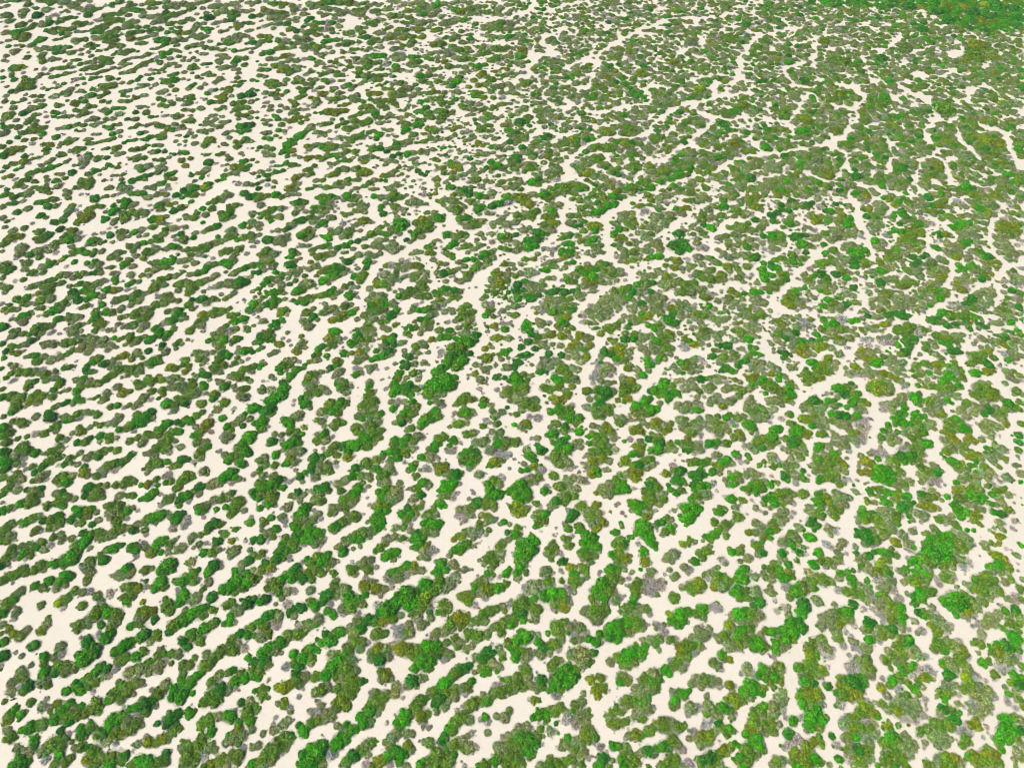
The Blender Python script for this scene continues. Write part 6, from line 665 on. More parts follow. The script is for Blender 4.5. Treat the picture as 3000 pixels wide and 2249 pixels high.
T(750,563,"""3 4 5.5 m;10 3 3.5 o;17 2 4.5 g;22 4 3.5 m;27 2 3.5 s;33 1 3.5 s;37 2 2.5 s;4 11 4 s;12 16 4.5 m;8 18 4.5 m;16 14 3.5 g;22 14 4 s;26 14 2.5 t;4 22 2.5 m;11 22 4 m;13 25 2.7 g;20 21 4 s;22 23 2.5 m;2 28 4.5 s;3 32 3 s;3 37 3 s;
37 9 5.5 d;42 9 4 m;38 14 4.5 s;34 18 3.5 s;43 17 3 s;33 9 2.5 g;58 4 64 5 4.5 mg;70 5 3 s;58 9 4 g;63 9 4 s;53 5 2.5 m;50 13 3 g;55 15 5.5 m;49 17 3 g;60 17 3.5 s;63 13 4 s;68 12 2.5 t;57 20 3 s;71 14 2 t;68 17 2 t;
78 3 4.5 g;82 6 4 m;76 7 3 s;85 3 3 g;89 4 3 s;82 11 3.5 s;86 7 3 s;90 10 4.5 s;94 12 4 s;89 15 4.5 s;94 17 3 s;97 11 2.5 t;77 19 85 17 3 mm;75 18 2 m;
102 3 3.5 g;108 4 4 s;119 2 6 m;114 4 4 s;125 4 4 m;118 6 3 d;130 2 2.5 s;136 8 6.5 s;132 9 3.5 m;141 9 4.5 s;147 10 2.5 s;112 9 3 s;108 12 3.5 g;107 15 2.5 g;110 18 4 d;120 12 4.5 m;117 10 2.5 s;123 14 3.5 s;127 15 4 t;120 17 3 s;122 21 3 s;128 16 3 s;138 16 3 t;132 19 2 s;145 2 3.5 t;155 1 3.5 o;150 2 3 s;
31 28 39 25 5 ddd;28 31 3.5 d;25 33 3 m;19 33 3.5 s;14 34 2.5 s;47 22 4.5 m;52 23 3.5 s;49 26 3.5 s;58 26 4.5 g;55 27 3 g;64 22 4 s;67 23 2 t;60 29 2.5 s;53 30 2.5 s;46 31 3 s;50 33 2.5 s;43 35 6 m;40 38 4.5 g;47 38 4 s;43 41 3 s;37 37 3 m;52 38 2 t;
10 41 5 d;13 40 3 d;21 41 6.5 s;17 43 3.5 s;26 40 4 s;28 37 2.5 s;1 43 3 t;
62 39 4.5 g;58 38 2.5 g;65 35 4 m;64 32 3 s;71 33 4.5 s;75 38 4 s;79 36 5.5 m;80 32 3.5 s;83 32 2.5 s;74 40 2.5 t;75 27 4 t;80 25 2 t;85 23 2 t;93 24 6.5 o;88 27 3.5 s;98 25 3 s;84 29 2.5 s;101 26 2.5 t;90 33 2.7 s;
125 27 7.5 g;122 26 4 d;129 28 4 d;108 30 3.5 m;113 28 3 m;117 31 4.5 s;107 36 111 35 5 mg;114 36 4 m;120 33 4.5 m;100 36 5 m;104 33 3 m;98 38 2.5 d;124 36 3 s;112 41 3 m;106 42 4.5 s;117 43 3 s;102 45 3 s;107 48 3 s;120 39 2 s;
148 18 153 17 4.5 mm;144 23 5 o;139 26 4.5 m;151 22 3 s;157 22 5.5 g;160 24 3 m;162 20 2.5 s;145 30 7.5 m;150 27 4.5 m;141 33 5 m;137 37 4 g;143 38 4 s;150 32 4 m;154 30 2.5 s;133 34 2.5 m;130 41 2.8 d;136 41 2.5 s;133 43 2.5 s;141 42 2.5 t;
160 8 3.5 m;163 6 3.5 s;170 7 5 s;175 9 3 m;162 11 2.5 s;169 12 2.5 s;174 15 6 m;168 15 3 s;180 12 3 s;186 8 4 m;189 10 3 s;182 7 2.5 s;171 2 3.5 o;176 1 4 s;184 2 4 d;193 3 4.5 g;198 4 3.5 m;202 2 3 s;204 0 4 s;218 2 3 m;
190 16 196 13 4.5 mgg;204 12 4.5 d;210 10 4.5 g;213 8 3 g;193 19 2.5 s;200 18 3 s;216 4 4 g;218 9 5 t;206 18 2 t;216 17 2 t;
176 23 183 22 4.5 mg;188 27 6.5 m;183 29 4.5 s;195 25 4 s;198 24 2.5 s;193 29 2.5 s;178 27 2.5 s;205 27 4 s;210 25 4 s;213 22 3.5 s;217 20 2 s;217 28 5 s;205 30 3 s;211 31 1.7 g;
9 51 5.5 m;5 54 4 m;15 53 5 s;7 58 5 s;12 60 4.5 m;5 64 4 m;14 64 4 s;17 62 2.5 s;2 69 3.5 d;7 67 3 s;2 62 3 g;20 52 2.5 t;
17 69 3 g;22 71 3.5 m;16 67 2 d;32 52 4.5 g;30 55 4 g;36 53 3 s;38 57 2.5 s;29 62 5.5 d;33 64 3 d;30 50 3 d;38 53 2 t;34 59 3 s;40 46 3 s;36 47 2.5 t;45 46 3 s;50 48 57 46 4 mm;62 45 3.5 g;64 48 3 s;49 53 3 o;47 50 2.5 s;52 56 60 54 4 mm;65 53 4.5 s;58 58 2.5 s;70 48 4 d;73 46 2.5 m;69 51 2.5 s;
77 46 82 43 4 gg;88 42 3.5 d;94 40 3 s;80 47 2.5 g;79 51 75 52 3 gs;84 49 3 s;94 47 3.5 m;98 47 2 s;102 47 3 s;108 47 3 s;115 48 4.5 s;120 45 3.5 s;119 50 5 s;115 54 4 m;125 48 3 s;128 47 2 t;
79 60 4.5 d;76 59 2.5 s;74 57 2 s;84 57 3 m;88 54 4 s;91 53 2 t;97 53 3.5 s;102 55 4 s;107 53 3 s;97 61 102 60 4.5 gg;109 58 3.5 g;112 57 2.5 d;95 65 3.5 g;93 68 2.5 s;88 66 2.5 s;86 63 2 t;
63 67 70 64 4.5 mg;60 69 3 g;67 70 6 g;74 66 4 d;76 70 3.5 s;58 76 4.5 g;62 74 4 g;67 74 4 s;56 79 2.5 g;72 72 3 s;55 69 3 o;52 72 2.5 s;63 79 2.5 s;82 69 2.5 t;85 73 4 g;90 73 5.5 m;94 71 3.5 m;90 77 3.5 m;79 67 2.5 s;
47 60 3 o;51 63 4 s;46 66 4 s;55 65 2 s;37 67 4 s;31 69 4 s;35 71 3.5 s;41 65 3 s;28 74 2.5 s;42 72 3 m;53 61 2 t;
9 76 4.5 g;13 74 3.5 m;18 75 4.5 s;22 74 2.5 d;6 79 3.5 g;13 80 3 s;22 80 4 s;2 83 3.5 m;3 87 2.5 m;15 86 5 g;20 85 4 m;22 83 2.5 s;10 87 3 g;24 87 2.5 s;6 90 3.5 m;3 93 3 s;8 85 2 g;29 79 2.7 d;34 76 3 m;
45 79 6 s;40 79 3.5 s;50 80 3 s;36 85 5.5 g;41 85 3 m;33 87 3 m;52 83 2 t;14 94 6 g;10 96 4.5 g;15 98 4 m;20 93 3 g;25 92 2.5 s;4 98 4 s;2 101 4 s;
33 93 39 92 4 gg;45 91 4 m;42 95 4.5 g;36 95 3 g;48 93 3 s;52 90 59 88 4 mm;64 86 4.5 g;67 83 3 g;62 89 3 m;70 87 3.5 s;73 86 2.5 s;67 91 3 s;78 83 84 82 4.5 om;82 79 3 d;88 82 2.5 s;80 89 4.5 g;84 89 3 m;81 92 2.5 g;87 87 2 t;88 91 2 t;
28 98 4 d;24 102 5 m;21 105 4 o;28 102 2.5 m;20 101 2.5 s;27 106 2.5 s;22 110 3.5 g;17 113 4.5 d;13 115 3 g;18 117 3 d;24 112 2.5 s;12 119 2 s;6 111 3.5 s;9 112 2 s;2 108 2 t;
9 122 13 120 5.5 mm;4 125 5 d;10 126 5 m;3 129 3.5 g;15 124 2.5 s;5 134 3 m;2 136 2.5 g;23 121 3 m;27 121 2.5 s;23 126 2.5 t;28 128 2.5 t;20 131 4 o;23 132 2 m;16 138 3.5 s;12 140 3 s;19 137 2.5 t;5 146 2.5 s;4 149 3.5 g;8 148 2.5 s;3 152 2.5 g;
45 103 50 101 4.5 mo;42 103 2.5 g;51 107 56 105 4.5 dg;47 110 3 g;53 110 2.5 m;60 103 4.5 s;65 101 5 s;68 99 3 s;70 104 4 s;77 98 5 m;82 97 3 s;82 104 4.5 g;76 106 4.5 o;86 101 3 s;72 109 4 m;66 110 4.5 o;61 112 3 o;77 109 2.5 s;40 111 3.5 s;44 111 2.5 s;59 96 2.5 s;46 116 4.5 s;43 117 2.5 s;50 115 2 t;68 120 5 g;72 120 2.5 m;64 120 2 m;
39 124 2.7 m;40 129 4 s;44 129 2 t;37 133 4.5 s;33 137 3 o;42 134 3 s;36 138 3.5 o;30 132 2 t;27 145 4 s;32 145 4 s;37 146 2.5 t;24 149 5.5 m;20 152 4 g;29 150 3 m;21 156 3 g;26 154 2.5 s;33 153 39 151 3.5 gg;42 152 2 s;
60 127 66 126 4.5 so;71 127 4 s;73 130 2.5 t;58 132 65 132 5 dm;54 135 4 g;68 133 3 s;53 139 4.5 m;62 136 2.5 s;50 141 3 d;45 147 51 145 4.5 ms;55 145 3 s;42 149 2.5 g;61 141 3.5 g;62 144 2 s;70 146 5 o;74 146 2.5 t;63 152 69 150 4 dg;72 149 2.5 d;62 155 2 s;77 126 2.5 t;75 134 1.7 t;
72 155 5 s;69 158 3.5 s;75 154 2.5 s;66 160 2 t;72 163 4.5 s;77 164 3.5 m;82 165 2 t;13 159 3.5 s;16 161 2.5 s;6 163 2.5 t;10 163 2 t;30 158 4.5 g;33 157 2.5 m;28 162 3.5 m;23 164 4 d;46 159 5.5 m;52 157 4 m;57 155 3 s;50 162 4.5 s;44 164 4.5 m;55 159 2 t;
76 139 4 g;79 140 2.5 s;83 139 3 o;90 138 4.5 o;95 136 4 s;92 142 5 s;88 146 4 m;95 143 3 s;85 147 2.5 s;102 138 2 t;86 152 3.5 t;90 153 3 t;87 157 4 g;91 156 2.5 s;84 158 2 t;99 152 4 s;103 150 2.5 s;98 155 2.5 s;105 153 2 t;113 152 2.5 t;
86 120 92 119 4.5 md;97 117 5 m;101 119 3.5 s;102 123 3 s;88 124 5 d;95 123 4 s;83 130 91 128 3.5 gm;97 127 4 m;101 128 3 s;83 133 2.5 g;89 133 3 s;95 131 3 s;82 121 2 t;100 133 2 t;
87 109 93 107 4 mm;98 107 3 s;98 112 4 s;103 110 3.5 s;95 114 2.5 s;108 112 3.5 m;113 112 3 m;110 117 3.5 s;114 119 3.5 s;120 115 3 o;123 114 2 s;110 108 2.5 s;
110 126 114 127 3.5 yo;119 124 3 d;106 127 2 s;105 137 109 133 4 gd;113 130 4.5 d;117 128 4.5 g;119 132 3.5 d;115 137 4.5 d;110 141 5 g;104 143 4 g;100 145 3 g;117 140 3 s;120 137 2 s;126 130 3.5 s;123 132 2 s;129 129 2 s;
100 97 108 96 4.5 gg;113 97 3 g;104 102 6 m;111 102 4 m;98 101 3 m;118 96 4.5 s;121 99 2.5 s;117 106 5 d;121 102 4 g;115 109 3 d;124 101 2 s;126 105 2 t;
100 89 106 89 5.5 ss;97 93 4.5 s;103 93 4 s;109 90 4 m;112 89 2.5 s;98 83 4.5 s;97 85 2 t;105 80 4.5 o;110 79 6 m;116 78 4.5 s;118 74 5.5 s;112 71 5 s;107 71 3.5 t;122 76 2.5 s;104 76 3.5 m;115 83 3 s;121 69 3 m;108 67 2 s;
117 63 5 t;113 63 2.5 t;122 65 3.5 s;130 61 4.5 t;128 66 4.5 s;133 63 4.5 s;138 63 4.5 o;142 65 4 m;144 68 3 s;126 58 3 t;132 58 2.5 t;140 70 4 s;148 69 3 s;147 72 4 s;128 73 3.5 t;132 72 3 s;138 73 4 m;135 76 2.5 s;125 76 2 t;140 81 148 78 4.5 sm;138 85 4.5 m;133 84 3.5 d;145 83 4 m;130 88 123 90 4.5 mg;128 91 3 m;135 89 2.5 s;120 86 2.5 s;126 85 2.5 s;150 77 2.5 s;
140 51 147 52 3.5 so;135 53 3 s;140 57 2.5 s;148 47 3.5 g;152 45 3.5 m;154 42 2.5 s;150 50 3 m;153 53 3 m;157 41 2.5 s;160 43 2 t;165 36 4.5 d;162 35 2.5 s;170 37 4 s;178 36 4.5 m;175 38 4 m;181 38 3 s;172 41 3.5 s;171 44 4.5 g;167 47 3.5 g;178 42 2.5 s;164 52 3.5 m;168 54 4 m;163 49 2.5 d;170 57 2.5 g;160 47 2 t;166 31 2.5 t;
155 59 160 61 3.5 so;164 62 3 s;153 57 2.5 t;152 65 2 s;156 69 3 s;162 70 4.5 d;168 69 3.5 m;160 73 2.5 s;172 68 2.5 s;158 77 2.5 s;164 77 3 s;155 71 2 t;178 48 184 47 3.5 ss;193 46 4 s;188 49 3.5 s;175 49 2.5 s;183 52 3 s;190 54 2 s;
176 61 183 59 4.5 mg;188 58 3.5 g;180 64 3.5 m;175 66 2.5 s;191 59 2.5 s;198 53 5 g;195 56 3.5 d;203 52 3.5 m;206 50 2.5 s;200 59 4.5 m;205 57 3.5 s;193 62 3.5 m;202 62 2.5 s;190 67 185 72 5 mm;196 65 3 s;182 75 4 s;190 74 3 s;177 77 4 s;173 76 2.5 s;195 70 2.5 s;171 73 2 t;
194 36 3.5 s;191 41 2.5 s;197 40 2.5 s;204 36 3.5 s;204 43 3.5 t;212 38 4 g;217 38 5 m;213 42 3.5 m;219 42 3 s;211 48 2.7 g;215 49 3.5 m;219 50 3 m;200 36 2 t;208 35 2 t;215 62 3.5 o;219 62 3 s;212 63 2 t;218 67 2.5 s;
204 70 211 71 4 mo;217 71 4 s;203 75 4 s;210 77 6 o;217 76 4.5 m;205 80 4.5 s;212 82 4 m;192 83 3.5 s;190 82 2 t;200 85 3 m;206 86 4.5 m;212 87 2.5 s;198 90 3.5 m;195 92 2.5 s;218 86 3 g;215 91 3 m;219 93 2.5 s;
147 90 140 91 4 mm;155 86 163 83 4.5 gg;166 83 3 g;157 89 4 m;165 88 3.5 s;172 85 4.5 d;176 86 3.5 s;170 90 4.5 m;175 91 3 s;160 93 3.5 m;166 94 3 s;153 96 156 94 2.5 ss;155 99 5 s;162 97 3 s;143 96 138 97 3.5 tt;146 102 4 g;141 102 3.5 g;150 101 4.5 m;136 101 3.5 m;133 104 2.5 s;151 106 4.5 s;155 105 3 s;148 109 3.5 g;142 110 3.5 d;146 113 4 m;151 113 3 m;137 112 2.5 s;
133 116 130 118 3 gg;138 117 3.5 m;145 117 5 s;150 118 3 s;142 122 3 s;130 122 3.5 m;133 124 2.5 s;135 118 3 d;163 103 3.5 s;170 104 3 s;167 101 2.5 s;166 112 2.5 t;172 111 3 s;
177 100 184 99 5.5 mm;180 105 6 m;187 103 4 m;176 109 4 m;184 110 5.5 s;189 95 2.5 d;189 114 3 s;175 117 3 s;182 115 5 m;190 118 2.5 s;170 101 2.5 s;
160 119 167 118 5 mg;160 125 4.5 g;166 125 3.5 g;170 122 3 s;180 123 188 124 6 md;183 129 6 g;176 129 5 g;190 128 3 d;170 134 5.5 m;178 134 5.5 m;186 131 4 m;167 135 3 m;177 139 185 140 5.5 dd;170 142 6 d;178 145 6 g;166 147 5 g;173 150 6 m;160 152 5.5 g;155 155 4.5 g;178 152 4 m;188 139 2 s;163 157 3 m;
157 163 165 160 5 gg;171 160 4 g;166 165 6 g;172 165 3 m;150 164 3.5 g;177 158 2 s;
149 128 152 127 3.5 oo;155 128 2 s;143 131 5 s;138 133 4.5 m;147 133 3 m;140 139 3 s;136 138 3 s;128 137 3 s;132 142 4.5 d;128 141 2.5 m;138 143 2 s;160 138 4.5 t;158 142 2.5 t;157 134 2 t;149 138 2.5 s;145 147 3.5 s;137 148 4 s;130 149 5 d;126 151 3 d;120 148 2.5 s;124 156 4.5 g;122 160 4.5 m;130 160 3.5 s;120 164 4 g;128 164 3 m;136 156 4.5 m;141 155 3 s;133 164 3 g;140 161 3.5 s;145 154 2 t;115 160 2 t;98 164 4 s;108 162 1.5 t;
198 97 204 97 4 ss;202 102 4.5 m;198 106 3.5 g;205 107 3 m;210 104 2 t;195 100 2 s;213 102 3.5 s;218 99 3 s;219 105 2.5 s;200 115 207 114 3.5 so;213 113 3.5 t;219 113 3 t;215 118 4 g;200 120 2.5 s;208 118 2.5 s;203 126 211 125 4.5 so;218 126 4 s;202 131 2.5 o;198 135 3.5 o;204 134 2.5 s;215 138 4 g;210 140 2.5 m;219 136 3 g;200 143 5 o;196 143 2.5 m;205 140 2 o;212 144 3 s;218 143 2.5 m;
190 149 3.5 s;194 149 2 s;198 153 4 s;202 152 2 t;207 149 2.5 s;218 151 4 s;213 153 2 t;189 157 3.5 o;194 162 4.5 s;198 164 2 s;207 160 3.5 g;210 158 2.5 m;215 160 3 d;219 163 3 d;184 158 2 t""")
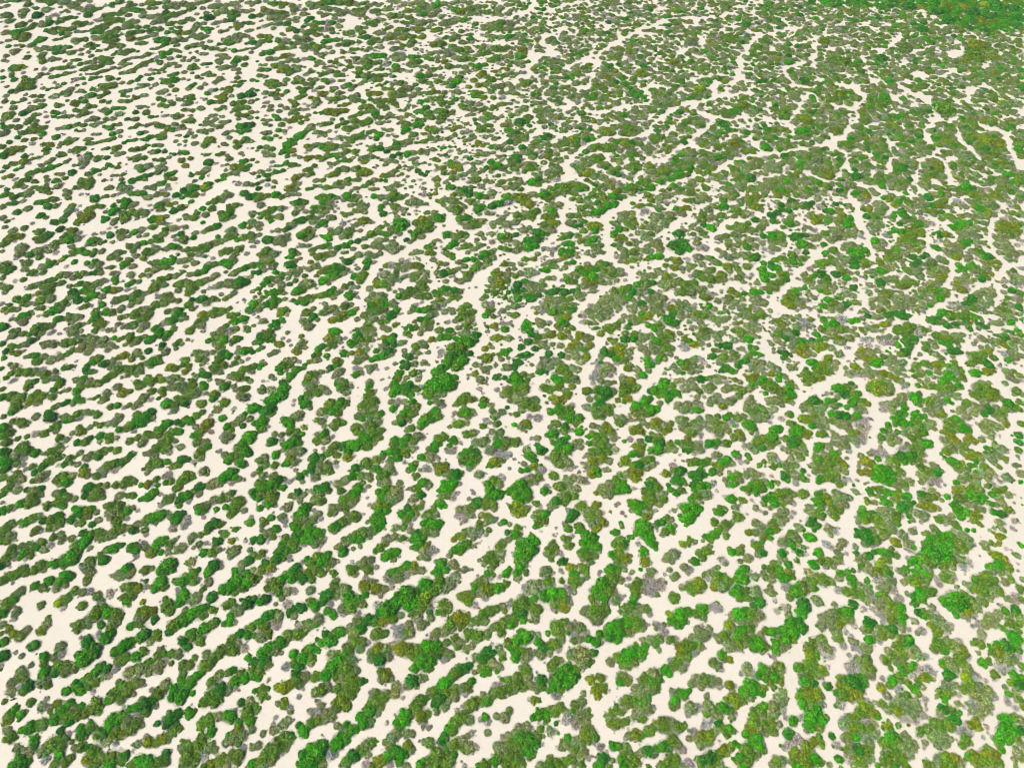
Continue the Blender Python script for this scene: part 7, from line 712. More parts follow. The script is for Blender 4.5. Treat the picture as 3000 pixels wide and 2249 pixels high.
T(1500,563,"""8 5 14 9 6 oms;4 4 5 m;18 10 3 s;28 2 5.5 g;24 3 3 g;32 6 4 m;18 2 4 s;36 2 43 1 3.5 ss;48 1 55 1 3.5 sm;57 7 64 7 4.5 ms;52 6 3 m;65 5 3 g;70 2 4.5 m;77 1 4 m;
75 8 88 4 5 gg;92 4 98 3 4 dm;78 12 88 9 4.5 mgg;72 17 80 15 4.5 gg;60 13 68 13 4 mm;85 16 4 g;50 20 62 18 3.5 mmm;66 18 4 m;74 20 3 s;90 9 3 m;103 1 3 s;
5 20 4.5 m;12 18 21 16 4 sm;3 26 4 s;10 23 18 22 4.5 mm;31 13 42 11 4 ms;34 16 4 g;28 22 38 20 4 om;28 28 4.5 m;35 27 5 o;40 26 3.5 m;30 33 4 s;46 12 2 s;
15 42 27 37 5.5 ddg;22 35 5 d;30 36 3 m;14 47 5 g;20 46 4 g;10 33 4.5 s;15 31 3 s;3 37 3 d;4 44 4 s;4 50 4.5 s;10 48 3 m;35 33 4 s;
50 27 58 29 4 sd;63 25 3 g;60 24 3 s;49 33 2.5 s;70 29 5.5 o;75 28 4 o;72 33 4 g;77 32 2.5 s;62 33 3.5 m;42 40 52 36 3.5 md;47 37 3.5 s;57 37 4.5 m;65 40 3.5 s;60 42 4 m;72 39 3 s;70 41 4 g;45 45 52 43 4.5 gg;43 50 3.5 g;49 51 4.5 g;53 48 3 m;42 53 2.5 g;66 45 72 46 4.5 gm;76 46 3.5 m;73 51 4.5 s;65 53 3 s;78 52 2.5 s;56 53 2.5 s;63 57 2 s;70 55 3 s;35 44 2 t;56 48 2 s;
28 49 35 49 3.5 st;22 53 3 s;12 57 20 56 4 mm;26 57 2.5 t;33 60 40 58 3.5 ss;28 62 2.5 s;45 57 53 55 4 om;57 56 2.5 s;45 62 52 61 3.5 og;42 65 48 66 3 ss;54 60 2.5 s;8 62 3 s;1 62 2.5 s;2 66 2.5 s;8 69 16 68 5.5 ss;20 69 4 t;13 72 4 s;30 66 34 65 4 gg;25 67 2.5 g;38 64 3 s;3 72 3.5 m;2 75 2.5 g;
103 10 108 11 4 go;112 11 3 m;114 4 119 2 4 dm;122 6 130 3 4.5 sss;134 3 4 s;128 8 3 s;119 11 2.2 g;127 13 4 s;134 9 3.5 t;140 8 2.5 s;136 1 144 1 3.5 ss;150 1 157 1 3.5 sm;165 2 3.5 s;168 5 4 s;115 16 4.5 t;112 19 2.5 t;
92 18 99 18 4 ts;104 18 3.5 s;95 23 103 22 4.5 sm;90 27 4 s;100 27 3.5 m;106 26 3 m;92 32 99 32 4 gm;104 30 3.5 m;89 36 94 37 4.5 gg;97 40 92 40 3.5 oo;87 38 2.5 o;103 37 2 s;88 46 94 44 3.5 ss;100 44 106 46 4.5 mm;95 51 104 51 4.5 sm;108 49 3 s;90 56 3 t;97 55 4 s;99 61 105 59 4.5 om;110 57 3.5 s;94 60 2.5 s;106 42 2 s;
123 20 4.5 s;128 22 135 19 5 ss;138 23 145 21 5 ss;132 27 4.5 s;140 28 3.5 s;116 26 122 25 4 ms;112 31 120 30 4.5 ss;126 31 4 s;110 36 115 35 3 ss;120 36 3.5 m;125 33 3 s;113 40 2.5 s;119 40 3 s;132 32 3 t;143 17 3 s;147 15 152 12 4.5 oo;155 7 4 m;150 7 3 o;160 9 166 6 4 ss;158 14 3 s;148 19 3.5 s;142 14 3 g;170 7 2.5 s;163 4 3 s;153 20 2 t;
117 46 124 45 5 st;113 50 121 50 4 ss;128 48 4 s;120 56 126 55 4.5 gg;129 55 3 g;117 58 2.5 o;126 60 2.5 s;112 54 2 s;135 40 3.5 s;132 38 2 t;127 40 2 t;145 35 4.5 d;149 33 2.5 s;143 35 2.5 g;
140 46 6.5 d;146 43 6 d;150 47 5.5 d;145 51 4.5 d;153 50 3 g;156 49 2 s;160 44 4 s;166 48 4.5 t;161 49 3 t;170 48 2 t;157 40 2 t;152 33 2 t;
180 3 187 2 4.5 ss;193 2 4 m;183 7 4 m;190 5 3.5 s;198 7 202 8 3.5 ss;205 5 4 o;211 4 4 o;206 8 3.5 g;218 3 3 m;183 12 4.5 g;177 13 3 m;173 11 2.5 s;190 12 199 11 3.5 ss;205 11 211 12 4.5 mo;215 15 3 s;170 15 4 s;165 19 4 m;157 20 163 23 4.5 mm;170 22 3.5 s;175 22 3.5 s;181 20 4 m;192 21 3 s;196 17 203 17 5.5 ss;200 21 5 s;207 20 2.5 t;
166 28 3.5 d;173 31 4.5 g;170 29 3 g;177 28 3 s;176 33 2.5 o;158 36 165 35 4.5 mm;162 32 3.5 s;155 31 2.5 s;160 40 3 s;167 38 2.5 s;157 28 2.5 s;188 30 196 28 4.5 mm;201 31 5.5 m;204 27 3 m;195 33 3.5 s;207 33 4 s;210 24 4.5 d;218 27 4 s;215 31 4 s;218 20 3 d;206 24 2.5 s;
178 39 184 39 5 mm;187 42 3.5 s;192 37 3.5 m;195 41 3 s;197 38 2.5 s;205 41 4 s;212 41 3 t;217 38 3 d;187 46 194 46 3 ss;200 44 3 o;203 47 4.5 g;210 46 3.5 s;216 44 3 s;218 49 3 t;191 50 2.5 s;178 50 3 s;183 53 3.5 s;188 57 196 54 4 ss;200 54 4 s;205 53 3 s;210 56 5 d;206 58 3 m;213 55 2.5 m;180 56 2 t;218 55 2 t;
48 74 55 71 4.5 ms;52 77 4 m;43 76 2.5 t;60 67 66 65 4.5 gg;56 68 2.5 d;65 62 3 s;63 71 72 67 4.5 gg;76 63 82 62 4.5 mo;79 68 4.5 m;85 66 4 s;88 67 3 s;70 73 5 g;65 76 4.5 o;75 73 4 s;62 80 68 80 4.5 oo;73 77 77 76 4 ms;70 85 3.5 s;80 73 2.5 t;84 72 92 70 4 ss;95 67 3 s;90 76 3.5 s;84 78 3.5 s;98 71 2.5 t;80 79 2.5 s;98 76 3 t;
113 67 120 66 4.5 ss;126 68 4 s;110 70 3 s;116 72 124 73 4.5 ss;121 78 4 d;118 80 3 m;129 70 2.5 t;113 76 2.5 s;
135 59 142 58 4 mm;146 60 2.5 s;152 58 3 t;133 63 3 m;140 65 4 o;147 66 3.5 s;154 64 4 s;148 69 152 68 2.5 ss;162 57 170 58 5 ss;175 60 4 s;178 61 3.5 g;173 57 2.5 g;164 62 3 s;160 69 168 68 5.5 ms;173 67 180 70 5.5 mo;165 74 4.5 m;172 75 5.5 m;178 75 4.5 m;158 72 3.5 s;183 75 4 s;154 73 2.5 t;186 64 192 63 4 oo;195 66 3.5 m;203 64 4.5 m;188 68 3 s;198 70 3.5 s;196 74 4 m;203 73 2.5 t;200 77 3 s;190 75 3 t;207 71 2.5 t;217 66 4.5 g;218 71 4.5 g;219 75 4 g;218 61 3.5 g;
133 73 140 73 4.5 ms;132 79 138 80 5.5 ss;142 78 4.5 s;145 76 3.5 m;133 84 3 s;150 81 156 79 5 mm;148 86 5.5 m;155 86 5.5 s;160 83 3.5 s;142 88 2.5 s;166 79 3 g;171 81 2.5 s;163 86 170 87 5 st;168 91 4.5 o;172 90 3.5 t;157 91 2.5 s;160 94 2.5 g;163 97 3 g;165 100 2.5 m;176 88 2 t;
178 94 3.5 s;182 92 2.5 t;190 85 4.5 o;188 91 4.5 m;195 88 4 m;186 95 3 s;193 95 4 s;199 92 3.5 s;201 87 3 d;198 83 2.5 t;206 79 3.5 s;212 78 3 s;210 86 4.5 g;215 86 3.5 g;219 83 3 m;208 92 212 91 4 gm;217 95 4.5 s;210 97 3 s;205 88 3 s;181 85 2 t;
6 80 11 77 4.5 dg;3 85 4.5 d;10 84 3 d;15 79 4.5 s;20 80 4.5 s;27 80 3.5 m;26 76 3 s;32 74 4 m;36 74 3 s;16 84 5 s;23 84 4.5 s;28 85 2.5 s;5 91 4.5 g;12 89 3.5 g;15 88 2.5 g;18 91 23 89 3.8 dd;14 93 2.5 d;31 87 38 85 4 dd;40 84 2.5 d;46 86 52 84 4.5 dd;57 84 2.5 g;33 92 39 92 5 ss;45 93 4 m;50 92 3.5 m;57 88 4.5 s;62 88 3 s;60 92 3.5 s;55 97 2.5 s;26 96 3 t;22 100 3 s;
3 98 4.5 s;8 98 2.5 t;3 106 4 m;6 109 2.5 s;30 98 38 98 4.5 ss;22 104 30 102 4 ss;36 103 5 m;42 104 3 m;45 99 4 m;52 97 3 m;52 101 4 d;50 104 2.5 m;48 96 2.5 s;55 100 2 g;10 103 2 t;18 99 2 t;
13 113 4.5 g;11 117 4 g;15 119 4 g;21 110 28 113 4 ts;25 115 3.5 s;32 112 2.5 t;40 108 47 106 4 so;43 112 5 g;39 115 3.5 o;47 114 3.5 m;52 117 5 m;48 120 3 o;57 118 3 s;42 118 3 s;35 123 42 124 4.5 oo;30 119 3 s;27 124 3.5 s;17 124 23 125 4.5 dm;14 129 4 d;8 133 3.5 d;7 135 2.5 d;20 129 3 m;1 122 2.5 s;
60 124 66 127 4.5 oo;55 129 4 o;50 125 3 s;68 126 3 s;60 132 67 131 5 oo;52 133 4.5 o;42 132 4 s;48 136 4 s;55 137 4 s;63 136 4 m;56 141 63 142 5 so;48 142 4 s;60 146 5 s;65 140 3 s;35 131 3 s;26 131 4.5 s;20 135 3.5 d;30 134 3 s;13 140 4 d;8 141 3.5 d;18 142 3 s;33 140 41 141 5.5 dd;29 145 5 s;38 146 5.5 s;25 150 4.5 s;33 151 4 s;42 150 3.5 s;27 154 2.5 m;5 147 4.5 d;2 151 3.5 d;3 156 3 d;25 155 3.5 d;30 155 2.5 d;17 149 2.5 s;70 133 2 t;45 148 2 t;
95 82 102 81 5 om;90 86 97 86 5 om;108 81 113 82 4.5 ss;104 86 4.5 d;110 87 4.5 s;101 91 4 g;90 91 5 s;83 92 5.5 s;78 94 3.5 s;96 94 4.5 s;88 97 4.5 s;82 99 4.5 s;92 100 3.5 s;115 87 3 t;105 93 3 s;
112 96 4 d;107 97 3.5 s;104 101 4.5 s;114 100 4 s;120 93 4.5 s;125 90 5.5 s;131 92 4 s;127 96 5 s;122 99 4.5 s;132 98 3.5 t;128 103 4.5 s;121 104 3.5 s;120 86 3.5 d;112 105 3.5 g;118 107 4.5 o;110 110 4 o;104 109 4.5 s;97 107 4 s;95 111 3 s;102 114 2.5 d;108 113 2.5 s;128 86 2.5 t;114 112 2.5 s;
66 103 74 102 5.5 ss;80 103 4.5 s;85 103 3 s;62 107 70 108 5 ss;77 108 4.5 s;65 112 72 112 4 ss;83 108 3 s;60 112 2.5 t;68 98 3.5 t;75 97 3 s;60 103 2.5 t;87 106 2 t;
81 117 90 115 4.5 mm;86 119 4 m;92 113 3 m;73 117 2.5 g;70 118 2 s;77 122 3.5 o;74 123 2.5 s;100 117 3 g;97 120 3 s;103 118 2 m;106 114 2 s;119 116 127 115 4 gm;123 118 3.5 g;130 117 3 t;128 120 2.5 s;
99 122 106 122 4.5 mm;98 127 4.5 d;105 127 4 g;111 124 4.5 s;116 125 4 s;109 130 3.5 s;120 123 2.5 s;126 122 133 121 4.5 so;130 126 5 m;137 124 4.5 m;125 129 5 g;132 129 4 m;122 126 2.5 g;120 131 2.5 s;113 128 3 s;138 128 2.5 t;
83 128 87 129 4 og;93 134 5.5 o;88 136 4 o;98 132 3 s;80 138 4.5 d;86 140 4.5 d;93 140 5 o;101 138 4.5 s;104 135 2.5 s;90 144 4 g;97 145 4.5 m;77 143 2.5 s;102 143 3 s;77 147 2.5 d;93 147 2.5 s;
113 135 121 134 4 ss;117 139 4 s;124 137 4.5 s;131 136 138 136 4.5 mm;130 141 4 m;137 140 3 s;115 144 122 145 5 gg;119 149 4.5 g;127 144 3.5 g;132 144 3 s;126 147 2.5 s;100 152 4 o;103 150 2.5 s;109 154 4 s;113 158 4.5 g;118 154 3.5 s;108 151 2 s;120 159 2.5 t;109 160 2 s;
75 150 82 150 5 ts;87 153 3.5 s;72 155 80 157 5 ts;85 158 3.5 t;70 160 5 t;77 163 4 s;70 165 3 t;83 165 4 s;88 164 2.5 s;69 148 2 t;97 162 4.5 s;103 163 4.5 o;96 165 3 m;95 158 2 t;
37 157 45 153 5.5 mm;52 152 4.5 s;57 153 4 s;60 153 2 t;48 157 4.5 m;40 162 5 g;36 160 3.5 g;47 162 4 m;54 161 4.5 s;57 164 2.5 s;42 164 3 g;31 163 2.5 s;3 160 5.5 g;7 163 4 g;10 157 4 m;17 158 3.5 s;13 162 3.5 m;2 165 3 g;18 165 2 t;22 155 2.5 d;
138 101 143 97 4.5 oo;148 98 4.5 s;152 101 3.5 s;140 104 3.5 g;138 107 3.5 d;145 104 4.5 s;133 108 3 d;135 112 4.5 g;141 113 4.5 d;146 108 3.5 s;152 107 3 s;130 106 2.5 s;143 117 2 s;139 94 2.5 t;150 95 3 s;157 100 2.5 s;158 97 2.5 t;
170 98 5 g;175 101 4.5 s;168 103 4 s;160 105 4.5 m;166 107 4 m;158 109 3.5 s;163 112 3.5 s;173 106 3 s;153 112 2.5 s;170 109 2.5 t;180 104 187 103 2.5 gs;175 110 183 110 4 ms;178 113 3 s;186 108 2.5 s;193 107 200 104 3 ss;190 99 3 s;198 100 4 s;205 103 212 101 5.5 mm;215 105 5.5 m;208 108 4.5 m;203 107 3 s;218 109 3 s;200 97 2.5 s;
192 114 199 112 3 ss;203 115 210 113 5 ss;198 120 207 120 5.5 ss;212 118 4 s;205 126 211 125 4.5 ss;199 128 3 s;214 125 3 s;194 118 3 s;
163 122 171 119 5 ss;176 122 183 121 4.5 ss;168 125 4 s;178 126 3.5 s;185 117 3 s;155 118 2.5 s;163 117 2.5 s;158 116 2 t;145 122 3 s;150 126 154 128 3.5 oo;157 131 4.5 o;163 130 4 s;148 131 3.5 t;145 133 3 t;150 135 4.5 t;155 138 3 t;160 137 3 t;170 132 2.5 s;165 135 2 s;
180 133 188 132 4 dd;177 132 2 d;193 128 3.5 s;190 125 2.5 s;174 137 180 136 3 ss;184 138 3 s;174 141 4 d;206 133 211 135 4 gg;208 138 3.5 g;214 140 3 g;205 141 3 m;199 135 3 s;219 139 2 g;202 138 2 t;213 130 2 s;
183 142 190 140 4.5 mm;194 142 3.5 m;180 146 187 145 4 ss;193 146 2.5 s;198 147 203 145 3.5 dd;195 150 3.5 d;185 152 4.5 d;190 154 4 g;181 154 3 d;193 155 2.5 s;210 147 4.5 s;216 147 4 s;208 152 3.5 s;215 152 4 s;211 156 3 s;218 157 3 s;205 149 2 t;
142 143 3 s;146 147 4 g;152 147 4 m;157 145 4.5 s;163 144 4 t;167 147 3 t;150 151 4 m;157 150 4 s;163 151 3.5 s;140 150 3 s;143 154 4 s;148 156 2.5 g;137 152 2 s;170 150 2.5 s;132 156 2.5 s;155 155 3.5 s;160 155 2.5 s;134 153 2 s;
163 161 4.5 d;168 161 2.5 g;133 163 4.5 g;129 164 3 g;147 162 3.5 s;142 163 3 s;155 162 3.5 s;172 159 178 158 3.5 os;183 160 2.5 s;178 163 4 s;185 164 3.5 t;172 165 3 t;193 162 3 o;201 158 2 o;205 160 212 159 4 oo;217 162 4 g;208 164 4 m;197 164 3 s;214 165 3 g""")
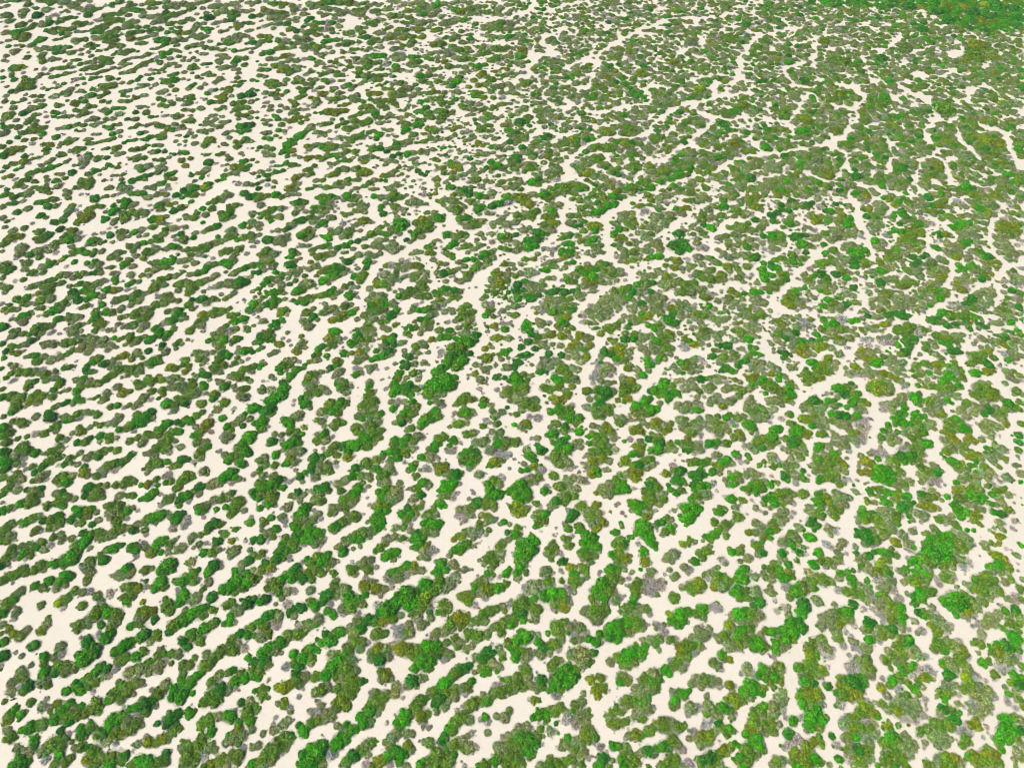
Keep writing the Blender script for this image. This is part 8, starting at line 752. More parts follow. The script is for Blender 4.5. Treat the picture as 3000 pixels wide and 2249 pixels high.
T(2250,563,"""8 2 17 2 3.5 om;23 2 30 3 4.5 ms;36 1 3.5 m;43 5 4 s;44 2 52 1 3.5 mm;58 2 64 2 3.5 ss;10 4 2.5 o;29 4 3 t;12 11 24 11 4.5 ddd;21 8 5 d;34 11 4.5 d;38 9 3 d;30 13 3 m;18 16 3.5 d;8 9 3 s;45 12 3.5 t;48 10 2 o;58 9 66 10 3 dd;70 11 3 s;73 14 2.5 o;68 13 2.5 s;62 15 3.5 o;54 16 4.5 g;50 16 3 d;
3 20 4 d;8 18 3.5 d;4 25 3.5 d;12 15 3 d;14 24 18 23 3.5 sm;20 21 3 s;19 27 4.5 g;13 30 3 m;25 27 3 s;12 21 2 t;33 20 1.7 t;27 19 2 t;39 22 46 20 4 oo;45 26 51 24 4.5 om;57 23 3.5 s;50 27 3 s;40 26 3 o;53 20 3 s;65 20 4 o;70 23 4.5 g;63 25 4 o;68 28 4.5 g;73 28 3 g;60 27 2.5 s;36 31 40 32 3.5 ss;33 30 2.5 s;75 31 2.5 s;
3 37 9 36 4.5 gm;5 42 4.5 m;12 41 3.5 m;13 45 3.5 s;4 48 4 s;8 49 3 s;3 52 3 t;25 38 5 d;29 37 3 d;22 40 3 d;33 37 3 d;30 44 5 g;36 46 4 m;27 47 3 g;40 48 2.5 s;33 48 3 s;20 48 1.7 g;31 33 2 t;
42 39 4.5 s;39 41 2.5 s;50 35 56 33 5 ss;62 34 4.5 s;53 41 60 39 4.5 ss;67 36 73 37 4 ss;48 37 3 s;66 40 2.5 s;75 40 3 t;80 38 3 t;83 40 2 t;48 45 3 g;55 43 2.5 s;70 33 2.5 s;
26 51 32 53 4.5 md;22 55 30 58 4.5 mm;14 57 8 58 3.5 mm;22 60 4 g;28 62 2.5 g;17 60 3 m;5 58 2.5 m;23 63 2 s;33 56 2.5 s;
3 65 9 66 5.5 dg;5 72 13 71 6 gg;16 70 3 g;4 80 12 79 6.5 mm;16 75 4 d;3 61 3 d;7 84 3.5 s;1 86 2.5 g;19 67 2 t;
50 52 58 50 4 mm;60 53 3 s;54 56 2.5 s;63 56 3 s;67 46 75 45 4.5 os;78 49 3.5 m;72 51 78 52 5 gg;84 50 4 g;69 49 3 s;87 53 2.5 m;65 49 2.5 s;82 55 2.5 g;50 53 2.5 g;
44 62 52 59 4.5 mm;55 57 3.5 m;58 60 3.5 s;47 65 3 m;40 64 2.5 s;71 58 78 57 4 dd;73 61 80 60 4.5 dm;84 60 4 o;85 63 3.5 m;76 64 3.5 g;72 65 2 g;66 60 3 s;68 64 2 t;62 63 2.5 s;90 61 2.5 s;36 66 3 t;32 71 3 s;
40 73 47 71 4.5 gd;52 74 60 72 5 dd;57 70 3 d;65 69 4.5 m;68 74 4 g;50 78 3.5 m;35 76 4 o;38 79 3 s;45 78 3 s;62 66 3.5 s;71 70 3 s;77 70 2.5 s;80 73 2 t;75 75 3 s;84 73 2.5 s;66 78 2.5 s;64 77 2 t;32 77 2.5 t;
25 84 32 83 3.5 ss;38 82 3 s;45 82 52 80 3.5 ss;57 82 3.5 s;50 86 4 o;45 85 3 g;35 88 4 s;40 91 3.5 s;20 86 3.5 m;16 91 22 91 5.5 om;27 95 5.5 s;20 98 4.5 o;15 95 4 o;13 94 2.5 g;30 98 3.5 s;35 93 2.5 s;25 102 2.5 s;55 86 2.5 s;23 103 2 t;
70 84 75 83 3.5 sd;74 82 2.5 d;80 86 4 s;67 88 3.5 s;73 89 4 s;83 91 3 s;60 92 64 91 3 gg;52 94 58 96 5 gm;48 98 4 g;45 102 3 m;62 99 5.5 s;67 97 4 d;70 96 3 g;55 101 4 s;63 103 3.5 s;76 95 3.5 m;80 97 2.5 s;78 100 2 s;72 101 2 t;44 106 2.5 t;50 104 2.5 s;37 102 1.7 t;40 99 2 t;2 98 3.5 m;2 102 3 s;2 108 2 t;
77 2 87 4 5 ooo;93 1 3.5 s;84 8 4 t;80 6 3 s;100 5 2.5 g;107 3 4 s;105 6 112 7 4.5 og;117 5 3.5 m;110 11 4 o;116 12 3 s;122 9 127 10 4.5 ms;123 14 5 s;128 6 3 s;119 1 2.5 g;
133 5 140 4 4.5 sd;145 2 151 1 4 sm;156 2 3.5 s;142 10 150 8 4.5 gm;153 6 3.5 o;144 13 151 12 4 gm;135 11 4 s;138 16 146 17 4 mm;150 17 3 g;153 13 2.5 s;133 8 3 s;133 16 2.5 s;128 12 3 s;
83 14 89 14 3 mo;97 11 5.5 s;98 16 4.5 s;102 13 3 s;94 18 3 s;87 16 2.5 o;85 21 90 21 4 dm;94 22 3 d;92 27 97 27 5 ss;93 31 4.5 s;98 29 3 s;88 28 2.5 s;100 22 104 21 2.5 ss;80 25 2.5 s;90 35 2.5 s;
107 21 114 18 4 gg;116 16 4 d;117 20 3 m;108 24 2.5 s;120 22 125 21 4 dm;115 27 122 25 3.5 ds;128 25 4 m;131 18 3 s;126 18 2.5 s;127 29 132 28 4 md;135 25 2.5 s;133 22 3 t;139 26 143 27 4 dd;137 29 2.5 s;
107 33 110 32 3.5 gg;105 35 2.5 g;102 37 4 t;106 38 2.5 s;117 35 125 33 4.5 om;130 33 4.5 o;134 33 3 m;120 38 128 37 4.5 mm;134 37 3 m;115 42 122 42 4 sm;126 41 132 42 4.5 mm;113 45 3.5 s;120 47 127 46 4.5 sm;132 46 4.5 s;118 52 4.5 s;125 50 3.5 s;130 50 3.5 o;111 49 4.5 m;105 52 4 m;103 51 2.5 s;108 54 2.5 s;
92 43 98 43 4 ss;95 47 4.5 s;101 45 3 t;99 49 3 s;89 44 2.5 t;94 54 2.5 s;125 56 3.5 d;127 55 2.5 g;122 53 2 t;
98 58 106 57 4.5 oo;112 56 4.5 m;115 59 3.5 s;97 61 4 o;105 61 3.5 s;110 63 2.5 s;100 65 107 65 4 ss;90 68 96 68 4 sm;92 71 3 s;90 73 2 g;97 71 2.5 s;117 63 2.5 s;93 58 2 s;
137 54 3.5 d;134 56 3 d;130 60 4 d;127 63 3.5 d;124 63 2 g;120 67 4 m;126 66 3 s;131 66 3.5 s;133 62 2.5 s;122 71 129 71 4.5 ss;132 74 3 s;120 75 3.5 s;113 68 2 g;117 77 2.5 s;
142 59 150 59 5 ss;153 60 3.5 m;142 64 151 64 5.5 ms;145 69 152 68 4.5 so;148 73 4.5 o;142 71 3 s;152 72 3.5 o;139 70 2.5 s;155 67 2.5 m;147 79 3.5 s;150 76 3 o;
112 78 119 78 4.5 mm;125 78 4.5 m;115 82 122 81 4 mm;128 80 2.5 m;102 76 108 75 3.5 ss;112 73 2.5 t;97 78 4.5 d;95 76 2.5 g;88 80 3.5 s;92 82 99 82 3 ss;85 83 2.5 t;80 80 2.5 s;88 86 94 86 3.5 ms;100 85 107 86 4 ms;104 89 4.5 o;108 82 2 s;98 89 3 s;
110 91 120 90 5 ss;113 95 122 95 5.5 ss;110 99 118 99 4.5 ss;125 93 3.5 s;128 90 2.5 s;95 93 102 94 3.5 ss;90 93 3.5 s;103 97 3 s;95 100 3 s;90 97 3.5 s;95 102 104 101 3 oo;107 103 2.5 s;98 97 2.5 t;125 98 3 s;
137 85 147 84 5 mm;143 88 150 87 4.5 ss;133 84 3.5 s;153 85 3.5 s;135 89 3 s;127 86 131 85 2.5 mm;142 95 149 92 4.5 gg;153 89 3.5 m;140 98 3 g;132 91 2.5 g;133 96 3 s;137 93 3 s;125 102 133 103 3 so;130 99 2.5 s;135 100 3 s;123 100 2.5 t;156 88 3 s;140 79 3 s;135 80 2.5 s;
161 2 167 2 3 ss;172 1 178 3 4.5 so;184 2 5 s;181 7 4.5 m;176 9 3.5 s;190 3 196 2 4.5 oo;200 2 3 s;164 8 4 t;161 11 167 11 4 st;157 13 3.5 s;171 13 3.5 s;172 7 2.5 s;180 12 188 10 5 ss;184 15 192 13 5.5 os;190 18 4.5 o;182 20 5 s;188 21 4 s;195 20 3 s;198 6 203 7 3 ss;193 8 3 s;
155 20 162 22 4 mm;150 23 3 m;167 21 3.5 o;172 20 3.5 s;160 25 2.5 s;163 28 169 26 4.5 gg;174 27 3.5 g;161 31 3.5 g;166 31 3.5 g;171 30 2.5 o;158 29 2.5 g;178 24 184 27 2.5 os;187 27 3.5 s;182 31 3 s;160 17 2.5 s;177 21 3 s;
148 35 3 d;149 38 3 d;154 36 4 o;146 35 2 g;150 32 2.5 s;157 38 2.5 s;143 36 2 g;146 48 3.5 g;143 47 2.5 g;147 50 2 g;150 42 2 s;155 42 2.5 s;145 42 2 t;141 46 2 t;
170 34 177 33 4 ss;182 33 186 33 3 ss;166 38 174 37 4.5 ss;180 38 4 s;167 42 173 43 3.5 mg;171 44 4 g;175 43 2.5 g;180 43 3.5 s;186 44 3 s;183 47 2 s;165 35 3 s;
157 46 163 46 5 ss;156 51 164 50 4.5 ss;168 47 3 m;163 56 4.5 o;157 55 3.5 s;166 53 3 s;154 53 2.5 t;160 59 2.5 s;175 51 181 50 4.5 so;184 52 4 g;173 55 178 54 4.5 ss;183 55 3 s;172 59 2.5 s;190 55 4.5 d;187 57 3 d;194 56 3 m;180 58 2 t;
165 63 3.5 g;168 66 4 g;164 68 2.5 g;170 70 2 s;175 63 181 64 4.5 ss;178 68 4 s;192 61 198 61 4 oo;190 66 196 65 4.5 oo;193 70 3 o;186 60 3 s;200 64 2.5 s;185 70 188 71 4.5 dm;185 75 4 d;190 74 3 m;182 73 3 s;195 73 2 t;198 67 2 s;203 62 2 t;
163 76 171 74 4 ss;165 81 171 79 5.5 ot;167 84 5 o;175 77 3.5 s;172 83 3.5 t;160 79 2.5 s;178 76 2.5 m;162 83 2.5 t;
178 88 187 85 4.5 ss;193 84 4 s;183 90 191 89 5 ss;195 88 3.5 s;178 93 186 93 4.5 ds;170 96 174 95 4 dd;175 92 3 d;192 93 4 s;188 97 4 s;160 98 166 97 3 tt;157 96 2.5 t;180 98 3.5 s;170 99 2 s;
152 104 158 105 4.5 gm;148 107 3 g;162 101 3 s;158 109 3 d;165 100 172 101 3.5 ss;178 101 185 101 4 ms;188 103 3 s;165 107 172 106 4.5 mm;178 107 4 g;170 110 178 110 3.5 so;183 108 2.5 g;163 113 170 113 3.5 ss;175 113 3 o;155 115 161 114 4 dd;152 112 3 m;147 113 3 m;142 111 4.5 d;138 111 2.5 m;137 108 2.5 g;147 109 2.5 d;150 119 3 s;
210 1 218 2 4 gs;205 3 2.5 s;213 7 219 6 3.5 ss;210 12 4 t;215 13 3.5 o;203 17 2.5 s;210 19 216 20 4 mm;219 18 3 s;204 24 3.5 t;213 25 4 s;218 27 3.5 s;207 21 2.5 t;
198 29 205 28 4.5 oo;212 29 5 o;216 28 3 g;200 33 208 33 5.5 oo;215 33 4.5 o;203 38 211 37 4.5 ss;199 41 206 42 4.5 ss;202 47 4 s;197 45 3 s;214 37 3 s;200 52 3 s;210 48 217 46 4.5 st;213 53 4.5 s;208 57 4 s;218 52 3.5 s;214 59 3.5 s;219 42 3 t;206 52 3 s;196 39 2.5 s;
213 68 219 66 4.5 ms;210 71 217 73 5 ss;213 77 4 s;218 78 4 t;205 76 3.5 t;208 69 2.5 s;203 77 2 t;205 81 2.5 s;204 86 3 s;213 85 219 86 4.5 dm;207 92 214 92 4.5 dm;205 96 3 m;218 93 3.5 s;210 97 4 s;217 99 4 d;200 91 2 t;
203 101 208 103 4.5 mm;198 104 3.5 s;205 107 3.5 s;213 104 3 s;218 105 3 s;211 108 4 s;197 100 2.5 s;195 112 201 113 3.5 ss;197 116 4 s;193 113 2.5 t;210 112 4 g;214 110 2.5 s;208 107 2 s;219 110 2 g;184 114 187 116 3.5 dd;190 116 2.5 s;181 113 2.5 d;
3 112 10 109 3 ss;15 108 4 s;22 110 28 107 4 om;30 111 36 110 4.5 st;12 114 19 114 4.5 os;25 115 31 115 4 st;10 118 17 119 4.5 ss;35 115 3 s;5 123 12 122 4 st;18 122 4.5 s;24 121 4 d;16 126 3.5 d;8 128 3.5 s;25 118 3.5 m;38 115 3 t;3 131 2.5 s;30 118 3 t;5 119 2.5 t;13 131 3 s;
48 110 54 109 4 gs;60 110 66 111 5.5 tt;63 115 4.5 t;50 114 57 114 4.5 gg;53 117 4 g;47 118 4 m;72 111 3.5 g;77 110 3.5 g;82 109 2.5 s;44 122 50 121 4 gm;56 121 62 119 5 mm;68 118 4.5 s;73 120 3.5 s;60 125 67 125 5 ms;50 126 3.5 m;45 127 3 g;38 127 2.8 d;72 126 4 s;77 123 3 s;40 122 2.5 m;58 130 65 130 4 ss;73 130 2.5 t;70 134 2 t;75 117 2.5 s;
22 129 29 128 4.5 ss;33 130 3.5 s;26 134 34 134 4.5 oo;20 133 3 s;41 132 46 132 5 oo;43 136 3.5 o;50 132 3.5 o;55 134 4 s;35 139 28 139 4 so;22 137 2.5 s;15 139 4 d;20 141 3.5 d;10 138 2.5 d;13 143 3 g;18 145 2.5 s;26 143 3 s;40 140 3 s;5 138 2 s;
80 118 89 117 3.5 ss;95 115 102 115 3.5 oo;86 118 2 g;93 119 3 t;84 122 2.5 s;98 120 3 s;105 112 2.5 t;86 107 94 108 3 ds;99 107 106 106 4 dd;111 105 4 d;116 107 5 d;121 107 3 d;105 110 3 s;80 103 2 o;85 103 2.5 s;
112 118 120 117 5 mm;125 117 4 m;116 122 3.5 m;122 121 129 120 5.5 mm;134 119 4 m;139 119 3 s;120 127 127 126 5 md;122 132 4.5 d;127 130 3.5 m;132 125 3 s;117 129 3 g;112 132 3.5 g;110 121 2.5 m;135 123 3 s;
83 128 90 128 5 tt;97 130 104 130 5 tt;88 132 3.5 t;108 130 3.5 t;100 126 106 125 3.5 ts;80 132 2.5 t;95 134 3 t;111 126 2.5 s;102 138 106 138 2.5 gm;82 138 90 139 4.5 ss;95 137 3.5 s;80 142 3.5 s;86 144 93 144 4 so;100 142 3.5 m;107 143 114 141 4.5 sd;119 138 4.5 d;122 135 3 d;90 149 97 147 4 gg;104 148 3.5 s;110 147 4 s;116 147 4.5 s;122 143 3.5 s;108 152 115 152 4 ss;85 149 3 s;76 140 2 t;
68 153 75 152 5.5 ss;80 154 87 154 5 ss;72 157 80 158 4.5 st;88 158 4 s;93 157 100 156 4 oo;105 158 110 161 4 oo;98 161 3.5 s;87 165 95 164 4 os;103 164 3 s;112 156 3.5 s;118 158 2.5 s;115 163 3.5 s;67 164 4.5 d;72 165 3 d;62 165 2.5 d;
30 148 37 146 4.5 dg;40 146 3.5 g;27 145 2.5 d;43 151 3.5 g;33 152 4 d;40 152 2.5 g;48 145 55 142 4.5 oo;62 140 4.5 s;66 143 3 s;48 149 55 148 4.5 os;60 147 3.5 s;28 158 35 157 4.5 mm;42 156 49 154 4.5 om;53 153 3.5 s;58 152 3.5 s;32 163 40 161 4.5 mm;46 160 4 o;53 157 2.5 s;35 165 3.5 m;20 151 4 s;17 149 2 t;24 152 2.5 s;63 148 2.5 t;70 146 2 t;
3 150 4.5 s;8 153 4 s;3 156 10 157 4.5 os;14 159 4 s;3 162 10 162 4.5 og;20 164 4.5 o;16 164 2.5 s;2 165 3 g;
145 125 153 123 4.5 mm;157 127 4.5 m;150 129 3.5 g;163 124 4.5 s;168 123 3.5 s;164 120 2.5 d;143 130 3.5 s;163 129 3.5 m;168 128 2.5 m;156 131 4 g;151 137 158 138 5 dd;163 137 5 d;167 138 2.5 d;158 134 3.5 d;160 142 3 s;137 132 3.5 m;135 136 132 139 3 ms;140 137 3 s;145 140 3.5 s;150 143 3 m;165 133 2.5 s;145 133 3 s;140 128 2.5 s;170 120 178 119 3 gs;175 118 3 d;182 117 3 s;
130 149 136 147 4.5 mm;127 152 3.5 m;125 154 2.5 m;140 151 3 s;146 150 153 149 4.5 oo;150 146 3 m;161 147 3.5 m;157 150 3.5 g;163 151 3 m;133 156 140 155 4.5 ss;128 160 132 158 4 gd;137 161 144 160 4.5 ss;147 155 3.5 s;155 156 162 155 5.5 gm;167 154 4 m;155 162 162 162 5 gg;168 160 4 m;150 165 3.5 g;138 165 3.5 s;132 163 3 s;148 160 2.5 s;143 165 3 s;
179 156 5 g;182 155 3 g;190 155 4.5 o;195 154 2.5 o;178 141 185 139 4.5 ms;190 138 4 o;182 146 188 146 5 md;195 143 3.5 m;175 148 4.5 m;192 150 4 d;200 150 2.5 t;175 143 3 s;173 139 2.5 s;184 134 2.5 s;190 134 3 s;
195 123 200 124 2.5 gg;205 125 4.5 d;211 121 2.5 g;208 120 2 g;215 119 2.5 g;218 123 3.5 m;213 128 4.5 s;219 129 4 s;202 130 4.5 o;206 133 3 o;198 128 3 s;185 127 192 128 3.5 ss;180 128 2.5 t;195 132 2.5 s;212 134 219 134 4.5 ss;205 139 213 139 4 ts;218 141 3.5 s;208 144 214 143 3.5 gs;219 150 2.5 s;205 155 213 154 4 st;210 160 217 158 4.5 so;214 163 3.5 s;185 164 191 164 3.5 so;205 165 3 s;218 162 3 t;178 131 2.5 s""")
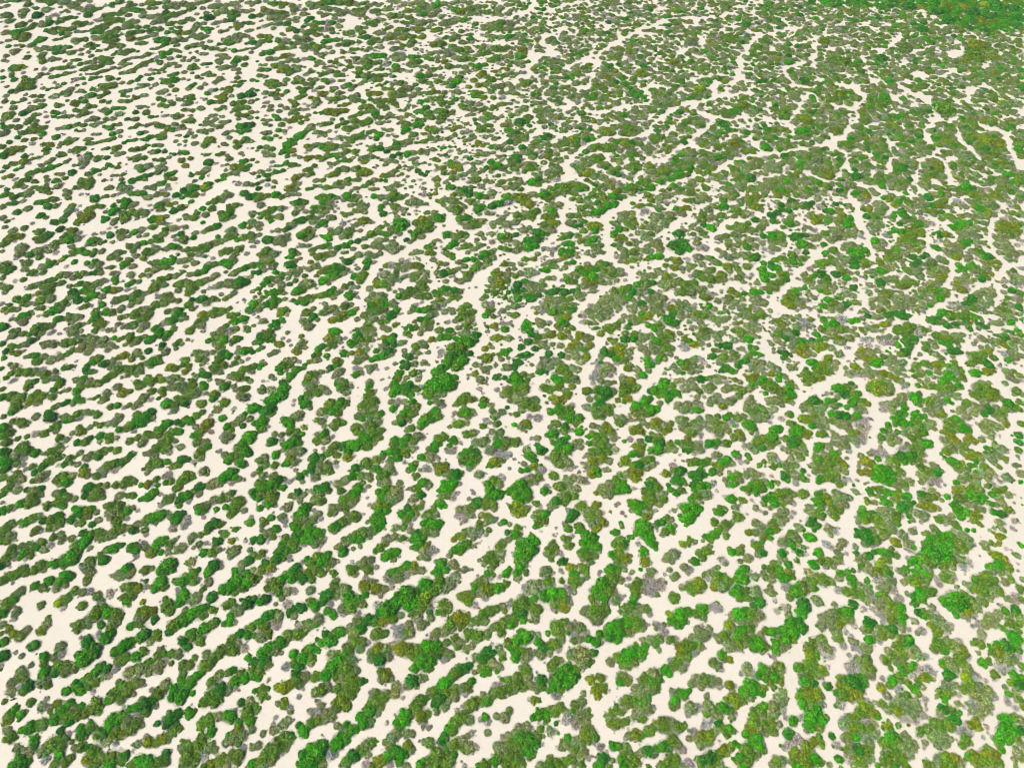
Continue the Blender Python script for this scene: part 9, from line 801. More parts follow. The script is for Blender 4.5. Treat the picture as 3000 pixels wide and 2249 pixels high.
T(0,0,"""2 1 8 1 3 ss;12 1 24 1 3.5 gm;34 1 45 1 4.5 mmm;50 1 57 1 4 ss;66 1 77 1 3 ss;6 5 3 s;1 7 2 s;24 4 4 m;28 6 2 t;21 9 4.5 s;17 9 2 t;31 7 2.8 g;40 8 4.7 s;56 3 3 s;52 6 2 s;53 10 60 10 3.2 ss;62 6 75 6 5 sss;72 9 3 s;78 9 86 8 3.5 mm;76 13 3.7 g;68 12 2 t;
6 13 4.5 s;2 15 2 s;19 13 3.5 m;20 15 2 s;32 13 5.5 d;47 13 3.5 t;42 16 3 s;50 14 2 t;8 18 4 m;12 17 2 s;26 18 2.5 s;18 21 5 m;5 23 2 s;1 19 1.7 s;55 16 66 16 4 mmm;51 16 2 s;43 19 3.5 d;42 21 3 d;50 19 3 g;54 19 1.7 m;30 22 40 22 4 mm;
65 20 73 20 3.5 mm;78 20 3 s;74 19 2.5 m;86 17 4.5 t;82 17 2 t;90 15 104 16 3 m;89 13 103 11 4 mmm;104 9 2.5 s;91 5 2.5 t;95 3 102 2 4 gm;97 6 2 s;110 5 122 3 4.5 mss;106 7 115 9 4 ss;112 2 3 m;111 13 3.5 m;118 10 129 8 4.5 gmm;129 2 137 3 4.5 om;134 7 3 o;124 11 3 s;
145 2 158 2 5 sss;142 6 152 6 4 ss;143 11 3.7 d;158 9 167 8 5 sm;162 3 170 3 4.5 ss;175 7 3 s;125 14 136 14 4.5 sss;135 17 143 16 4.5 ss;147 14 155 11 4.5 mms;133 20 3.5 s;93 20 104 16 3.8 mmm;88 22 3 s;
5 28 4.2 s;13 28 5 g;19 26 27 24 3 mm;14 30 4 g;16 32 23 31 4.5 oo;20 34 4 o;7 35 2.7 s;28 37 36 33 4.2 gg;38 33 3 m;26 39 3.5 s;40 26 3 g;46 25 61 24 4 mmm;47 28 3.5 s;53 29 2.7 g;58 29 65 27 3 ss;48 34 59 31 3.5 smm;46 34 2 s;67 27 3 s;70 28 77 27 2.5 ss;81 26 90 25 4 mm;86 23 3.5 m;81 28 3 g;87 28 3 g;
106 19 2.5 g;111 20 4.5 s;117 19 4 s;108 22 3 s;101 25 4 m;101 28 2 s;107 25 2.5 s;113 24 125 23 4.5 mmm;112 28 123 27 4.5 mmm;128 26 137 26 3.5 gm;129 29 135 30 3 ss;139 26 2 s;145 21 151 20 3.5 mm;157 19 4 m;148 24 155 23 3 mm;162 16 3 m;166 17 3 s;170 22 4.5 s;167 26 3.5 s;163 17 2 m;
85 33 4.7 s;64 35 73 34 3.5 mm;66 37 2.5 s;92 31 102 31 4.5 mmm;95 28 3.5 m;91 36 99 35 3.5 mm;105 30 2 s;110 33 115 34 3.5 os;120 34 127 32 3.5 ss;119 38 125 37 3.5 mm;133 31 2.5 s;146 28 150 28 4 gg;154 28 163 27 4 mm;155 31 2.5 s;136 35 145 34 4 gg;143 38 3.5 g;132 42 138 41 2.5 ss;140 40 2.5 m;
151 35 159 34 4 ss;153 39 3 s;162 33 2 s;166 31 3 s;170 33 177 32 3.5 ss;175 36 181 36 3.5 ss;162 41 3.5 m;168 39 4 s;173 39 3 s;
7 40 2.7 g;13 39 20 39 2.7 ss;1 37 2 s;12 44 4.5 s;16 43 2.5 s;5 48 3 s;23 49 3.8 m;24 45 1.7 s;35 42 44 41 4 ss;48 41 60 40 3.8 mgg;37 46 3.5 s;35 48 3.5 m;36 50 3 m;50 45 60 46 4.2 dmm;37 53 3.7 o;43 52 50 51 3.2 ss;3 52 2.5 s;6 53 2 t;19 54 1.2 t;
70 43 2.7 s;74 40 2 s;78 39 83 39 4 mm;80 42 2.5 g;70 47 2.5 s;76 46 79 48 2.5 ss;84 44 89 43 2.5 mm;92 43 2 g;97 40 103 41 4 mm;102 45 110 45 4 mm;98 47 2.5 g;114 44 119 44 3 mm;108 47 2.5 s;83 51 93 50 3.5 mmm;97 50 2 g;87 53 2.5 s;
56 53 2.5 s;62 52 70 51 2.5 mm;60 55 2.5 s;69 55 3 g;74 54 80 54 3 ss;46 59 64 57 2.8 omms;44 61 2 s;104 54 111 52 3.2 ss;115 50 132 47 3 ssss;107 57 113 55 3 ss;118 58 132 52 3 mmmm;138 46 146 46 3.2 gg;149 43 154 44 2.7 mm;136 51 146 50 4 mg;138 54 3.5 m;
144 56 150 55 2.5 ss;155 49 160 49 3 mm;158 52 2.5 s;163 51 168 49 3.8 ss;173 47 178 46 3.2 ss;165 45 169 44 2.5 ss;170 52 2.5 s;176 55 182 55 2.2 dd;179 58 1.7 t;154 57 3 s;
11 58 4 g;16 58 5 o;21 58 3 o;12 60 3 o;8 61 2 t;31 60 2.2 s;38 60 3 t;2 61 2 s;10 64 2.7 s;20 63 2.5 t;2 67 3 d;2 71 1.7 s;10 66 2.5 g;12 69 3.2 g;21 67 3 m;33 66 40 63 3 ss;29 69 2.5 m;
24 71 6.5 m;20 74 5 o;26 75 5 m;17 77 4 m;10 79 3.5 d;14 80 2 s;6 75 2.2 s;45 66 53 65 3 mg;57 64 65 62 3 mms;70 60 78 59 3.5 mm;82 58 4.5 m;87 57 3 m;89 55 96 55 3.2 mm;70 64 78 64 3 mm;84 63 99 59 3 mmms;103 59 2.5 s;77 69 86 66 3 gms;
104 63 112 62 3.5 ms;117 60 123 57 3.2 mm;126 57 2 s;130 60 2 t;134 61 142 59 2.2 mm;146 57 2 m;137 63 2 g;142 62 2 s;130 68 2.8 g;111 71 122 67 3.5 mmd;126 65 132 64 2.5 ss;119 73 128 73 3 ss;134 73 3 s;139 68 2.2 t;
153 57 2.5 s;166 58 4.5 m;171 59 2 s;146 64 153 63 3.5 mm;159 62 3 s;166 63 2 s;145 69 153 69 4.5 mm;158 68 2.5 s;163 69 2 s;
65 69 72 68 3 tt;66 73 72 73 3.5 mm;55 72 2.8 g;46 72 50 73 3 ss;62 71 2 t;37 76 2.7 s;41 77 51 75 2.7 gs;36 73 1.5 t;47 83 4.5 s;43 84 2 s;55 80 62 78 4 ms;58 82 3 s;67 79 72 79 2.5 ss;87 73 98 72 3 mms;90 75 98 74 4 mm;102 69 105 71 2.5 ms;95 68 4 m;80 77 2.8 g;84 78 2.5 s;
80 82 3.5 g;86 83 3.5 m;92 80 3.5 m;87 87 94 87 3 mm;71 84 78 83 3.5 ms;64 88 73 88 3.5 mg;58 87 2 s;76 90 2 s;73 94 82 91 3.5 mm;66 96 73 97 4 mm;60 100 67 100 3.2 mm;47 101 56 101 3 gm;50 98 2.5 g;
5 83 3 s;20 86 3 s;22 82 2 s;30 83 35 82 3.8 om;27 83 2 t;25 89 2 t;4 88 3.2 m;11 89 16 89 2.7 gm;11 93 3.7 s;1 93 1.7 s;32 87 36 87 3.2 ss;24 96 36 91 3.8 ssm;50 91 3.7 m;54 91 2 s;47 97 54 97 3 gg;39 97 1.5 t;40 101 2.5 t;20 98 4 d;21 96 2.5 d;14 104 3 s;30 99 33 99 3 ms;23 105 32 104 4.2 mm;41 106 2.2 t;
8 99 5 m;4 103 4 s;9 102 2.5 s;2 107 2 g;10 110 16 110 4.5 mm;4 115 4.5 s;3 110 3 g;32 111 39 109 4.5 om;36 115 4 g;25 111 29 109 3 mm;20 115 27 114 3.5 mm;15 119 2.7 g;21 121 3 m;30 120 34 119 3 ss;28 124 3 t;8 123 2.7 g;
50 111 2.5 s;56 110 63 109 3.5 ss;67 107 72 108 3 mm;78 108 82 108 3 ms;65 113 73 113 3 gm;48 118 3.8 g;55 116 1.7 t;60 119 64 120 3.5 ss;52 124 60 123 3.2 ss;51 127 2.5 s;80 116 86 116 2.2 ss;89 110 95 110 3 gg;98 108 103 107 2.7 mm;99 114 104 114 3 gm;97 116 3 g;104 118 2 s;91 121 98 120 3.2 om;72 121 77 120 2.7 gs;76 124 87 123 3.2 oss;
84 106 93 104 3 ss;91 102 2.5 m;78 97 2.5 t;75 103 83 102 3.8 ss;97 102 102 99 4 ss;88 94 95 96 3.5 mg;92 98 2.5 g;98 93 107 93 3 gg;85 95 1.7 t;110 103 116 103 3.5 dm;119 102 1.7 t;104 108 2 s;
105 79 111 78 3 ms;106 82 2.5 g;110 83 2 s;105 86 113 87 3 mm;117 84 3.5 o;124 82 3.5 s;127 83 2 t;118 76 124 75 2.7 ss;130 76 2 s;117 97 3 d;119 92 127 92 2.7 ss;126 97 3.8 m;132 90 2.5 t;135 101 130 101 2.7 mg;138 86 142 87 3.5 mo;140 91 150 91 4 mm;147 88 2.5 s;
137 79 142 78 3.8 ss;147 75 152 77 3.5 gg;146 82 2 s;152 83 1 s;154 86 157 86 2.7 ss;160 85 166 82 4.2 sm;163 89 4 m;162 76 168 73 3 sg;173 76 3 s;177 73 2.5 s;158 91 2.5 t;170 89 2 t;
157 95 166 95 2.5 mm;172 93 175 94 3 ss;142 101 149 100 3 ss;153 101 4 m;157 100 2.5 s;140 97 1.7 t;160 105 168 104 4 sm;165 100 2 s;113 110 122 108 3 mm;126 108 133 106 3.5 ss;137 109 144 110 3.8 mm;150 107 156 108 3.5 gg;144 112 153 111 3.5 mg;140 115 2.5 s;159 111 2.5 s;
121 115 3.7 d;126 114 2.5 s;112 118 1.7 t;106 123 129 119 3.2 ggmg;132 117 139 119 4 mm;142 115 2 s;93 128 2.5 d;89 129 2 s;100 128 4 o;103 126 2 s;97 132 2 s;102 133 3.5 s;106 132 2.5 s;92 136 3 d;110 136 1.5 t;114 129 127 126 4 mmm;134 125 139 126 2.7 ms;
6 129 15 128 4 oo;2 127 3 m;10 132 3.5 o;3 134 4.5 g;20 127 2.7 m;27 124 2 t;21 135 3.2 g;27 133 2 t;28 137 2.5 o;36 125 43 126 4.5 oo;39 129 3.5 o;33 136 41 132 2.7 mm;42 129 2.5 d;52 134 56 134 3.5 mm;60 131 71 128 3.8 mmm;76 133 3 g;72 137 83 137 4.5 dmm;68 142 75 141 3.2 ss;64 143 2 s;71 145 3 t;84 137 2.5 s;80 129 1.5 s;
9 140 22 140 4 mmm;5 144 3.5 g;13 147 18 145 3.5 oo;2 148 2.5 m;25 141 2.5 t;41 140 46 138 3 ms;36 143 3 s;37 147 52 142 3.2 dgg;57 140 2.7 s;60 138 2 s;24 151 33 148 3.2 gg;62 149 4 d;49 150 54 151 2.7 ss;56 154 3 o;40 153 2.7 m;41 156 2.5 s;48 156 3.8 g;50 161 4 s;54 159 2.5 t;46 163 2 s;
4 153 9 152 3 ss;13 155 3 t;20 156 29 156 3.8 mm;16 159 4 m;12 162 20 161 3.5 mm;6 164 2.5 g;1 161 2 s;30 163 38 163 4 mm;40 160 2.5 m;25 165 3 s;56 164 2.5 s;60 165 2.5 s;
76 151 81 150 3.2 mm;82 147 90 146 3.5 gm;93 143 102 144 3.5 gg;86 151 2 s;103 141 2 o;70 156 77 157 5 mm;69 160 75 160 4.5 mm;65 162 3 m;78 153 2.5 s;109 142 1.5 t;98 148 1.5 t;109 148 1.2 t;98 151 107 151 2.7 ss;105 155 3 s;90 156 96 155 2.2 st;95 162 3.5 s;92 163 2.5 s;103 161 110 163 4 ss;105 159 3 d;
119 143 126 143 4.2 ss;122 147 3.8 g;113 156 119 154 4 gg;123 152 129 151 3 gd;125 155 2.5 m;137 145 142 145 4.5 ss;141 141 3 s;136 149 3.5 s;145 151 152 149 3.8 om;143 154 150 155 3.2 mo;137 157 145 158 3.5 ss;134 160 140 160 3 ss;127 162 133 162 2.7 ss;145 161 3 s;138 164 145 163 3 st;152 158 2 t;
130 132 137 130 3.5 ss;115 135 121 134 3 ss;113 138 125 137 3 mm;136 131 3 d;142 131 2.7 d;148 133 151 133 2.3 gd;133 138 140 138 2.7 mm;146 136 2.5 s;155 133 163 132 2.5 ms;158 138 164 138 4.5 oo;160 143 3.5 o;155 138 2 t;
155 117 2.5 s;161 118 2.5 d;152 122 2.7 s;155 125 2 s;160 122 2.5 m;164 115 3.5 s;168 118 3 s;164 112 2.2 t;172 114 182 112 4 ss;177 108 2.5 s;181 121 5 o;177 125 4.5 m;168 124 3.5 s;160 126 2 t;173 108 1.7 d;155 130 1.2 t;160 131 2.2 t;
174 133 180 134 2.5 sm;187 134 192 133 3 gm;196 134 2.2 s;180 140 5 d;187 141 2.5 t;192 143 2.5 t;198 137 3.5 m;196 142 2.2 s;
170 149 178 147 4 ss;165 151 3 d;174 153 2.7 g;168 156 2.5 s;163 160 3.2 s;167 162 5 g;158 164 4 d;180 151 2 t;177 161 183 158 4.2 yg;188 156 192 155 3.5 dg;176 164 2.5 g;194 152 203 150 5 ss;195 147 2.5 s;202 157 2 t;
208 132 2.5 s;214 128 1.7 t;210 134 2 s;208 140 217 137 3.8 gg;203 145 211 145 4.2 om;215 143 3 g;219 150 2.5 s;206 159 3.5 t;213 159 3.5 s;218 160 2.5 s;195 165 2 s;218 128 2 m;
192 124 196 126 2.5 ss;189 127 1.5 t;195 116 200 114 3 ss;205 114 214 113 3.5 gg;198 119 3 s;203 122 209 122 4.5 om;205 126 4 o;212 120 4 m;217 122 2.5 s;208 108 216 108 4.2 gd;206 110 2.5 s;
180 102 186 99 3 ss;192 101 2.5 s;180 106 186 104 3.5 ss;190 105 197 106 3.5 ss;183 109 190 110 3 ss;187 95 193 93 2.7 sm;195 94 1.5 s;
210 81 215 80 5.5 dd;208 84 3 d;218 77 2.5 s;203 90 210 88 4 mm;206 94 213 93 4 mm;217 88 3.5 s;205 99 212 100 3.2 mm;217 97 3 o;206 103 2.5 s;216 102 3 s;200 97 1.7 s;
180 81 183 79 3.2 gg;186 78 2.5 g;182 89 190 88 3.5 gm;177 86 2.5 s;174 85 1.7 t;190 83 197 79 4.2 oo;193 85 4 o;200 83 2.5 s;192 77 2.5 s;198 75 205 74 3.2 mm;208 72 2.5 m;200 71 212 70 2.2 mm;218 69 2.5 m;
171 66 179 63 3.2 ms;174 68 2 s;181 65 186 65 3.5 mm;190 68 4 s;186 71 3 s;194 69 1.5 t;178 73 2 t;192 60 196 59 3 ss;188 58 203 57 3 mms;205 53 210 55 4.5 gm;206 60 2.5 s;202 60 2.5 s;193 64 1.5 s;205 67 3 s;206 63 2.5 s;
188 47 194 47 3.2 ss;189 51 196 50 3.5 ss;190 54 3 s;201 54 2.5 g;204 49 212 50 3.5 mm;203 44 211 43 3 gm;217 45 2.5 s;190 43 198 42 2.5 ss;213 42 219 41 2.5 ss;212 38 219 36 3.2 sd;217 33 2.5 s;
178 41 186 41 3.2 mm;190 38 197 37 3.5 gm;192 35 204 34 4.2 sss;198 31 211 30 4 sss;207 33 2.5 s;214 31 2.5 s;
168 29 173 29 3 ss;180 28 2.5 s;175 25 182 25 3.2 mg;188 23 2 t;191 27 3 s;196 26 2.5 s;200 23 208 22 3 ss;205 25 2.5 m;212 27 218 25 2.7 ss;203 20 215 20 3.2 sm;218 20 2.5 s;
174 15 177 14 2.7 gm;182 14 189 13 4.5 dm;193 11 200 12 4.5 sm;186 10 194 8 4 ss;200 17 3.5 d;198 15 206 14 4 mm;208 10 214 10 4 ms;218 14 3.5 g;183 20 190 19 3.5 ss;176 20 3 s;195 18 3 s;
182 6 189 4 4 ss;195 4 202 3 4.5 ss;207 5 213 3 4 ss;178 11 3 s;170 12 2.5 s;174 2 180 1 4 ss;188 1 2.5 t;208 1 2.5 s;218 4 3 s;218 9 2.5 s""")
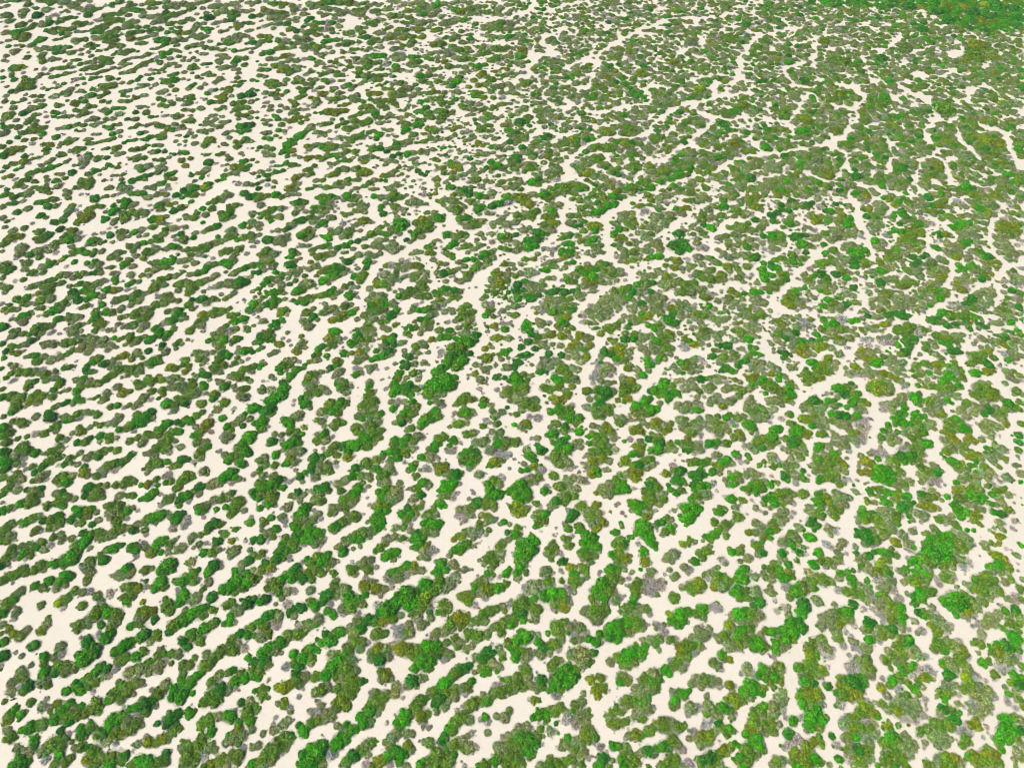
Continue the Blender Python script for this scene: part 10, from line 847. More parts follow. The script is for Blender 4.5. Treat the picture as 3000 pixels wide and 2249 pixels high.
T(750,0,"""2 2 12 2 4 sss;6 7 2.5 s;17 3 25 4 4 mo;22 6 3 m;30 4 37 5 4.5 om;33 8 4 s;8 10 22 10 4.5 oss;13 14 23 13 4 ss;3 13 3.5 m;17 17 2.5 s;27 14 33 12 4 ss;36 15 42 13 4 ss;44 3 52 3 4.5 ss;47 7 55 6 4 ss;42 8 3 s;40 9 2 t;30 17 36 18 4 sm;47 16 3.5 d;44 18 3 d;4 18 2 s;7 22 13 21 3.5 ss;15 24 3 s;20 20 26 20 3.5 sm;2 24 2.5 s;
58 3 70 2 4.5 mmm;75 2 82 3 5 mo;88 3 95 2 3.5 ss;60 8 72 9 4.5 sss;78 10 3.5 s;82 3 2.5 t;85 8 94 8 4 mm;82 12 89 13 4 ts;98 4 109 4 3.5 ss;115 2 127 2 3.5 sss;55 12 62 13 3.5 ss;68 13 75 12 4 ss;
58 20 67 20 3.5 gg;62 22 63 20 4 gg;54 20 3 g;51 19 2.5 g;68 16 3 s;73 18 3.5 s;41 23 2.5 g;45 22 52 22 3.5 ss;57 25 66 25 4 mm;72 23 3.5 s;35 27 3.2 d;28 26 31 25 3.5 mm;43 29 50 28 3.5 mm;40 27 2.5 s;52 30 60 31 3 mm;66 28 3 s;22 29 2 s;48 26 55 26 3.5 mm;
77 30 83 28 4 mm;88 25 94 23 4 mm;98 20 107 17 4.5 mm;110 17 3 m;102 22 3 m;92 28 3.5 m;96 32 3.8 d;90 32 2.5 m;85 31 2 s;77 37 89 37 4.2 mmg;73 34 2 s;101 10 112 9 4 mm;106 12 3 s;115 13 3 s;117 8 2.5 s;95 15 2.5 s;
125 6 133 4 4 ss;138 3 147 3 4.5 ss;128 10 137 9 4 ss;143 8 150 7 4.5 ss;155 4 163 3 4 ss;157 9 3.5 s;120 14 128 14 4 ms;133 14 140 13 4.5 ms;146 13 153 13 4 ss;160 14 3 s;122 19 130 20 4 sm;136 19 144 19 4.5 ms;150 18 3.5 s;110 26 117 24 3.5 ms;122 25 130 25 4 mm;135 24 143 25 4 ss;112 21 2.5 s;148 24 153 26 3.5 so;158 25 4 m;152 21 3 s;107 29 115 30 3.5 ss;120 30 127 29 3.5 ss;
160 21 168 19 4.5 ss;173 18 181 16 4.5 ss;177 10 184 8 5 om;168 7 173 8 3.5 sm;180 13 188 12 4 ss;190 5 197 5 4 ss;192 10 200 10 4 st;205 7 212 8 4 ss;217 4 3.5 s;205 12 213 13 4 ss;218 12 3.5 s;170 2 178 1 3.5 ss;185 2 3 s;200 2 206 2 3 ss;166 23 2.5 s;
190 20 196 22 4 mm;202 21 209 20 4.5 ss;203 25 4 m;213 19 219 20 4.5 ss;210 25 218 25 4.5 ms;197 25 3 s;200 30 208 31 4 ss;212 32 3.5 s;203 34 3 s;218 32 4 g;195 30 2 t;
5 31 13 31 4 om;4 35 12 35 3.5 mm;2 39 3 s;19 35 28 35 4 sm;22 38 30 38 3.5 ss;35 33 43 34 4.5 so;36 37 3.5 s;7 44 13 44 4.5 mg;18 42 22 42 4 mm;5 47 3 g;25 41 30 42 2.5 ss;32 40 2.5 s;40 40 47 40 4 sm;50 38 53 41 4 go;43 44 52 44 3.5 ss;57 40 3.5 m;60 36 68 35 3.5 gg;71 39 3 s;63 41 3 s;53 47 60 47 3.5 ss;66 45 3 s;
11 51 17 51 3.5 ss;25 48 33 48 4.2 ss;30 52 37 52 4 ss;22 54 3 s;16 57 25 57 4 ms;33 56 38 58 3 ss;41 51 46 51 3 mm;22 61 30 61 4.5 mm;35 60 4 s;10 60 3.2 g;4 60 3.5 m;3 65 3 m;8 66 3 s;3 56 8 56 2.5 ss;1 53 1.7 g;42 58 2 s;
50 52 56 54 3.5 gm;63 53 68 55 4 mm;60 58 66 57 2.5 ms;72 56 3 s;52 57 2.5 s;47 60 2 s;75 46 80 46 3.8 oo;75 50 2.5 o;82 42 84 43 2.5 gm;86 50 92 52 4 ss;80 53 3 s;82 55 88 54 2.5 ss;95 49 2.5 s;88 43 95 44 2.5 ss;
101 47 110 47 4 gg;104 49 111 49 3 gg;98 36 104 34 3.5 mm;107 36 3 s;97 42 103 42 3.5 ss;108 41 3 s;112 33 121 34 3.5 ss;117 37 3 s;127 32 135 31 4 om;140 32 145 30 3 oo;128 38 136 37 4.5 om;122 36 2.5 s;118 42 126 41 3.5 ss;138 42 3 s;117 48 124 47 4 ss;121 51 126 50 3.5 ss;113 51 2.5 s;143 44 2 t;
98 54 106 54 4.2 mm;112 54 120 56 4.5 mm;90 59 97 58 4.5 mm;103 59 109 60 4 mm;90 64 98 65 4.5 mm;104 65 112 64 4 mm;117 60 121 61 3.5 dm;94 69 101 68 3.5 ss;88 66 2.5 d;116 64 2 s;119 66 2.5 d;
135 48 139 48 3.8 gg;135 53 139 53 3.5 oo;142 53 2.5 g;147 51 151 52 3.2 gm;146 48 3 s;132 56 138 57 3 ss;143 58 2.5 s;127 61 134 62 3 ss;147 57 2.5 s;151 60 158 59 3.5 sm;150 46 158 45 3.5 ss;153 39 160 38 4.5 om;158 34 166 33 4 mm;172 31 178 28 4.5 mm;170 35 177 36 4.5 om;184 30 186 33 3 gg;183 37 187 37 3 mo;164 39 170 39 4 om;165 44 173 43 4 om;178 42 182 42 3.5 oo;158 49 166 48 3.5 ss;163 53 3.5 o;157 53 3 s;
171 50 177 51 3.5 ss;180 46 186 45 3.5 mm;181 51 187 52 4 mm;190 41 198 40 4 ms;196 46 200 44 4.5 mm;204 42 212 42 4.5 mm;217 41 3.5 m;190 48 3 s;192 56 198 55 4 gg;203 52 208 52 4 mm;208 49 3 g;213 49 219 48 3.5 ss;213 56 2.5 s;217 53 3 s;209 55 2 t;
168 58 174 58 3.8 mm;180 57 186 56 4 ss;178 62 184 62 3 ms;172 63 2.5 s;190 60 3 s;195 62 198 64 3.5 mm;204 62 212 60 2.7 oo;217 60 3 o;
35 68 40 69 3.5 ss;43 64 47 63 3.2 om;50 62 2.5 s;47 68 51 69 3.8 mm;55 66 60 64 3 mm;63 61 69 62 3.5 mm;57 69 65 69 4 mg;62 71 3 m;70 66 75 65 3 mm;78 60 81 58 3 mm;72 70 75 69 2.5 oo;35 72 42 72 4 mm;38 76 46 76 3.8 gm;48 72 3.5 m;40 79 3.2 g;42 82 2.5 s;76 61 2 s;
9 71 17 69 4.5 mm;12 75 20 74 4 mm;26 69 3.5 s;24 73 3 s;20 78 26 79 3.8 gg;15 82 22 82 3.5 mo;18 85 3 s;8 80 3 s;8 84 2 t;1 70 2 g;1 78 2 d;1 86 2 g;
35 83 41 82 4 mm;50 78 54 76 3.5 oo;57 75 2.5 s;58 81 65 79 4.5 om;72 80 4 s;68 76 3.5 s;61 84 70 85 4 sm;75 84 3.5 s;64 88 69 88 3 ss;77 74 86 74 4.5 ss;90 73 93 71 3 ss;82 77 3 s;87 82 3.5 s;84 85 90 86 3.5 sm;82 83 2.5 s;100 72 103 70 2.5 oo;107 69 3 o;106 74 112 73 2.8 oo;117 72 124 72 4 st;129 72 2.5 s;113 71 2 g;
99 80 107 80 4 oo;112 77 118 77 3 mm;96 78 2 g;138 73 2.8 g;125 78 133 77 4 ms;140 77 3 s;120 82 128 83 4.5 om;134 82 141 81 3.5 ss;145 80 2.5 s;104 86 112 87 5 oo;93 88 99 87 3.8 gg;117 87 4.5 o;108 92 114 93 4.5 do;120 90 3.5 m;97 93 102 95 4 om;103 98 3.5 g;91 93 3 m;95 97 3 s;
143 70 150 71 4.5 mm;157 70 3.8 m;143 66 150 66 4 mm;155 65 2.5 s;163 71 167 69 4 ms;161 67 2.5 s;166 75 2.5 s;171 74 177 67 4 ggm;170 70 3 g;178 63 2 s;180 71 2 s;182 68 2 t;153 76 2 s;
150 81 157 79 4 mo;163 80 3 s;143 89 150 86 4 gg;147 93 3.8 g;155 85 160 84 3.5 mm;170 80 171 79 2.5 oo;175 80 3 s;172 86 3.2 g;178 85 2.5 s;164 84 2 t;160 89 168 89 3.5 mm;138 97 144 96 3 mm;133 99 2.5 s;
188 68 195 66 4.5 oo;200 67 204 68 3.5 mm;185 75 192 73 4.5 oo;198 73 3.5 m;208 66 216 65 3.5 ms;206 74 213 73 4 ms;190 80 196 80 4.5 oo;203 79 3.5 m;188 84 197 83 4 go;205 84 3 m;212 80 3 s;213 84 3.5 t;218 72 3 s;218 80 2.5 s;
10 89 14 93 3.2 ss;12 95 3 s;22 91 25 93 3.2 ss;20 96 3 s;7 92 2 s;30 87 35 89 3.2 oo;33 91 3 o;47 84 51 85 4 oo;41 90 46 91 3 st;53 88 4 s;50 90 2.5 t;32 95 40 94 3.5 st;30 98 35 98 3 ss;44 94 2.5 s;50 92 2.5 s;51 97 56 97 3.5 dd;61 96 70 96 4.5 oo;75 95 78 95 3.5 oo;80 95 1.5 o;72 91 80 89 3 mo;86 88 2 s;
5 104 12 103 3 ss;12 108 2.5 s;8 107 2.5 s;18 100 20 103 4.2 gg;22 107 3.5 m;25 103 2.5 s;15 99 2 s;33 101 42 101 3.8 oo;30 105 38 105 3 om;45 99 3 s;44 103 2.5 s;8 100 2 t;1 97 2 s;1 102 2 d;
47 108 53 107 4 ss;58 107 64 107 3.5 mm;46 113 52 114 4 ss;57 115 64 113 3 ms;66 103 2.5 s;55 118 60 117 2.5 ss;74 103 2.3 g;72 108 82 105 4.2 mmm;82 100 91 99 4.2 mm;87 104 95 105 4.5 mm;75 111 86 110 3.8 mmm;92 108 2.5 m;70 110 2.5 m;69 114 2 s;
103 101 109 102 4 mm;104 106 111 106 2.7 ss;113 101 116 98 3 ss;119 101 126 102 3.2 ss;124 96 131 94 3 ms;131 99 3 o;136 101 2 s;122 107 126 105 2.7 ss;115 105 2 s;122 92 2.5 s;132 91 2.5 s;
128 108 138 107 3.8 mg;140 103 145 104 3.8 gg;143 108 3 g;130 113 135 116 4.2 gg;127 115 2.5 g;97 114 102 112 3.8 mm;106 116 4.5 g;104 120 3 g;110 112 116 113 2.7 ss;114 117 2.5 s;99 119 2 s;121 118 2.5 s;118 116 2 t;
150 99 157 97 4.5 mm;163 96 168 99 4.5 mm;160 102 5 m;152 102 3.5 m;148 102 2.5 s;170 96 2.5 s;158 106 3 s;167 104 174 104 2.7 st;162 90 166 92 3.5 mm;148 112 156 114 3.8 om;155 111 2.5 s;165 111 2.5 s;144 115 150 116 3 oo;160 113 2 t;
176 91 180 92 4 mm;186 89 192 90 4 ss;184 94 190 95 3.5 ss;195 95 206 92 3.8 mmm;199 98 3.5 o;209 90 215 89 3.5 oo;182 100 189 98 3 ss;194 101 203 101 3.5 ss;189 103 2.5 g;197 104 2.5 s;208 102 2.7 s;212 100 2.5 s;218 96 2.5 t;
170 112 177 109 3.8 oo;181 107 2.5 o;178 114 183 113 3 st;186 113 2 t;165 119 172 117 4 mm;152 121 160 120 3.5 os;150 118 2.5 s;190 107 195 108 3 dm;200 107 203 108 3 mm;192 112 199 113 3.8 mm;204 112 3 s;198 118 3.5 s;206 120 3 s;203 117 2.5 s;213 107 219 108 3.2 os;217 112 3 g;208 115 2 t;218 104 3 s;
180 121 188 119 3.2 os;186 117 2.5 g;192 123 3.5 o;188 126 195 125 3 oo;200 124 2.5 s;205 127 212 126 4 ds;215 124 2.5 s;214 130 3 m;218 128 2.5 s;219 117 2.5 g;210 119 2 d;202 127 2 t;
70 118 76 118 3 ss;80 119 90 118 4 mmm;83 122 3 m;92 119 2.5 s;66 120 2 t;88 125 91 124 2 ss;96 126 1.7 s;97 130 1.7 s;43 127 49 126 4 os;52 125 3 s;46 129 3 s;57 127 65 127 4.5 gm;70 126 76 125 3.5 os;62 124 3 s;78 124 2.5 s;43 132 2 t;
27 123 35 120 4 gg;38 117 42 115 4 gg;30 121 3.5 g;45 120 1.5 t;27 126 4.2 g;33 124 3 m;24 130 27 131 4 gg;31 130 4 o;27 135 2.7 g;33 134 2.5 s;21 133 2 g;
6 115 12 114 3 ss;19 112 24 112 3 os;29 110 2.5 t;7 119 13 120 3.2 gg;17 117 2.5 g;21 119 2 o;12 121 2 s;25 115 2.5 t;3 127 3 d;9 128 14 130 4.5 mm;6 132 10 133 3.5 ss;14 134 3 s;1 130 2 m;
38 136 2.8 s;45 136 53 136 4.2 oo;58 136 63 135 4 mm;68 133 73 134 3.8 gg;56 139 2 s;78 130 85 131 4.5 mm;76 132 2 g;72 135 2 d;64 141 72 140 3 ms;77 139 83 137 3 gm;90 136 94 137 4.5 ms;93 140 3.5 o;87 134 2.5 s;100 135 105 136 2.2 mm;108 138 114 138 3 st;65 145 1.7 t;
102 127 109 129 4 md;108 124 2.5 s;115 127 120 123 5 mm;125 123 131 124 4.5 ms;113 131 3 d;122 128 3.5 m;128 126 2.5 s;138 123 146 123 3 go;148 121 2.2 g;134 124 2 s;
118 136 123 134 4 dd;115 140 121 139 3.2 ss;125 137 2 s;112 142 2.5 s;127 140 1.5 t;132 133 136 131 3.8 gs;142 132 148 131 3.2 os;153 129 3 s;133 138 138 137 3 ss;130 135 2 g;158 127 172 127 2.3 ggm;163 133 168 131 3.5 st;160 134 2 s;153 137 158 138 2.5 ts;165 136 2 t;
174 129 180 131 3.2 ss;176 133 181 135 3.8 ss;173 136 2.5 s;185 137 3 d;185 132 1.7 s;193 133 200 133 3.5 ms;205 132 2.5 s;211 135 215 135 2.2 md;218 138 2 m;188 141 192 141 3 ts;198 138 1.5 t;
131 146 137 142 3.2 ss;141 142 146 141 2.7 ms;139 145 143 149 3.2 sd;150 142 2 s;148 148 2.5 g;146 151 2.5 d;154 146 162 144 3.8 ss;164 141 2 s;170 143 174 145 5 oo;170 149 3.5 o;162 149 166 150 2.5 ss;178 142 182 141 2 tt;156 143 2 s;
203 141 210 143 4.5 gg;205 146 212 146 3.5 gm;216 144 2.5 s;190 150 200 145 3 ssd;188 145 2.5 s;203 149 2 s;170 153 187 149 3.2 tts;169 152 2 t;179 155 2 t;215 148 219 149 2 mm;
17 143 22 143 2.5 gg;27 142 33 143 3.2 gm;18 148 24 148 2.8 gg;14 140 2.7 t;13 144 2 t;37 143 2 s;4 148 10 147 3.8 ss;3 152 10 151 3.5 dd;14 150 2.5 s;10 156 15 156 3 dm;5 157 2.5 s;1 159 2.5 d;11 160 15 162 3 ts;17 158 2 s;1 140 2 s;2 163 3 d;
43 147 50 144 4.2 mm;48 150 3.5 m;53 145 2 t;38 152 44 151 3.2 ss;33 153 32 156 4 oo;30 160 37 158 4 oo;28 163 35 164 4 os;26 155 1.7 t;53 157 58 156 4 ss;52 161 60 161 3.5 ss;44 164 49 163 3 gg;63 152 72 147 4 mmm;62 146 2 t;78 147 84 147 4 st;75 145 3 s;88 145 95 148 4.2 mo;90 151 96 149 3.5 oo;101 144 105 144 2.5 ss;61 152 2.5 s;
68 160 78 157 4 mms;80 155 87 155 3.5 gm;65 162 2.5 m;74 162 2.5 s;83 164 88 163 2.5 ss;95 160 103 156 3.8 gms;108 156 112 156 3 mm;98 163 105 163 3 ss;92 161 2 g;110 152 120 148 3.5 oms;124 145 128 144 2.5 ss;118 152 126 151 3 oo;131 152 2 s;128 155 2 s;115 162 122 159 3.8 ss;119 164 3 s;127 160 129 162 2 sg;136 156 2.2 s;134 161 2.2 s;145 158 2.5 t;142 155 2 t;
153 154 156 157 3 sm;158 155 163 157 3.8 oo;157 160 3 o;152 164 155 163 2.5 os;145 163 2.5 s;166 161 175 162 3.5 gd;180 162 186 161 4 om;185 157 192 155 4.2 ms;198 156 203 157 4 ss;195 161 3 s;209 152 2.5 g;212 157 219 155 3.5 ms;210 160 3 s;216 162 3.5 s;178 165 185 165 3 gd;202 163 2 t""")
# dense thicket tiles: sand channels + highlights (unit 5.915)
F(1500,0,0,750,563,1.0)
C(1500,0,5.915,"""0 8 8 6 12 1 1.2;16 6 28 2 36 1 1.2;0 34 8 35 10 32 12 28 22 27 16 22 15 19 22 16 27 14 1.2;10 32 9 28 7 23 .8;0 41 4 38 10 37 1.0;10 36 9 35 1.5;
34 29 30 32 26 34 .8;34 29 42 27 46 24 54 20 63 15 70 12 80 9 96 9 100 8 1.0;63 15 68 17 70 19 .8;34 29 42 30 50 31 53 35 58 38 .8;42 31 40 37 38 43 32 45 .9;53 18 56 19 .6;
82 26 92 22 94 20 92 18 .9;104 14 106 13 .8;118 16 125 17 120 19 117 24 112 29 114 33 112 38 108 44 102 47 98 49 1.3;112 38 117 40 1.2;100 48 90 51 84 52 76 56 70 61 68 66 62 68 50 68 42 70 36 72 33 75 30 78 28 82 30 86 34 89 38 92 1.5;36 76 42 76 46 76 .8;
30 86 24 90 12 94 6 95 1.3;0 48 5 50 8 52 10 55 12 60 14 64 20 66 26 67 30 66 1.0;14 64 8 70 2 73 0 75 .9;0 52 5 51 .8;27 48 28 52 26 56 34 60 40 62 46 62 54 61 .7;
28 50 34 54 44 56 50 54 56 53 62 52 70 50 68 47 65 44 72 42 78 43 1.0;88 40 94 38 98 38 .7;100 40 100 44 101 48 116 46 118 44 1.3;88 51 92 55 97 58 100 60 96 63 90 68 88 71 82 74 76 78 72 80 1.3;94 56 100 57 .8;
98 57 108 59 114 58 126 58 1.2;114 58 118 62 118 68 120 72 .8;112 60 116 63 .7;88 71 96 74 104 74 100 76 .8;126 77 118 77 108 80 104 84 96 87 88 88 80 90 76 92 68 95 1.2;72 80 68 78 64 80 60 78 .8;
48 80 54 82 58 80 .7;80 63 76 66 70 66 .6;44 84 50 88 56 90 62 88 .7;62 68 66 66 70 62 .9;0 86 6 88 8 92 .9;8 86 12 88 .7;40 82 44 80 48 78 .6;20 71 22 68 28 65 .7;108 4 114 3 .8;96 2 98 5 .5;70 4 76 4 .6;120 2 124 0 .7;104 8 110 6 114 3 .8;46 13 50 12 .5;
0 60 4 57 10 56 .5;16 48 20 52 24 54 .7;38 55 42 58 .5;80 34 86 34 90 36 .4;102 16 98 15 .4;18 83 12 80 8 78 .5;64 60 58 60 54 58 .4;20 92 26 88 .6;110 66 106 70 102 72 .4;92 92 98 90 104 92 .5;118 90 124 88 .6;86 58 82 62 .4;5 62 9 64 .4""")
T(1500,0,"""93 44 3.1 y;92 45 2 g;60 46 2.7 d;62 47 2.7 g;60 20 1.7 g;58 47 1.4 d;74 66 3.4 d;72 67 2.7 d;70 69 2 m;88 64 1.7 g;87 60 2.7 m;104 61 2.7 d;106 62 2 g;18 67 3.4 d;16 68 2.4 d;37 86 2.4 y;82 87 2.4 g;84 86 1.7 g;118 88 3.1 d;114 87 2 g;115 85 2 s;46 34 2.4 s;45 33 1.7 t;102 78 2.4 g;115 52 3.4 o;112 53 2.7 m;110 55 2.7 g;106 57 2.7 m;70 3 2 o;80 5 1.8 y;116 12 2.7 g;106 3 3.4 m;35 16 2 o;33 26 2 g;5 25 3.4 o;4 28 2.7 g;13 89 3.4 d;10 90 2.7 g;26 93 4.1 m;32 92 3.1 m;7 41 2.7 m;4 60 3.1 d;8 58 2.7 m;47 65 3.1 o;59 64 3.7 m;56 66 2.7 m;58 66 2.7 o;64 36 3.4 o;80 31 2.7 o;89 21 3.1 s;125 20 2.7 m;122 23 2.7 m;93 69 2.4 t;116 75 1.7 y;110 71 3.4 o;106 70 2.7 m;21 84 3.1 s;7 71 3.1 s;12 70 2 s;42 79 4.8 m;48 73 3.1 m;56 71 3.1 o;42 73 2.4 m;37 69 2.4 d;48 66 1.4 d;30 69 3.1 o;80 74 3.4 m;88 76 3.4 s;120 81 3.4 s;60 82 2.7 m;66 90 3.1 m;45 88 2.7 s;50 84 2 s;60 93 3.4 m;100 86 2 m;126 73 2.7 g;120 72 2 d""",5.915)
F(2250,0,0,750,563,1.15)
C(2250,0,5.915,"""0 16 8 14 16 14 .7;22 17 24 20 24 25 22 29 14 32 8 33 8 36 12 40 12 42 1.0;22 30 24 34 .9;32 13 36 12 .6;48 11 52 14 .6;54 27 60 23 66 17 .9;57 7 60 8 .5;80 23 72 26 68 29 66 33 .9;58 24 56 27 .7;46 28 48 31 50 35 50 38 53 41 47 42 .9;35 42 42 43 46 46 48 49 44 52 42 54 45 57 43 61 38 65 34 69 28 71 1.4;32 52 42 53 1.0;
40 65 35 70 26 72 20 73 14 74 6 76 0 76 1.2;20 46 16 51 13 58 10 60 2 60 1.0;2 60 0 54 1 51 .8;10 61 13 64 13 67 1.2;13 42 20 43 28 42 .6;28 65 32 68 .8;26 72 34 74 40 76 44 74 .9;
68 44 74 47 80 50 84 56 82 61 78 64 80 70 84 74 82 77 76 79 74 84 1.6;80 48 72 52 .6;84 60 90 60 94 58 .8;84 74 92 74 .7;92 48 96 52 92 58 .7;100 44 98 50 .9;106 42 110 44 .7;96 44 102 46 .8;92 24 94 27 90 27 1.1;96 27 96 24 .8;108 32 107 34 .6;84 38 88 37 .5;90 36 94 34 .6;80 38 70 39 64 42 .6;
112 63 118 66 120 72 122 78 126 84 1.8;118 66 126 64 1.2;94 64 96 70 102 74 104 78 1.2;106 62 112 64 .9;120 52 126 56 .8;104 84 108 88 114 86 .9;90 78 88 84 90 90 94 92 1.6;94 78 90 78 1.3;58 68 60 72 64 70 .8;56 60 52 62 .7;66 61 68 65 .6;50 78 54 82 52 88 1.0;40 76 38 82 42 86 .8;
0 87 6 86 10 82 .9;18 84 24 88 30 90 36 86 .9;44 92 52 92 56 94 1.2;74 84 72 90 76 94 1.0;60 78 62 84 58 86 .6;82 88 86 92 .7;100 90 106 92 112 93 .7;116 58 124 58 .6;60 48 66 50 .5;36 84 40 80 .7;20 20 14 22 .4;118 18 122 20 .4;96 16 104 18 .4;36 36 42 38 .4;64 56 68 56 .4;30 24 38 23 .4""")
D(2250,0,5.915,[(60,-4,130,-4,130,14,112,17,100,14,90,11,80,5,64,2),(16,-4,62,-4,64,4,40,4,22,2)])
T(2250,0,"""37 30 3.7 m;34 29 2 g;42 10 2 g;17 65 3.4 g;19 64 2 g;34 65 3.1 o;22 48 2 g;88 54 5.4 m;84 52 3.4 g;92 55 2.7 m;100 68 3.4 m;95 68 2.4 g;110 70 4.1 o;114 71 3.4 o;106 68 2.7 o;108 37 3.1 s;105 36 2.4 t;104 22 4.1 o;108 23 2.7 m;103 27 4.8 m;112 28 3.4 o;98 30 2.7 o;66 83 3.1 d;64 84 2 d;44 87 3.1 d;40 86 2 g;56 89 2.7 m;84 82 3.4 o;82 86 3.4 m;86 87 3.4 s;112 76 3.4 m;108 74 2.7 g;98 77 3.7 s;94 77 2.7 s;126 71 3.4 m;124 74 2.7 g;98 93 3.4 g;16 58 2.7 o;20 60 3.4 o;8 56 3.4 m;36 47 3.4 o;33 49 2.4 m;30 53 2.7 m;56 51 3.7 m;50 53 2.7 m;58 48 2.7 g;60 40 2.4 g;64 42 2.7 m;46 78 2 g;58 78 2.7 d;24 79 4.1 s;20 78 2.7 m;25 74 2 s;35 71 3.1 g;40 72 3.1 m;16 81 2.7 g;30 86 3.4 o;76 14 3.4 d;84 6 3.1 d;90 10 3.4 d;70 3 3.4 d;102 6 3.4 d;114 3 4.1 d;122 4 3.4 d;112 8 2.7 d;88 3 3.4 o;97 3 3.4 o;106 10 3.4 o;118 9 3.4 g;124 9 2.7 d;107 2 2.7 y;112 56 1.7 g;120 46 1.4 y;115 51 2 y;72 52 2.7 d;76 55 2.7 m;80 55 1.7 d;64 58 2 g;62 62 2.7 o;52 63 2.7 o;48 60 2.7 m;50 65 2 g;78 19 2.4 g;68 23 3.4 m;58 21 2 m;28 20 3.1 o;30 32 3.4 s;48 31 2 g;56 29 3.1 d;34 34 2.4 s;66 57 2 g;88 70 2.7 o;86 67 2.4 m;90 66 2.4 s;92 64 2 g;10 31 2.7 g;18 40 2.7 d;22 43 2.7 d;13 38 2 m;74 90 2.7 s;78 92 2.7 s""",5.915)
# bare sand runs through the middle distance
C(1500,563,3.3906,"""112 3 103 6 95 10 88 17 80 22 81 32 81 42 83 50 84 57 90 62 100 66 105 68 104 72 106 76 98 79 88 81 80 83 74 88 68 92 62 96 58 101 54 105 53 112 57 117 66 119 72 124 78 127 76 131 72 135 70 142 66 148 62 154 62 165 2.8;
105 67 114 65 124 62 132 57 136 53 140 54 150 55 158 53 168 53 176 56 182 60 190 60 2.2;172 48 172 40 176 36 180 30 184 26 192 24 205 23 216 20 2.2;135 31 142 27 150 22 156 17 163 12 172 8 2.2;135 31 132 36 134 44 134 52 2;
0 58 10 55 20 50 30 44 38 36 44 28 42 22 46 12 48 8 2;44 28 50 32 55 35 1.5;0 77 10 74 25 72 40 71 50 66 57 60 62 57 75 57 80 56 2;0 124 6 114 8 106 14 98 16 96 2;0 128 4 135 3 140 1.8;130 85 140 90 148 92 160 95 170 95 180 100 1.6;
140 73 150 74 158 76 170 78 180 82 190 81 200 79 207 77 1.8;207 77 212 72 210 66 213 62 1.6;128 150 135 146 142 140 150 139 160 138 168 137 1.6;110 162 120 160 126 154 128 150 2.4;214 112 219 110 1.6;216 120 217 135 220 140 1.8;110 107 100 104 92 107 88 110 1;93 121 105 118 115 118 1;141 130 145 138 138 142 1.4;
18 142 24 138 30 137 1.2;46 60 40 66 26 74 1""")
C(2250,563,3.3906,"""70 0 75 8 77 18 77 24 82 30 86 36 86 40 88 45 90 52 92 58 2.3;40 57 34 62 25 70 20 76 14 82 6 88 3 94 6 102 16 104 30 104 40 104 55 106 70 104 78 101 84 97 2.4;40 57 45 52 52 47 62 43 72 41 86 42 1.7;84 97 83 90 78 80 1.2;137 37 137 45 142 50 150 54 158 58 160 64 160 70 156 76 155 82 2;
156 90 162 93 172 89 178 84 186 80 194 76 200 70 206 64 218 60 2;156 92 148 100 140 103 132 110 122 112 112 114 105 118 98 123 85 124 1.8;198 8 200 20 194 27 192 34 192 44 196 52 200 57 205 62 1.7;5 141 12 150 18 158 24 163 2;55 165 60 158 64 150 68 142 72 135 76 128 80 124 2.2;
120 150 124 142 128 132 135 125 142 120 155 118 170 121 180 120 195 117 210 116 1.6;168 145 172 155 176 162 190 160 205 152 220 148 2.2;170 143 170 132 172 124 1.5;0 55 8 52 16 49 1.4;0 33 8 30 16 33 1.4;96 38 106 40 112 37 1.2;200 86 198 95 196 100 1;60 165 70 161 80 162 86 165 1.6;34 150 26 143 12 141 4 140 1.6""")
C(750,563,3.3906,"""116 55 108 60 100 66 97 76 94 84 92 92 94 98 2.2;130 48 122 54 116 56 2;160 33 155 36 145 40 138 45 130 48 2;158 15 168 20 170 26 162 33 2;218 32 200 33 185 33 172 30 1.4;98 22 103 14 100 8 1.6;190 95 188 88 195 80 188 76 200 68 205 64 215 57 2;194 100 192 108 193 118 196 128 190 138 183 148 178 158 2.4;30 98 32 104 26 114 20 122 2.4;
150 62 154 76 160 80 170 81 178 80 186 76 1.6;158 0 152 8 158 15 1.6;60 112 56 120 48 128 1.6""")

# ---------------------------------------------------------------- thicket sheets: shrubs everywhere except in the bare sand runs
def seg_dist(px, py, a, b, sy):
    ax, ay = a; bx, by = b
    dx, dy = bx - ax, (by - ay) * sy
    qx, qy = px - ax, (py - ay) * sy
    L = dx * dx + dy * dy
    f = 0 if L == 0 else max(0, min(1, (qx * dx + qy * dy) / L))
    return math.hypot(qx - f * dx, qy - f * dy)


def in_poly(x, y, p):
    c = False
    j = len(p) - 1
    for i in range(len(p)):
        if (p[i][1] > y) != (p[j][1] > y) and x < (p[j][0] - p[i][0]) * (y - p[i][1]) / (p[j][1] - p[i][1]) + p[i][0]:
            c = not c
        j = i
    return c


def pick(weights):
    return rnd.choices(list(weights), list(weights.values()))[0]


MIXED = {'s': .46, 'm': .28, 't': .10, 'o': .06, 'g': .06, 'd': .04}
SMALL = {'s': .5, 't': .24, 'm': .2, 'o': .03, 'g': .03}
LUSH = {'g': .5, 'd': .25, 'o': .1, 'm': .15}
SEGS = []
GRID = {}
for pts, w in CHANNELS:
    for a, b in zip(pts, pts[1:]):
        k = len(SEGS)
        SEGS.append((a, b, w))
        for gx in range(int((min(a[0], b[0]) - 45) // 60), int((max(a[0], b[0]) + 45) // 60) + 1):
            for gy in range(int((min(a[1], b[1]) - 35) // 60), int((max(a[1], b[1]) + 35) // 60) + 1):
                GRID.setdefault((gx, gy), []).append(k)


def sy_at(py):
    return 1.75 - .65 * max(0, min(1, py / 2249))


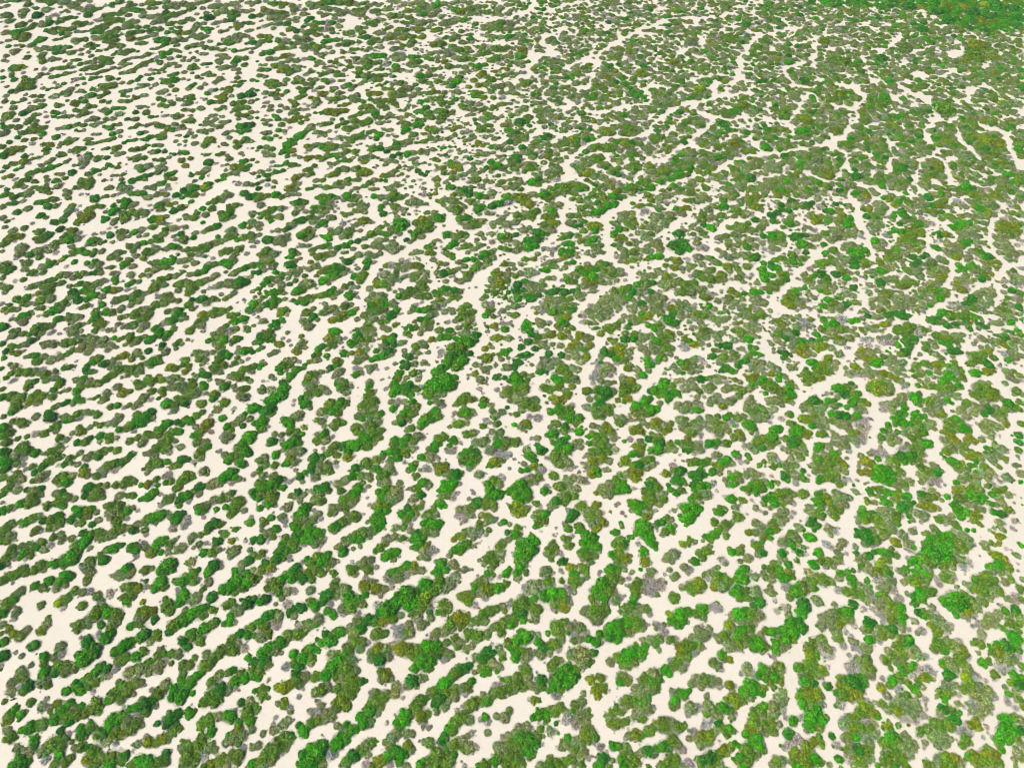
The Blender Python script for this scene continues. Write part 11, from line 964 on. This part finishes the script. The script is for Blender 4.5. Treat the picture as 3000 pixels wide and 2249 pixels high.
def clearance(px, py):
    """distance to the edge of the nearest sand run"""
    best = 99.0
    for k in GRID.get((int(px // 60), int(py // 60)), ()):
        a, b, w = SEGS[k]
        best = min(best, seg_dist(px, py, a, b, sy_at(py)) - w * .64)
    return best


def open_tracks():
    """nothing grows in the sand runs; shrubs along them keep clear"""
    out = []
    for px, py, r, c in SHRUBS:
        d = clearance(px, py) + rnd.uniform(-1.5, 3.5)
        if d < r * .8:
            r2 = d / .8
            if r2 < .45 * r:
                continue
            r = r2
        out.append((px, py, r, c))
    SHRUBS[:] = out


def in_fill(px, py):
    return any(x0 <= px < x0 + w and y0 <= py < y0 + h for x0, y0, w, h, _ in FILLS)


def fill_sheets():
    for x0, y0, w, h, dens in FILLS:
        y = y0 - 4
        while y < y0 + h:
            f = (y - y0) / h
            x = x0
            while x < x0 + w:
                px, py = x + rnd.uniform(-7, 7), y + rnd.uniform(-5, 5)
                r = rnd.choice((rnd.uniform(5.5, 9), rnd.uniform(7.5, 12.5))) * (.86 + .32 * f)
                x += 14 / dens
                if any(in_poly(px, py, p) for p in THICKETS):
                    SHRUBS.append((px, py, r * 1.2, pick(LUSH)))
                    continue
                if rnd.random() < .10:
                    continue
                if clearance(px, py) + rnd.uniform(-1, 3) > r * .62:
                    SHRUBS.append((px, py, r, pick(MIXED)))
            y += 8.0 + 2.2 * f


def fill_gaps():
    """seedlings and small tufts crowd the gaps of the thickets on the far right"""
    near = {}
    for q in SHRUBS:
        near.setdefault((int(q[0] // 40), int(q[1] // 40)), []).append(q)
    add = []
    y = 0
    while y < 1180:
        f = y / 1180
        x = 600
        while x < 3000:
            px, py = x + rnd.uniform(-5, 5), y + rnd.uniform(-4, 4)
            x += 11 + 3 * f
            want = max(0, min(1, (px - 700 - 500 * f) / 700)) * (1 if py < 950 else (1180 - py) / 230)
            if rnd.random() > want * .5:
                continue
            r = rnd.uniform(3.5, 6.5)
            if clearance(px, py) < r * .9:
                continue
            sy = sy_at(py)
            gx, gy = int(px // 40), int(py // 40)
            ok = True
            for i in (-1, 0, 1):
                for j in (-1, 0, 1):
                    for q in near.get((gx + i, gy + j), ()):
                        if math.hypot(px - q[0], (py - q[1]) * sy) < q[2] * .9:
                            ok = False
                            break
            if ok:
                add.append((px, py, r, pick(SMALL)))
        y += 7 + 3 * f
    SHRUBS.extend(add)


def add_satellites():
    """low growth creeping out from under the bigger shrubs"""
    add = []
    for px, py, r, c in SHRUBS:
        for _ in range(2 if r > 13 else 1):
            if rnd.random() < (.4 if py < 1000 else .55):
                continue
            a = rnd.uniform(0, 6.28)
            d = rnd.uniform(.7, 1.12) * r
            q = rnd.uniform(.34, .58) * r
            x, y = px + math.cos(a) * d, py + math.sin(a) * d / sy_at(py)
            if clearance(x, y) < q * .6:
                continue
            add.append((x, y, q, pick({c: .3, 's': .35, 't': .2, 'm': .15} if c not in 'smt' else {'s': .4, 't': .25, 'm': .25, 'g': .1})))
    SHRUBS.extend(add)


def fill_surround():
    """the plain goes on beyond the picture's edges"""
    y = -170
    while y < 2420:
        f = (y + 170) / 2590
        st = 20 + 14 * f
        x = -420
        while x < 3420:
            px, py = x + rnd.uniform(-9, 9), y + rnd.uniform(-6, 6)
            x += st
            if -14 < px < 3014 and -10 < py < 2262:
                continue
            d = .5 + .25 * min(1, max(0, px / 3000))
            if math.sin((py * 2.4 + px * .7) * .035) * .5 + .5 > d + rnd.uniform(-.25, .25):
                continue
            SHRUBS.append((px, py, rnd.uniform(8, 15) * (.8 + .55 * f), pick(MIXED)))
        y += st * (.55 + .3 * f)


open_tracks()
fill_sheets()
fill_gaps()
add_satellites()
fill_surround()

# ---------------------------------------------------------------- shrub prototypes (unit radius, unit height = unit radius)
def make_lobes(hgt):
    """overlapping cushions under one low dome, with an uneven ground plan"""
    lobes = [(rnd.gauss(0, .05), rnd.gauss(0, .05), rnd.uniform(.66, .76), hgt)]
    n = rnd.randrange(10, 14)
    off = rnd.uniform(0, 6.28)
    a2, p2, a3, p3 = rnd.uniform(.05, .16), rnd.uniform(0, 6.28), rnd.uniform(.04, .12), rnd.uniform(0, 6.28)
    for i in range(n):
        th = off + 2 * math.pi * i / n + rnd.gauss(0, .2)
        reach = 1 + a2 * math.sin(2 * th + p2) + a3 * math.sin(3 * th + p3)
        d = rnd.uniform(.5, .86) * reach
        r = rnd.uniform(.20, .36) * (1.2 - .3 * d)
        lobes.append((math.cos(th) * d, math.sin(th) * d, r, hgt * rnd.uniform(.85, 1.12) * math.sqrt(max(.12, 1 - (d * .94) ** 2))))
    for i in range(4):
        th = rnd.uniform(0, 6.28)
        d = rnd.uniform(.1, .45)
        lobes.append((math.cos(th) * d, math.sin(th) * d, rnd.uniform(.2, .34), hgt * rnd.uniform(1.0, 1.1) * math.sqrt(1 - d * d)))
    return lobes


def add_quad(V, Fc, c, u, w):
    i = len(V)
    V += [c - u, c + w, c + u, c - w]
    Fc.append((i, i + 1, i + 2, i + 3))


def add_blade(V, Fc, a, b, w):
    d = (b - a)
    s = d.cross(Vector((rnd.uniform(-1, 1), rnd.uniform(-1, 1), rnd.uniform(-1, 1))))
    if s.length < 1e-6:
        return
    s = s.normalized() * w
    i = len(V)
    V += [a - s, a + s, b + s * .3, b - s * .3]
    Fc.append((i, i + 1, i + 2, i + 3))


def make_proto(kind, hgt):
    """leaf tufts over many small cushions, a solid core for inner branches with the inner shade in its dark colour, bare lower twigs round the rim"""
    lobes = make_lobes(hgt)
    wts = [q[2] ** 1.7 for q in lobes]
    lv, lf, cv, cf, tv, tf = [], [], [], [], [], []
    nleaf = {'dense': 900, 'open': 720, 'thin': 440, 'bare': 170}[kind]
    ntwig = {'dense': 380, 'open': 400, 'thin': 430, 'bare': 480}[kind]
    keep = {'dense': .92, 'open': .8, 'thin': .6, 'bare': .5}[kind]
    alive = [i == 0 or rnd.random() < keep for i in range(len(lobes))]
    shag = {'dense': .10, 'open': .13, 'thin': .17, 'bare': .2}[kind]
    k = 0
    guard = 0
    while k < nleaf and guard < 20000:
        guard += 1
        i = rnd.choices(range(len(lobes)), wts)[0]
        if not alive[i] and rnd.random() < .8:
            continue
        cx, cy, r, h = lobes[i]
        th = rnd.uniform(0, 2 * math.pi)
        z = rnd.random()
        rad = math.sqrt(1 - z * z)
        e = 1 + rnd.gauss(0, shag)
        nx, ny = math.cos(th) * rad, math.sin(th) * rad
        p = Vector((cx + nx * r * e, cy + ny * r * e, z * h * e + .03))
        if any(((p.x - q[0]) / q[2]) ** 2 + ((p.y - q[1]) / q[2]) ** 2 + (p.z / q[3]) ** 2 < .80
               for j, q in enumerate(lobes) if j != i and alive[j]):
            continue
        nrm = Vector((nx, ny, z * r / h + .25)).normalized()
        nrm = (nrm + Vector((rnd.gauss(0, .42), rnd.gauss(0, .42), rnd.gauss(0, .3)))).normalized()
        up = Vector((p.x * .6, p.y * .6, 1.0)) + Vector((rnd.gauss(0, .45), rnd.gauss(0, .45), rnd.gauss(0, .3)))
        u = up - nrm * up.dot(nrm)
        if u.length < 1e-4:
            continue
        u.normalize()
        w = nrm.cross(u)
        ln = rnd.uniform(.08, .19)
        add_quad(lv, lf, p, u * ln, w * ln * rnd.uniform(.32, .55))
        k += 1
    for _ in range({'dense': 120, 'open': 130, 'thin': 130, 'bare': 60}[kind]):       # low sprigs spreading over the sand
        th = rnd.uniform(0, 2 * math.pi)
        d = rnd.uniform(.85, 1.2)
        p = Vector((math.cos(th) * d, math.sin(th) * d, rnd.uniform(.03, .14)))
        u = Vector((math.cos(th), math.sin(th), rnd.uniform(.1, 1.2))).normalized()
        w = u.cross(Vector((rnd.gauss(0, 1), rnd.gauss(0, 1), rnd.gauss(0, 1)))).normalized()
        ln = rnd.uniform(.05, .10)
        add_quad(lv, lf, p, u * ln, w * ln * .45)
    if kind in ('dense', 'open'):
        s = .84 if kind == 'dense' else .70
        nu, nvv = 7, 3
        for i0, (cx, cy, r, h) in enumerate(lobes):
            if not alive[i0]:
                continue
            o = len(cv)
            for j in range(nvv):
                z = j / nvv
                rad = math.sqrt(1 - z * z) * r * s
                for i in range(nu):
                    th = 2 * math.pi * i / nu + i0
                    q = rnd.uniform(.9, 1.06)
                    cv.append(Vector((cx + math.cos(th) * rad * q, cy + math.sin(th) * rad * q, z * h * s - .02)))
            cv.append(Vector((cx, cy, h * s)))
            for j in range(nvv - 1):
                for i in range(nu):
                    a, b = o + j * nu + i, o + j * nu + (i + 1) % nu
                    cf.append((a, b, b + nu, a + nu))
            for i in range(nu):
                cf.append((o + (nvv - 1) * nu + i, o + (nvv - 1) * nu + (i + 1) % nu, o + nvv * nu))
    for _ in range(ntwig):
        th = rnd.uniform(0, 2 * math.pi)
        r0 = rnd.uniform(.45, .85)
        r1 = r0 + rnd.uniform(.18, .48)
        if kind == 'bare':
            r0 = rnd.uniform(0, .7)
            r1 = r0 + rnd.uniform(.2, .5)
        z0 = rnd.uniform(-.02, .05)
        z1 = rnd.uniform(.03, .34) * hgt
        if kind == 'bare':
            z1 = hgt * rnd.uniform(.15, .95) * math.sqrt(max(.05, 1 - min(1, r1 / 1.2) ** 2))
        t2 = th + rnd.gauss(0, .16)
        add_blade(tv, tf, Vector((math.cos(th) * r0, math.sin(th) * r0, z0)),
                  Vector((math.cos(t2) * r1, math.sin(t2) * r1, z1)), rnd.uniform(.013, .028))
    # crooked stems from the root
    for _ in range(7):
        th = rnd.uniform(0, 2 * math.pi)
        a = Vector((rnd.gauss(0, .05), rnd.gauss(0, .05), -.06))
        b = Vector((math.cos(th) * .4, math.sin(th) * .4, hgt * .35))
        c = Vector((math.cos(th + .2) * .75, math.sin(th + .2) * .75, hgt * .55))
        add_blade(tv, tf, a, b, .03)
        add_blade(tv, tf, b, c, .02)
    return (lv, lf), (cv, cf), (tv, tf)


def mesh_from(name, parts):
    """parts: list of ((verts, faces), material)"""
    vv, ff, mi, mats = [], [], [], []
    for (v, f), m in parts:
        if not f:
            continue
        o = len(vv)
        if m not in mats:
            mats.append(m)
        vv += [tuple(q) for q in v]
        for q in f:
            ff.append(tuple(a + o for a in q)); mi.append(mats.index(m))
    me = bpy.data.meshes.new(name)
    me.from_pydata(vv, [], ff)
    for m in mats:
        me.materials.append(m)
    me.polygons.foreach_set('material_index', mi)
    me.update()
    return me


KINDS = {'g': 'dense', 'd': 'dense', 'y': 'dense', 'm': 'open', 'o': 'open', 's': 'thin', 't': 'bare'}
PROTO = {}
proto_collection = bpy.data.collections.new('shrub_shapes')
INDEX = {}
n_proto = 0
for kind, hgt, count in (('dense', .54, 7), ('open', .46, 7), ('thin', .40, 7), ('bare', .32, 5)):
    for q in range(count):
        leaf, core, twig = make_proto(kind, hgt * rnd.uniform(.88, 1.12))
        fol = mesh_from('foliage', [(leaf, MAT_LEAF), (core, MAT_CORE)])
        stm = mesh_from('branches', [(twig, MAT_TWIG)])
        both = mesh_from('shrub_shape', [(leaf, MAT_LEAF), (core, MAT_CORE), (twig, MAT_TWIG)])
        po = bpy.data.objects.new('shrub_shape_%03d' % n_proto, both)
        proto_collection.objects.link(po)
        PROTO.setdefault(kind, []).append((fol, stm, hgt))
        INDEX[(kind, q)] = n_proto
        n_proto += 1

TINT = {'g': (.050, .300, .004), 'd': (.028, .205, .012), 'y': (.25, .37, .004), 'm': (.115, .245, .016),
        'o': (.180, .255, .008), 's': (.200, .280, .090), 't': (.36, .35, .285)}
WORD = {'g': 'bright green', 'd': 'deep green', 'y': 'yellow-green', 'm': 'mid-green', 'o': 'olive', 's': 'grey-green',
        't': 'grey twiggy'}


def tinted(c):
    a = TINT[c]
    f = rnd.uniform(.84, 1.16)
    k = (rnd.uniform(.85, 1.2), rnd.uniform(.93, 1.07), rnd.uniform(.85, 1.25))
    return tuple(min(.9, a[i] * f * k[i]) for i in range(3))


placed = []
for px, py, r, c in SHRUBS:
    kind = KINDS[c]
    if c == 's' and rnd.random() < .35:
        kind = 'open'
    if c == 'm' and rnd.random() < .25:
        kind = 'thin'
    q = rnd.randrange(len(PROTO[kind]))
    hg = PROTO[kind][q][2]
    x, y, mpp = ground_at(px, py)
    low = max(0, min(1, (py - 700) / 700))
    east = max(0, min(1, (px - 1200) / 900))
    rad = r * mpp * ((.95 * east + .91 * (1 - east)) * (1 - low) + (.90 * east + .90 * (1 - east)) * low)
    x, y, mpp = ground_at(px, py, rad * hg * .42)
    placed.append(dict(px=px, py=py, r=r, c=c, kind=kind, q=q, x=x, y=y, rad=rad,
                       z=relief(x, y) - .02, rot=rnd.uniform(0, 2 * math.pi),
                       sx=rnd.uniform(.94, 1.12), sy=rnd.uniform(.9, 1.06), sz=rnd.uniform(.85, 1.15), tint=tinted(c)))

# ---------------------------------------------------------------- the 300 shrubs that show largest stand one by one
inside = [p for p in placed if 12 < p['px'] < 2988 and 12 < p['py'] < 2237]
inside.sort(key=lambda p: -p['r'] * (1 if p['kind'] != 'bare' else .9))
single = inside[:300]
ids = {id(p) for p in single}
COLS = ['at the left edge', 'one tenth across from the left', 'one fifth across from the left', 'three tenths across from the left',
        'two fifths across from the left', 'just left of the middle', 'just right of the middle', 'two fifths in from the right',
        'three tenths in from the right', 'one fifth in from the right', 'one tenth in from the right', 'at the right edge']
ROWS = ['at the top edge', 'one tenth down', 'two tenths down', 'three tenths down', 'four tenths down', 'halfway down',
        'six tenths down', 'seven tenths down', 'eight tenths down', 'nine tenths down', 'along the bottom edge']
RANK = ['largest', 'second-largest', 'third-largest', 'fourth-largest', 'fifth-largest', 'sixth-largest', 'seventh-largest',
        'eighth-largest', 'ninth-largest']
cells = {}
for p in inside:
    col = min(11, int(p['px'] / 250))
    row = min(10, int((p['py'] + 112) / 225))
    cells.setdefault((p['c'], col, row), []).append(p)
for (c, col, row), lst in cells.items():
    lst.sort(key=lambda p: -p['r'])
    for k, p in enumerate(lst):
        where = '%s, %s' % (ROWS[row], COLS[col])
        p['label'] = '%s %s shrub %s' % (RANK[k] if k < 9 else 'smaller', WORD[c], where)
        if len(lst) == 1:
            p['label'] = 'only %s shrub %s' % (WORD[c], where)


def link(o):
    scene.collection.objects.link(o)
    return o


for p in single:
    fol, stm, hg = PROTO[p['kind']][p['q']]
    root = link(bpy.data.objects.new('shrub', None))
    root.empty_display_size = .2
    root.location = (p['x'], p['y'], p['z'])
    root.rotation_euler = (0, 0, p['rot'])
    root['label'] = p['label']
    root['category'] = 'shrub'
    root['group'] = 'low shrubs on the pale sand'
    s = (p['rad'] * p['sx'], p['rad'] * p['sy'], p['rad'] * p['sz'])
    for nm, me in (('foliage', fol), ('branches', stm)):
        ch = link(bpy.data.objects.new(nm, me))
        ch.parent = root
        ch.scale = s
        ch['tint'] = p['tint']

# ---------------------------------------------------------------- all further shrubs of the plain: one mass
def scatter(name, pts, collection, label, category):
    me = bpy.data.meshes.new(name)
    me.from_pydata([(p['x'], p['y'], p['z']) for p in pts], [], [])
    for an, ty in (('tint', 'FLOAT_COLOR'), ('grow', 'FLOAT_VECTOR'), ('turn', 'FLOAT_VECTOR'), ('shape', 'INT')):
        me.attributes.new(an, ty, 'POINT')
    me.attributes['tint'].data.foreach_set('color', [v for p in pts for v in (*p['tint'], 1.0)])
    me.attributes['grow'].data.foreach_set('vector', [v for p in pts for v in (p['rad'] * p['sx'], p['rad'] * p['sy'], p['rad'] * p['sz'])])
    me.attributes['turn'].data.foreach_set('vector', [v for p in pts for v in (0.0, 0.0, p['rot'])])
    me.attributes['shape'].data.foreach_set('value', [p['shape'] for p in pts])
    o = link(bpy.data.objects.new(name, me))
    ng = bpy.data.node_groups.new(name, 'GeometryNodeTree')
    ng.interface.new_socket('Geometry', in_out='INPUT', socket_type='NodeSocketGeometry')
    ng.interface.new_socket('Geometry', in_out='OUTPUT', socket_type='NodeSocketGeometry')
    gi = ng.nodes.new('NodeGroupInput'); go = ng.nodes.new('NodeGroupOutput')
    iop = ng.nodes.new('GeometryNodeInstanceOnPoints')
    ci = ng.nodes.new('GeometryNodeCollectionInfo')
    ci.inputs['Collection'].default_value = collection
    ci.inputs['Separate Children'].default_value = True
    ci.inputs['Reset Children'].default_value = True
    iop.inputs['Pick Instance'].default_value = True

    def attr(an, ty):
        n = ng.nodes.new('GeometryNodeInputNamedAttribute')
        n.data_type = ty
        n.inputs['Name'].default_value = an
        return n.outputs['Attribute']
    ng.links.new(gi.outputs[0], iop.inputs['Points'])
    ng.links.new(ci.outputs[0], iop.inputs['Instance'])
    ng.links.new(attr('shape', 'INT'), iop.inputs['Instance Index'])
    e2r = ng.nodes.new('FunctionNodeEulerToRotation')
    ng.links.new(attr('turn', 'FLOAT_VECTOR'), e2r.inputs[0])
    ng.links.new(e2r.outputs[0], iop.inputs['Rotation'])
    ng.links.new(attr('grow', 'FLOAT_VECTOR'), iop.inputs['Scale'])
    ng.links.new(iop.outputs[0], go.inputs[0])
    md = o.modifiers.new('scatter', 'NODES')
    md.node_group = ng
    o['kind'] = 'stuff'
    o['label'] = label
    o['category'] = category
    return o


rest = [p for p in placed if id(p) not in ids]
for p in rest:
    p['shape'] = INDEX[(p['kind'], p['q'])]
scatter('shrub_field', rest, proto_collection, 'thousands of smaller low shrubs covering the pale sand plain', 'shrubs')

# dry tufts and twig litter in the lee of the shrubs
litter = []
for p in placed:
    if p['px'] < -40 or p['px'] > 3040 or rnd.random() > .30:
        continue
    a = rnd.uniform(0, 6.28)
    d = p['rad'] * rnd.uniform(1.1, 1.7)
    x, y = p['x'] + math.cos(a) * d, p['y'] + math.sin(a) * d
    litter.append(dict(x=x, y=y, z=relief(x, y) - .02, rad=rnd.uniform(.12, .34), sx=1, sy=rnd.uniform(.7, 1), sz=rnd.uniform(.6, 1),
                       rot=rnd.uniform(0, 6.28), tint=tinted('t'), shape=INDEX[(rnd.choice(['bare', 'thin']), rnd.randrange(5))]))
scatter('twig_litter', litter, proto_collection, 'small dry tufts and twigs strewn on the sand between shrubs', 'litter')

# ---------------------------------------------------------------- small finds on the sand
def log_mesh(name, pts, rads, mat, mat_end=None):
    v, f = [], []
    nseg = 8
    for k, (p, r) in enumerate(zip(pts, rads)):
        p = Vector(p)
        a = Vector(pts[max(0, k - 1)]); b = Vector(pts[min(len(pts) - 1, k + 1)])
        d = (b - a).normalized()
        s = d.cross(Vector((0, 0, 1))).normalized()
        t = s.cross(d)
        for i in range(nseg):
            th = 2 * math.pi * i / nseg
            v.append(p + (s * math.cos(th) + t * math.sin(th)) * r * rnd.uniform(.88, 1.1))
    for k in range(len(pts) - 1):
        for i in range(nseg):
            a, b = k * nseg + i, k * nseg + (i + 1) % nseg
            f.append((a, b, b + nseg, a + nseg))
    f.append(tuple(range(nseg))[::-1])
    f.append(tuple(range((len(pts) - 1) * nseg, len(pts) * nseg)))
    return mesh_from(name, [((v, f), mat)])


x, y, _ = ground_at(37, 2048)
root = link(bpy.data.objects.new('fallen_log', None))
root.location = (x, y, relief(x, y))
root['label'] = 'short dark reddish log with charred end and pale top on sand at the left edge'
root['category'] = 'log'
for nm, me in (('trunk', log_mesh('trunk', [(-.30, -.10, .10), (-.08, -.06, .12), (.16, .0, .12), (.30, .06, .11)], [.08, .12, .12, .09], MAT_LOG)),
               ('charred_end', log_mesh('charred_end', [(.24, .04, .13), (.36, .10, .19), (.46, .20, .26)], [.105, .11, .05], MAT_CHAR)),
               ('pale_bark', log_mesh('pale_bark', [(-.12, .03, .20), (.02, .05, .25), (.16, .08, .22)], [.04, .075, .05], MAT_PALE)),
               ('branch_stub', log_mesh('branch_stub', [(-.06, .06, .12), (-.02, .18, .20), (.08, .26, .28)], [.06, .05, .03], MAT_CHAR))):
    o = link(bpy.data.objects.new(nm, me))
    o.parent = root

for px, py, lab in ((365, 2017, 'pinkish dead branch lying in the mid-green shrubs above the left bottom corner'),
                    (212, 2072, 'small rusty dead branch in the bright green shrubs near the left bottom corner')):
    x, y, _ = ground_at(px, py, .55)
    v, f = [], []
    for k in range(26):
        a = Vector((rnd.gauss(0, .12), rnd.gauss(0, .08), rnd.uniform(.5, .6)))
        b = a + Vector((rnd.uniform(-.3, .3), rnd.uniform(-.18, .18), rnd.uniform(0, .14)))
        add_blade(v, f, a, b, .03)
    root = link(bpy.data.objects.new('dead_branch', None))
    root.location = (x, y, relief(x, y))
    root['label'] = lab
    root['category'] = 'branch'
    o = link(bpy.data.objects.new('twigs', mesh_from('twigs', [((v, f), MAT_PINK)])))
    o.parent = root
    o = link(bpy.data.objects.new('stem', log_mesh('stem', [(.05, 0, -.05), (.0, .04, .3), (-.06, 0, .58)], [.045, .04, .03], MAT_PINK)))
    o.parent = root

# ---------------------------------------------------------------- thin sea haze over the plain
bm = bmesh.new()
bmesh.ops.create_cube(bm, size=1.0)
for v in bm.verts:
    v.co = Vector((6200 if v.co.x > 0 else -6200, 8300 if v.co.y > 0 else -4300, 122.5 if v.co.z > 0 else -1.6))
me = bpy.data.meshes.new('haze')
bm.to_mesh(me)
bm.free()
m = bpy.data.materials.new('thin_haze')
m.use_nodes = True
nt = m.node_tree
nt.nodes.remove(nt.nodes['Principled BSDF'])
pv = nt.nodes.new('ShaderNodeVolumePrincipled')
pv.inputs['Color'].default_value = (.72, .86, 1.0, 1)
pv.inputs['Density'].default_value = 0.0002
pv.inputs['Anisotropy'].default_value = 0.2
nt.links.new(pv.outputs[0], nt.nodes['Material Output'].inputs['Volume'])
me.materials.append(m)
o = bpy.data.objects.new('haze', me)
o['kind'] = 'stuff'
link(o)
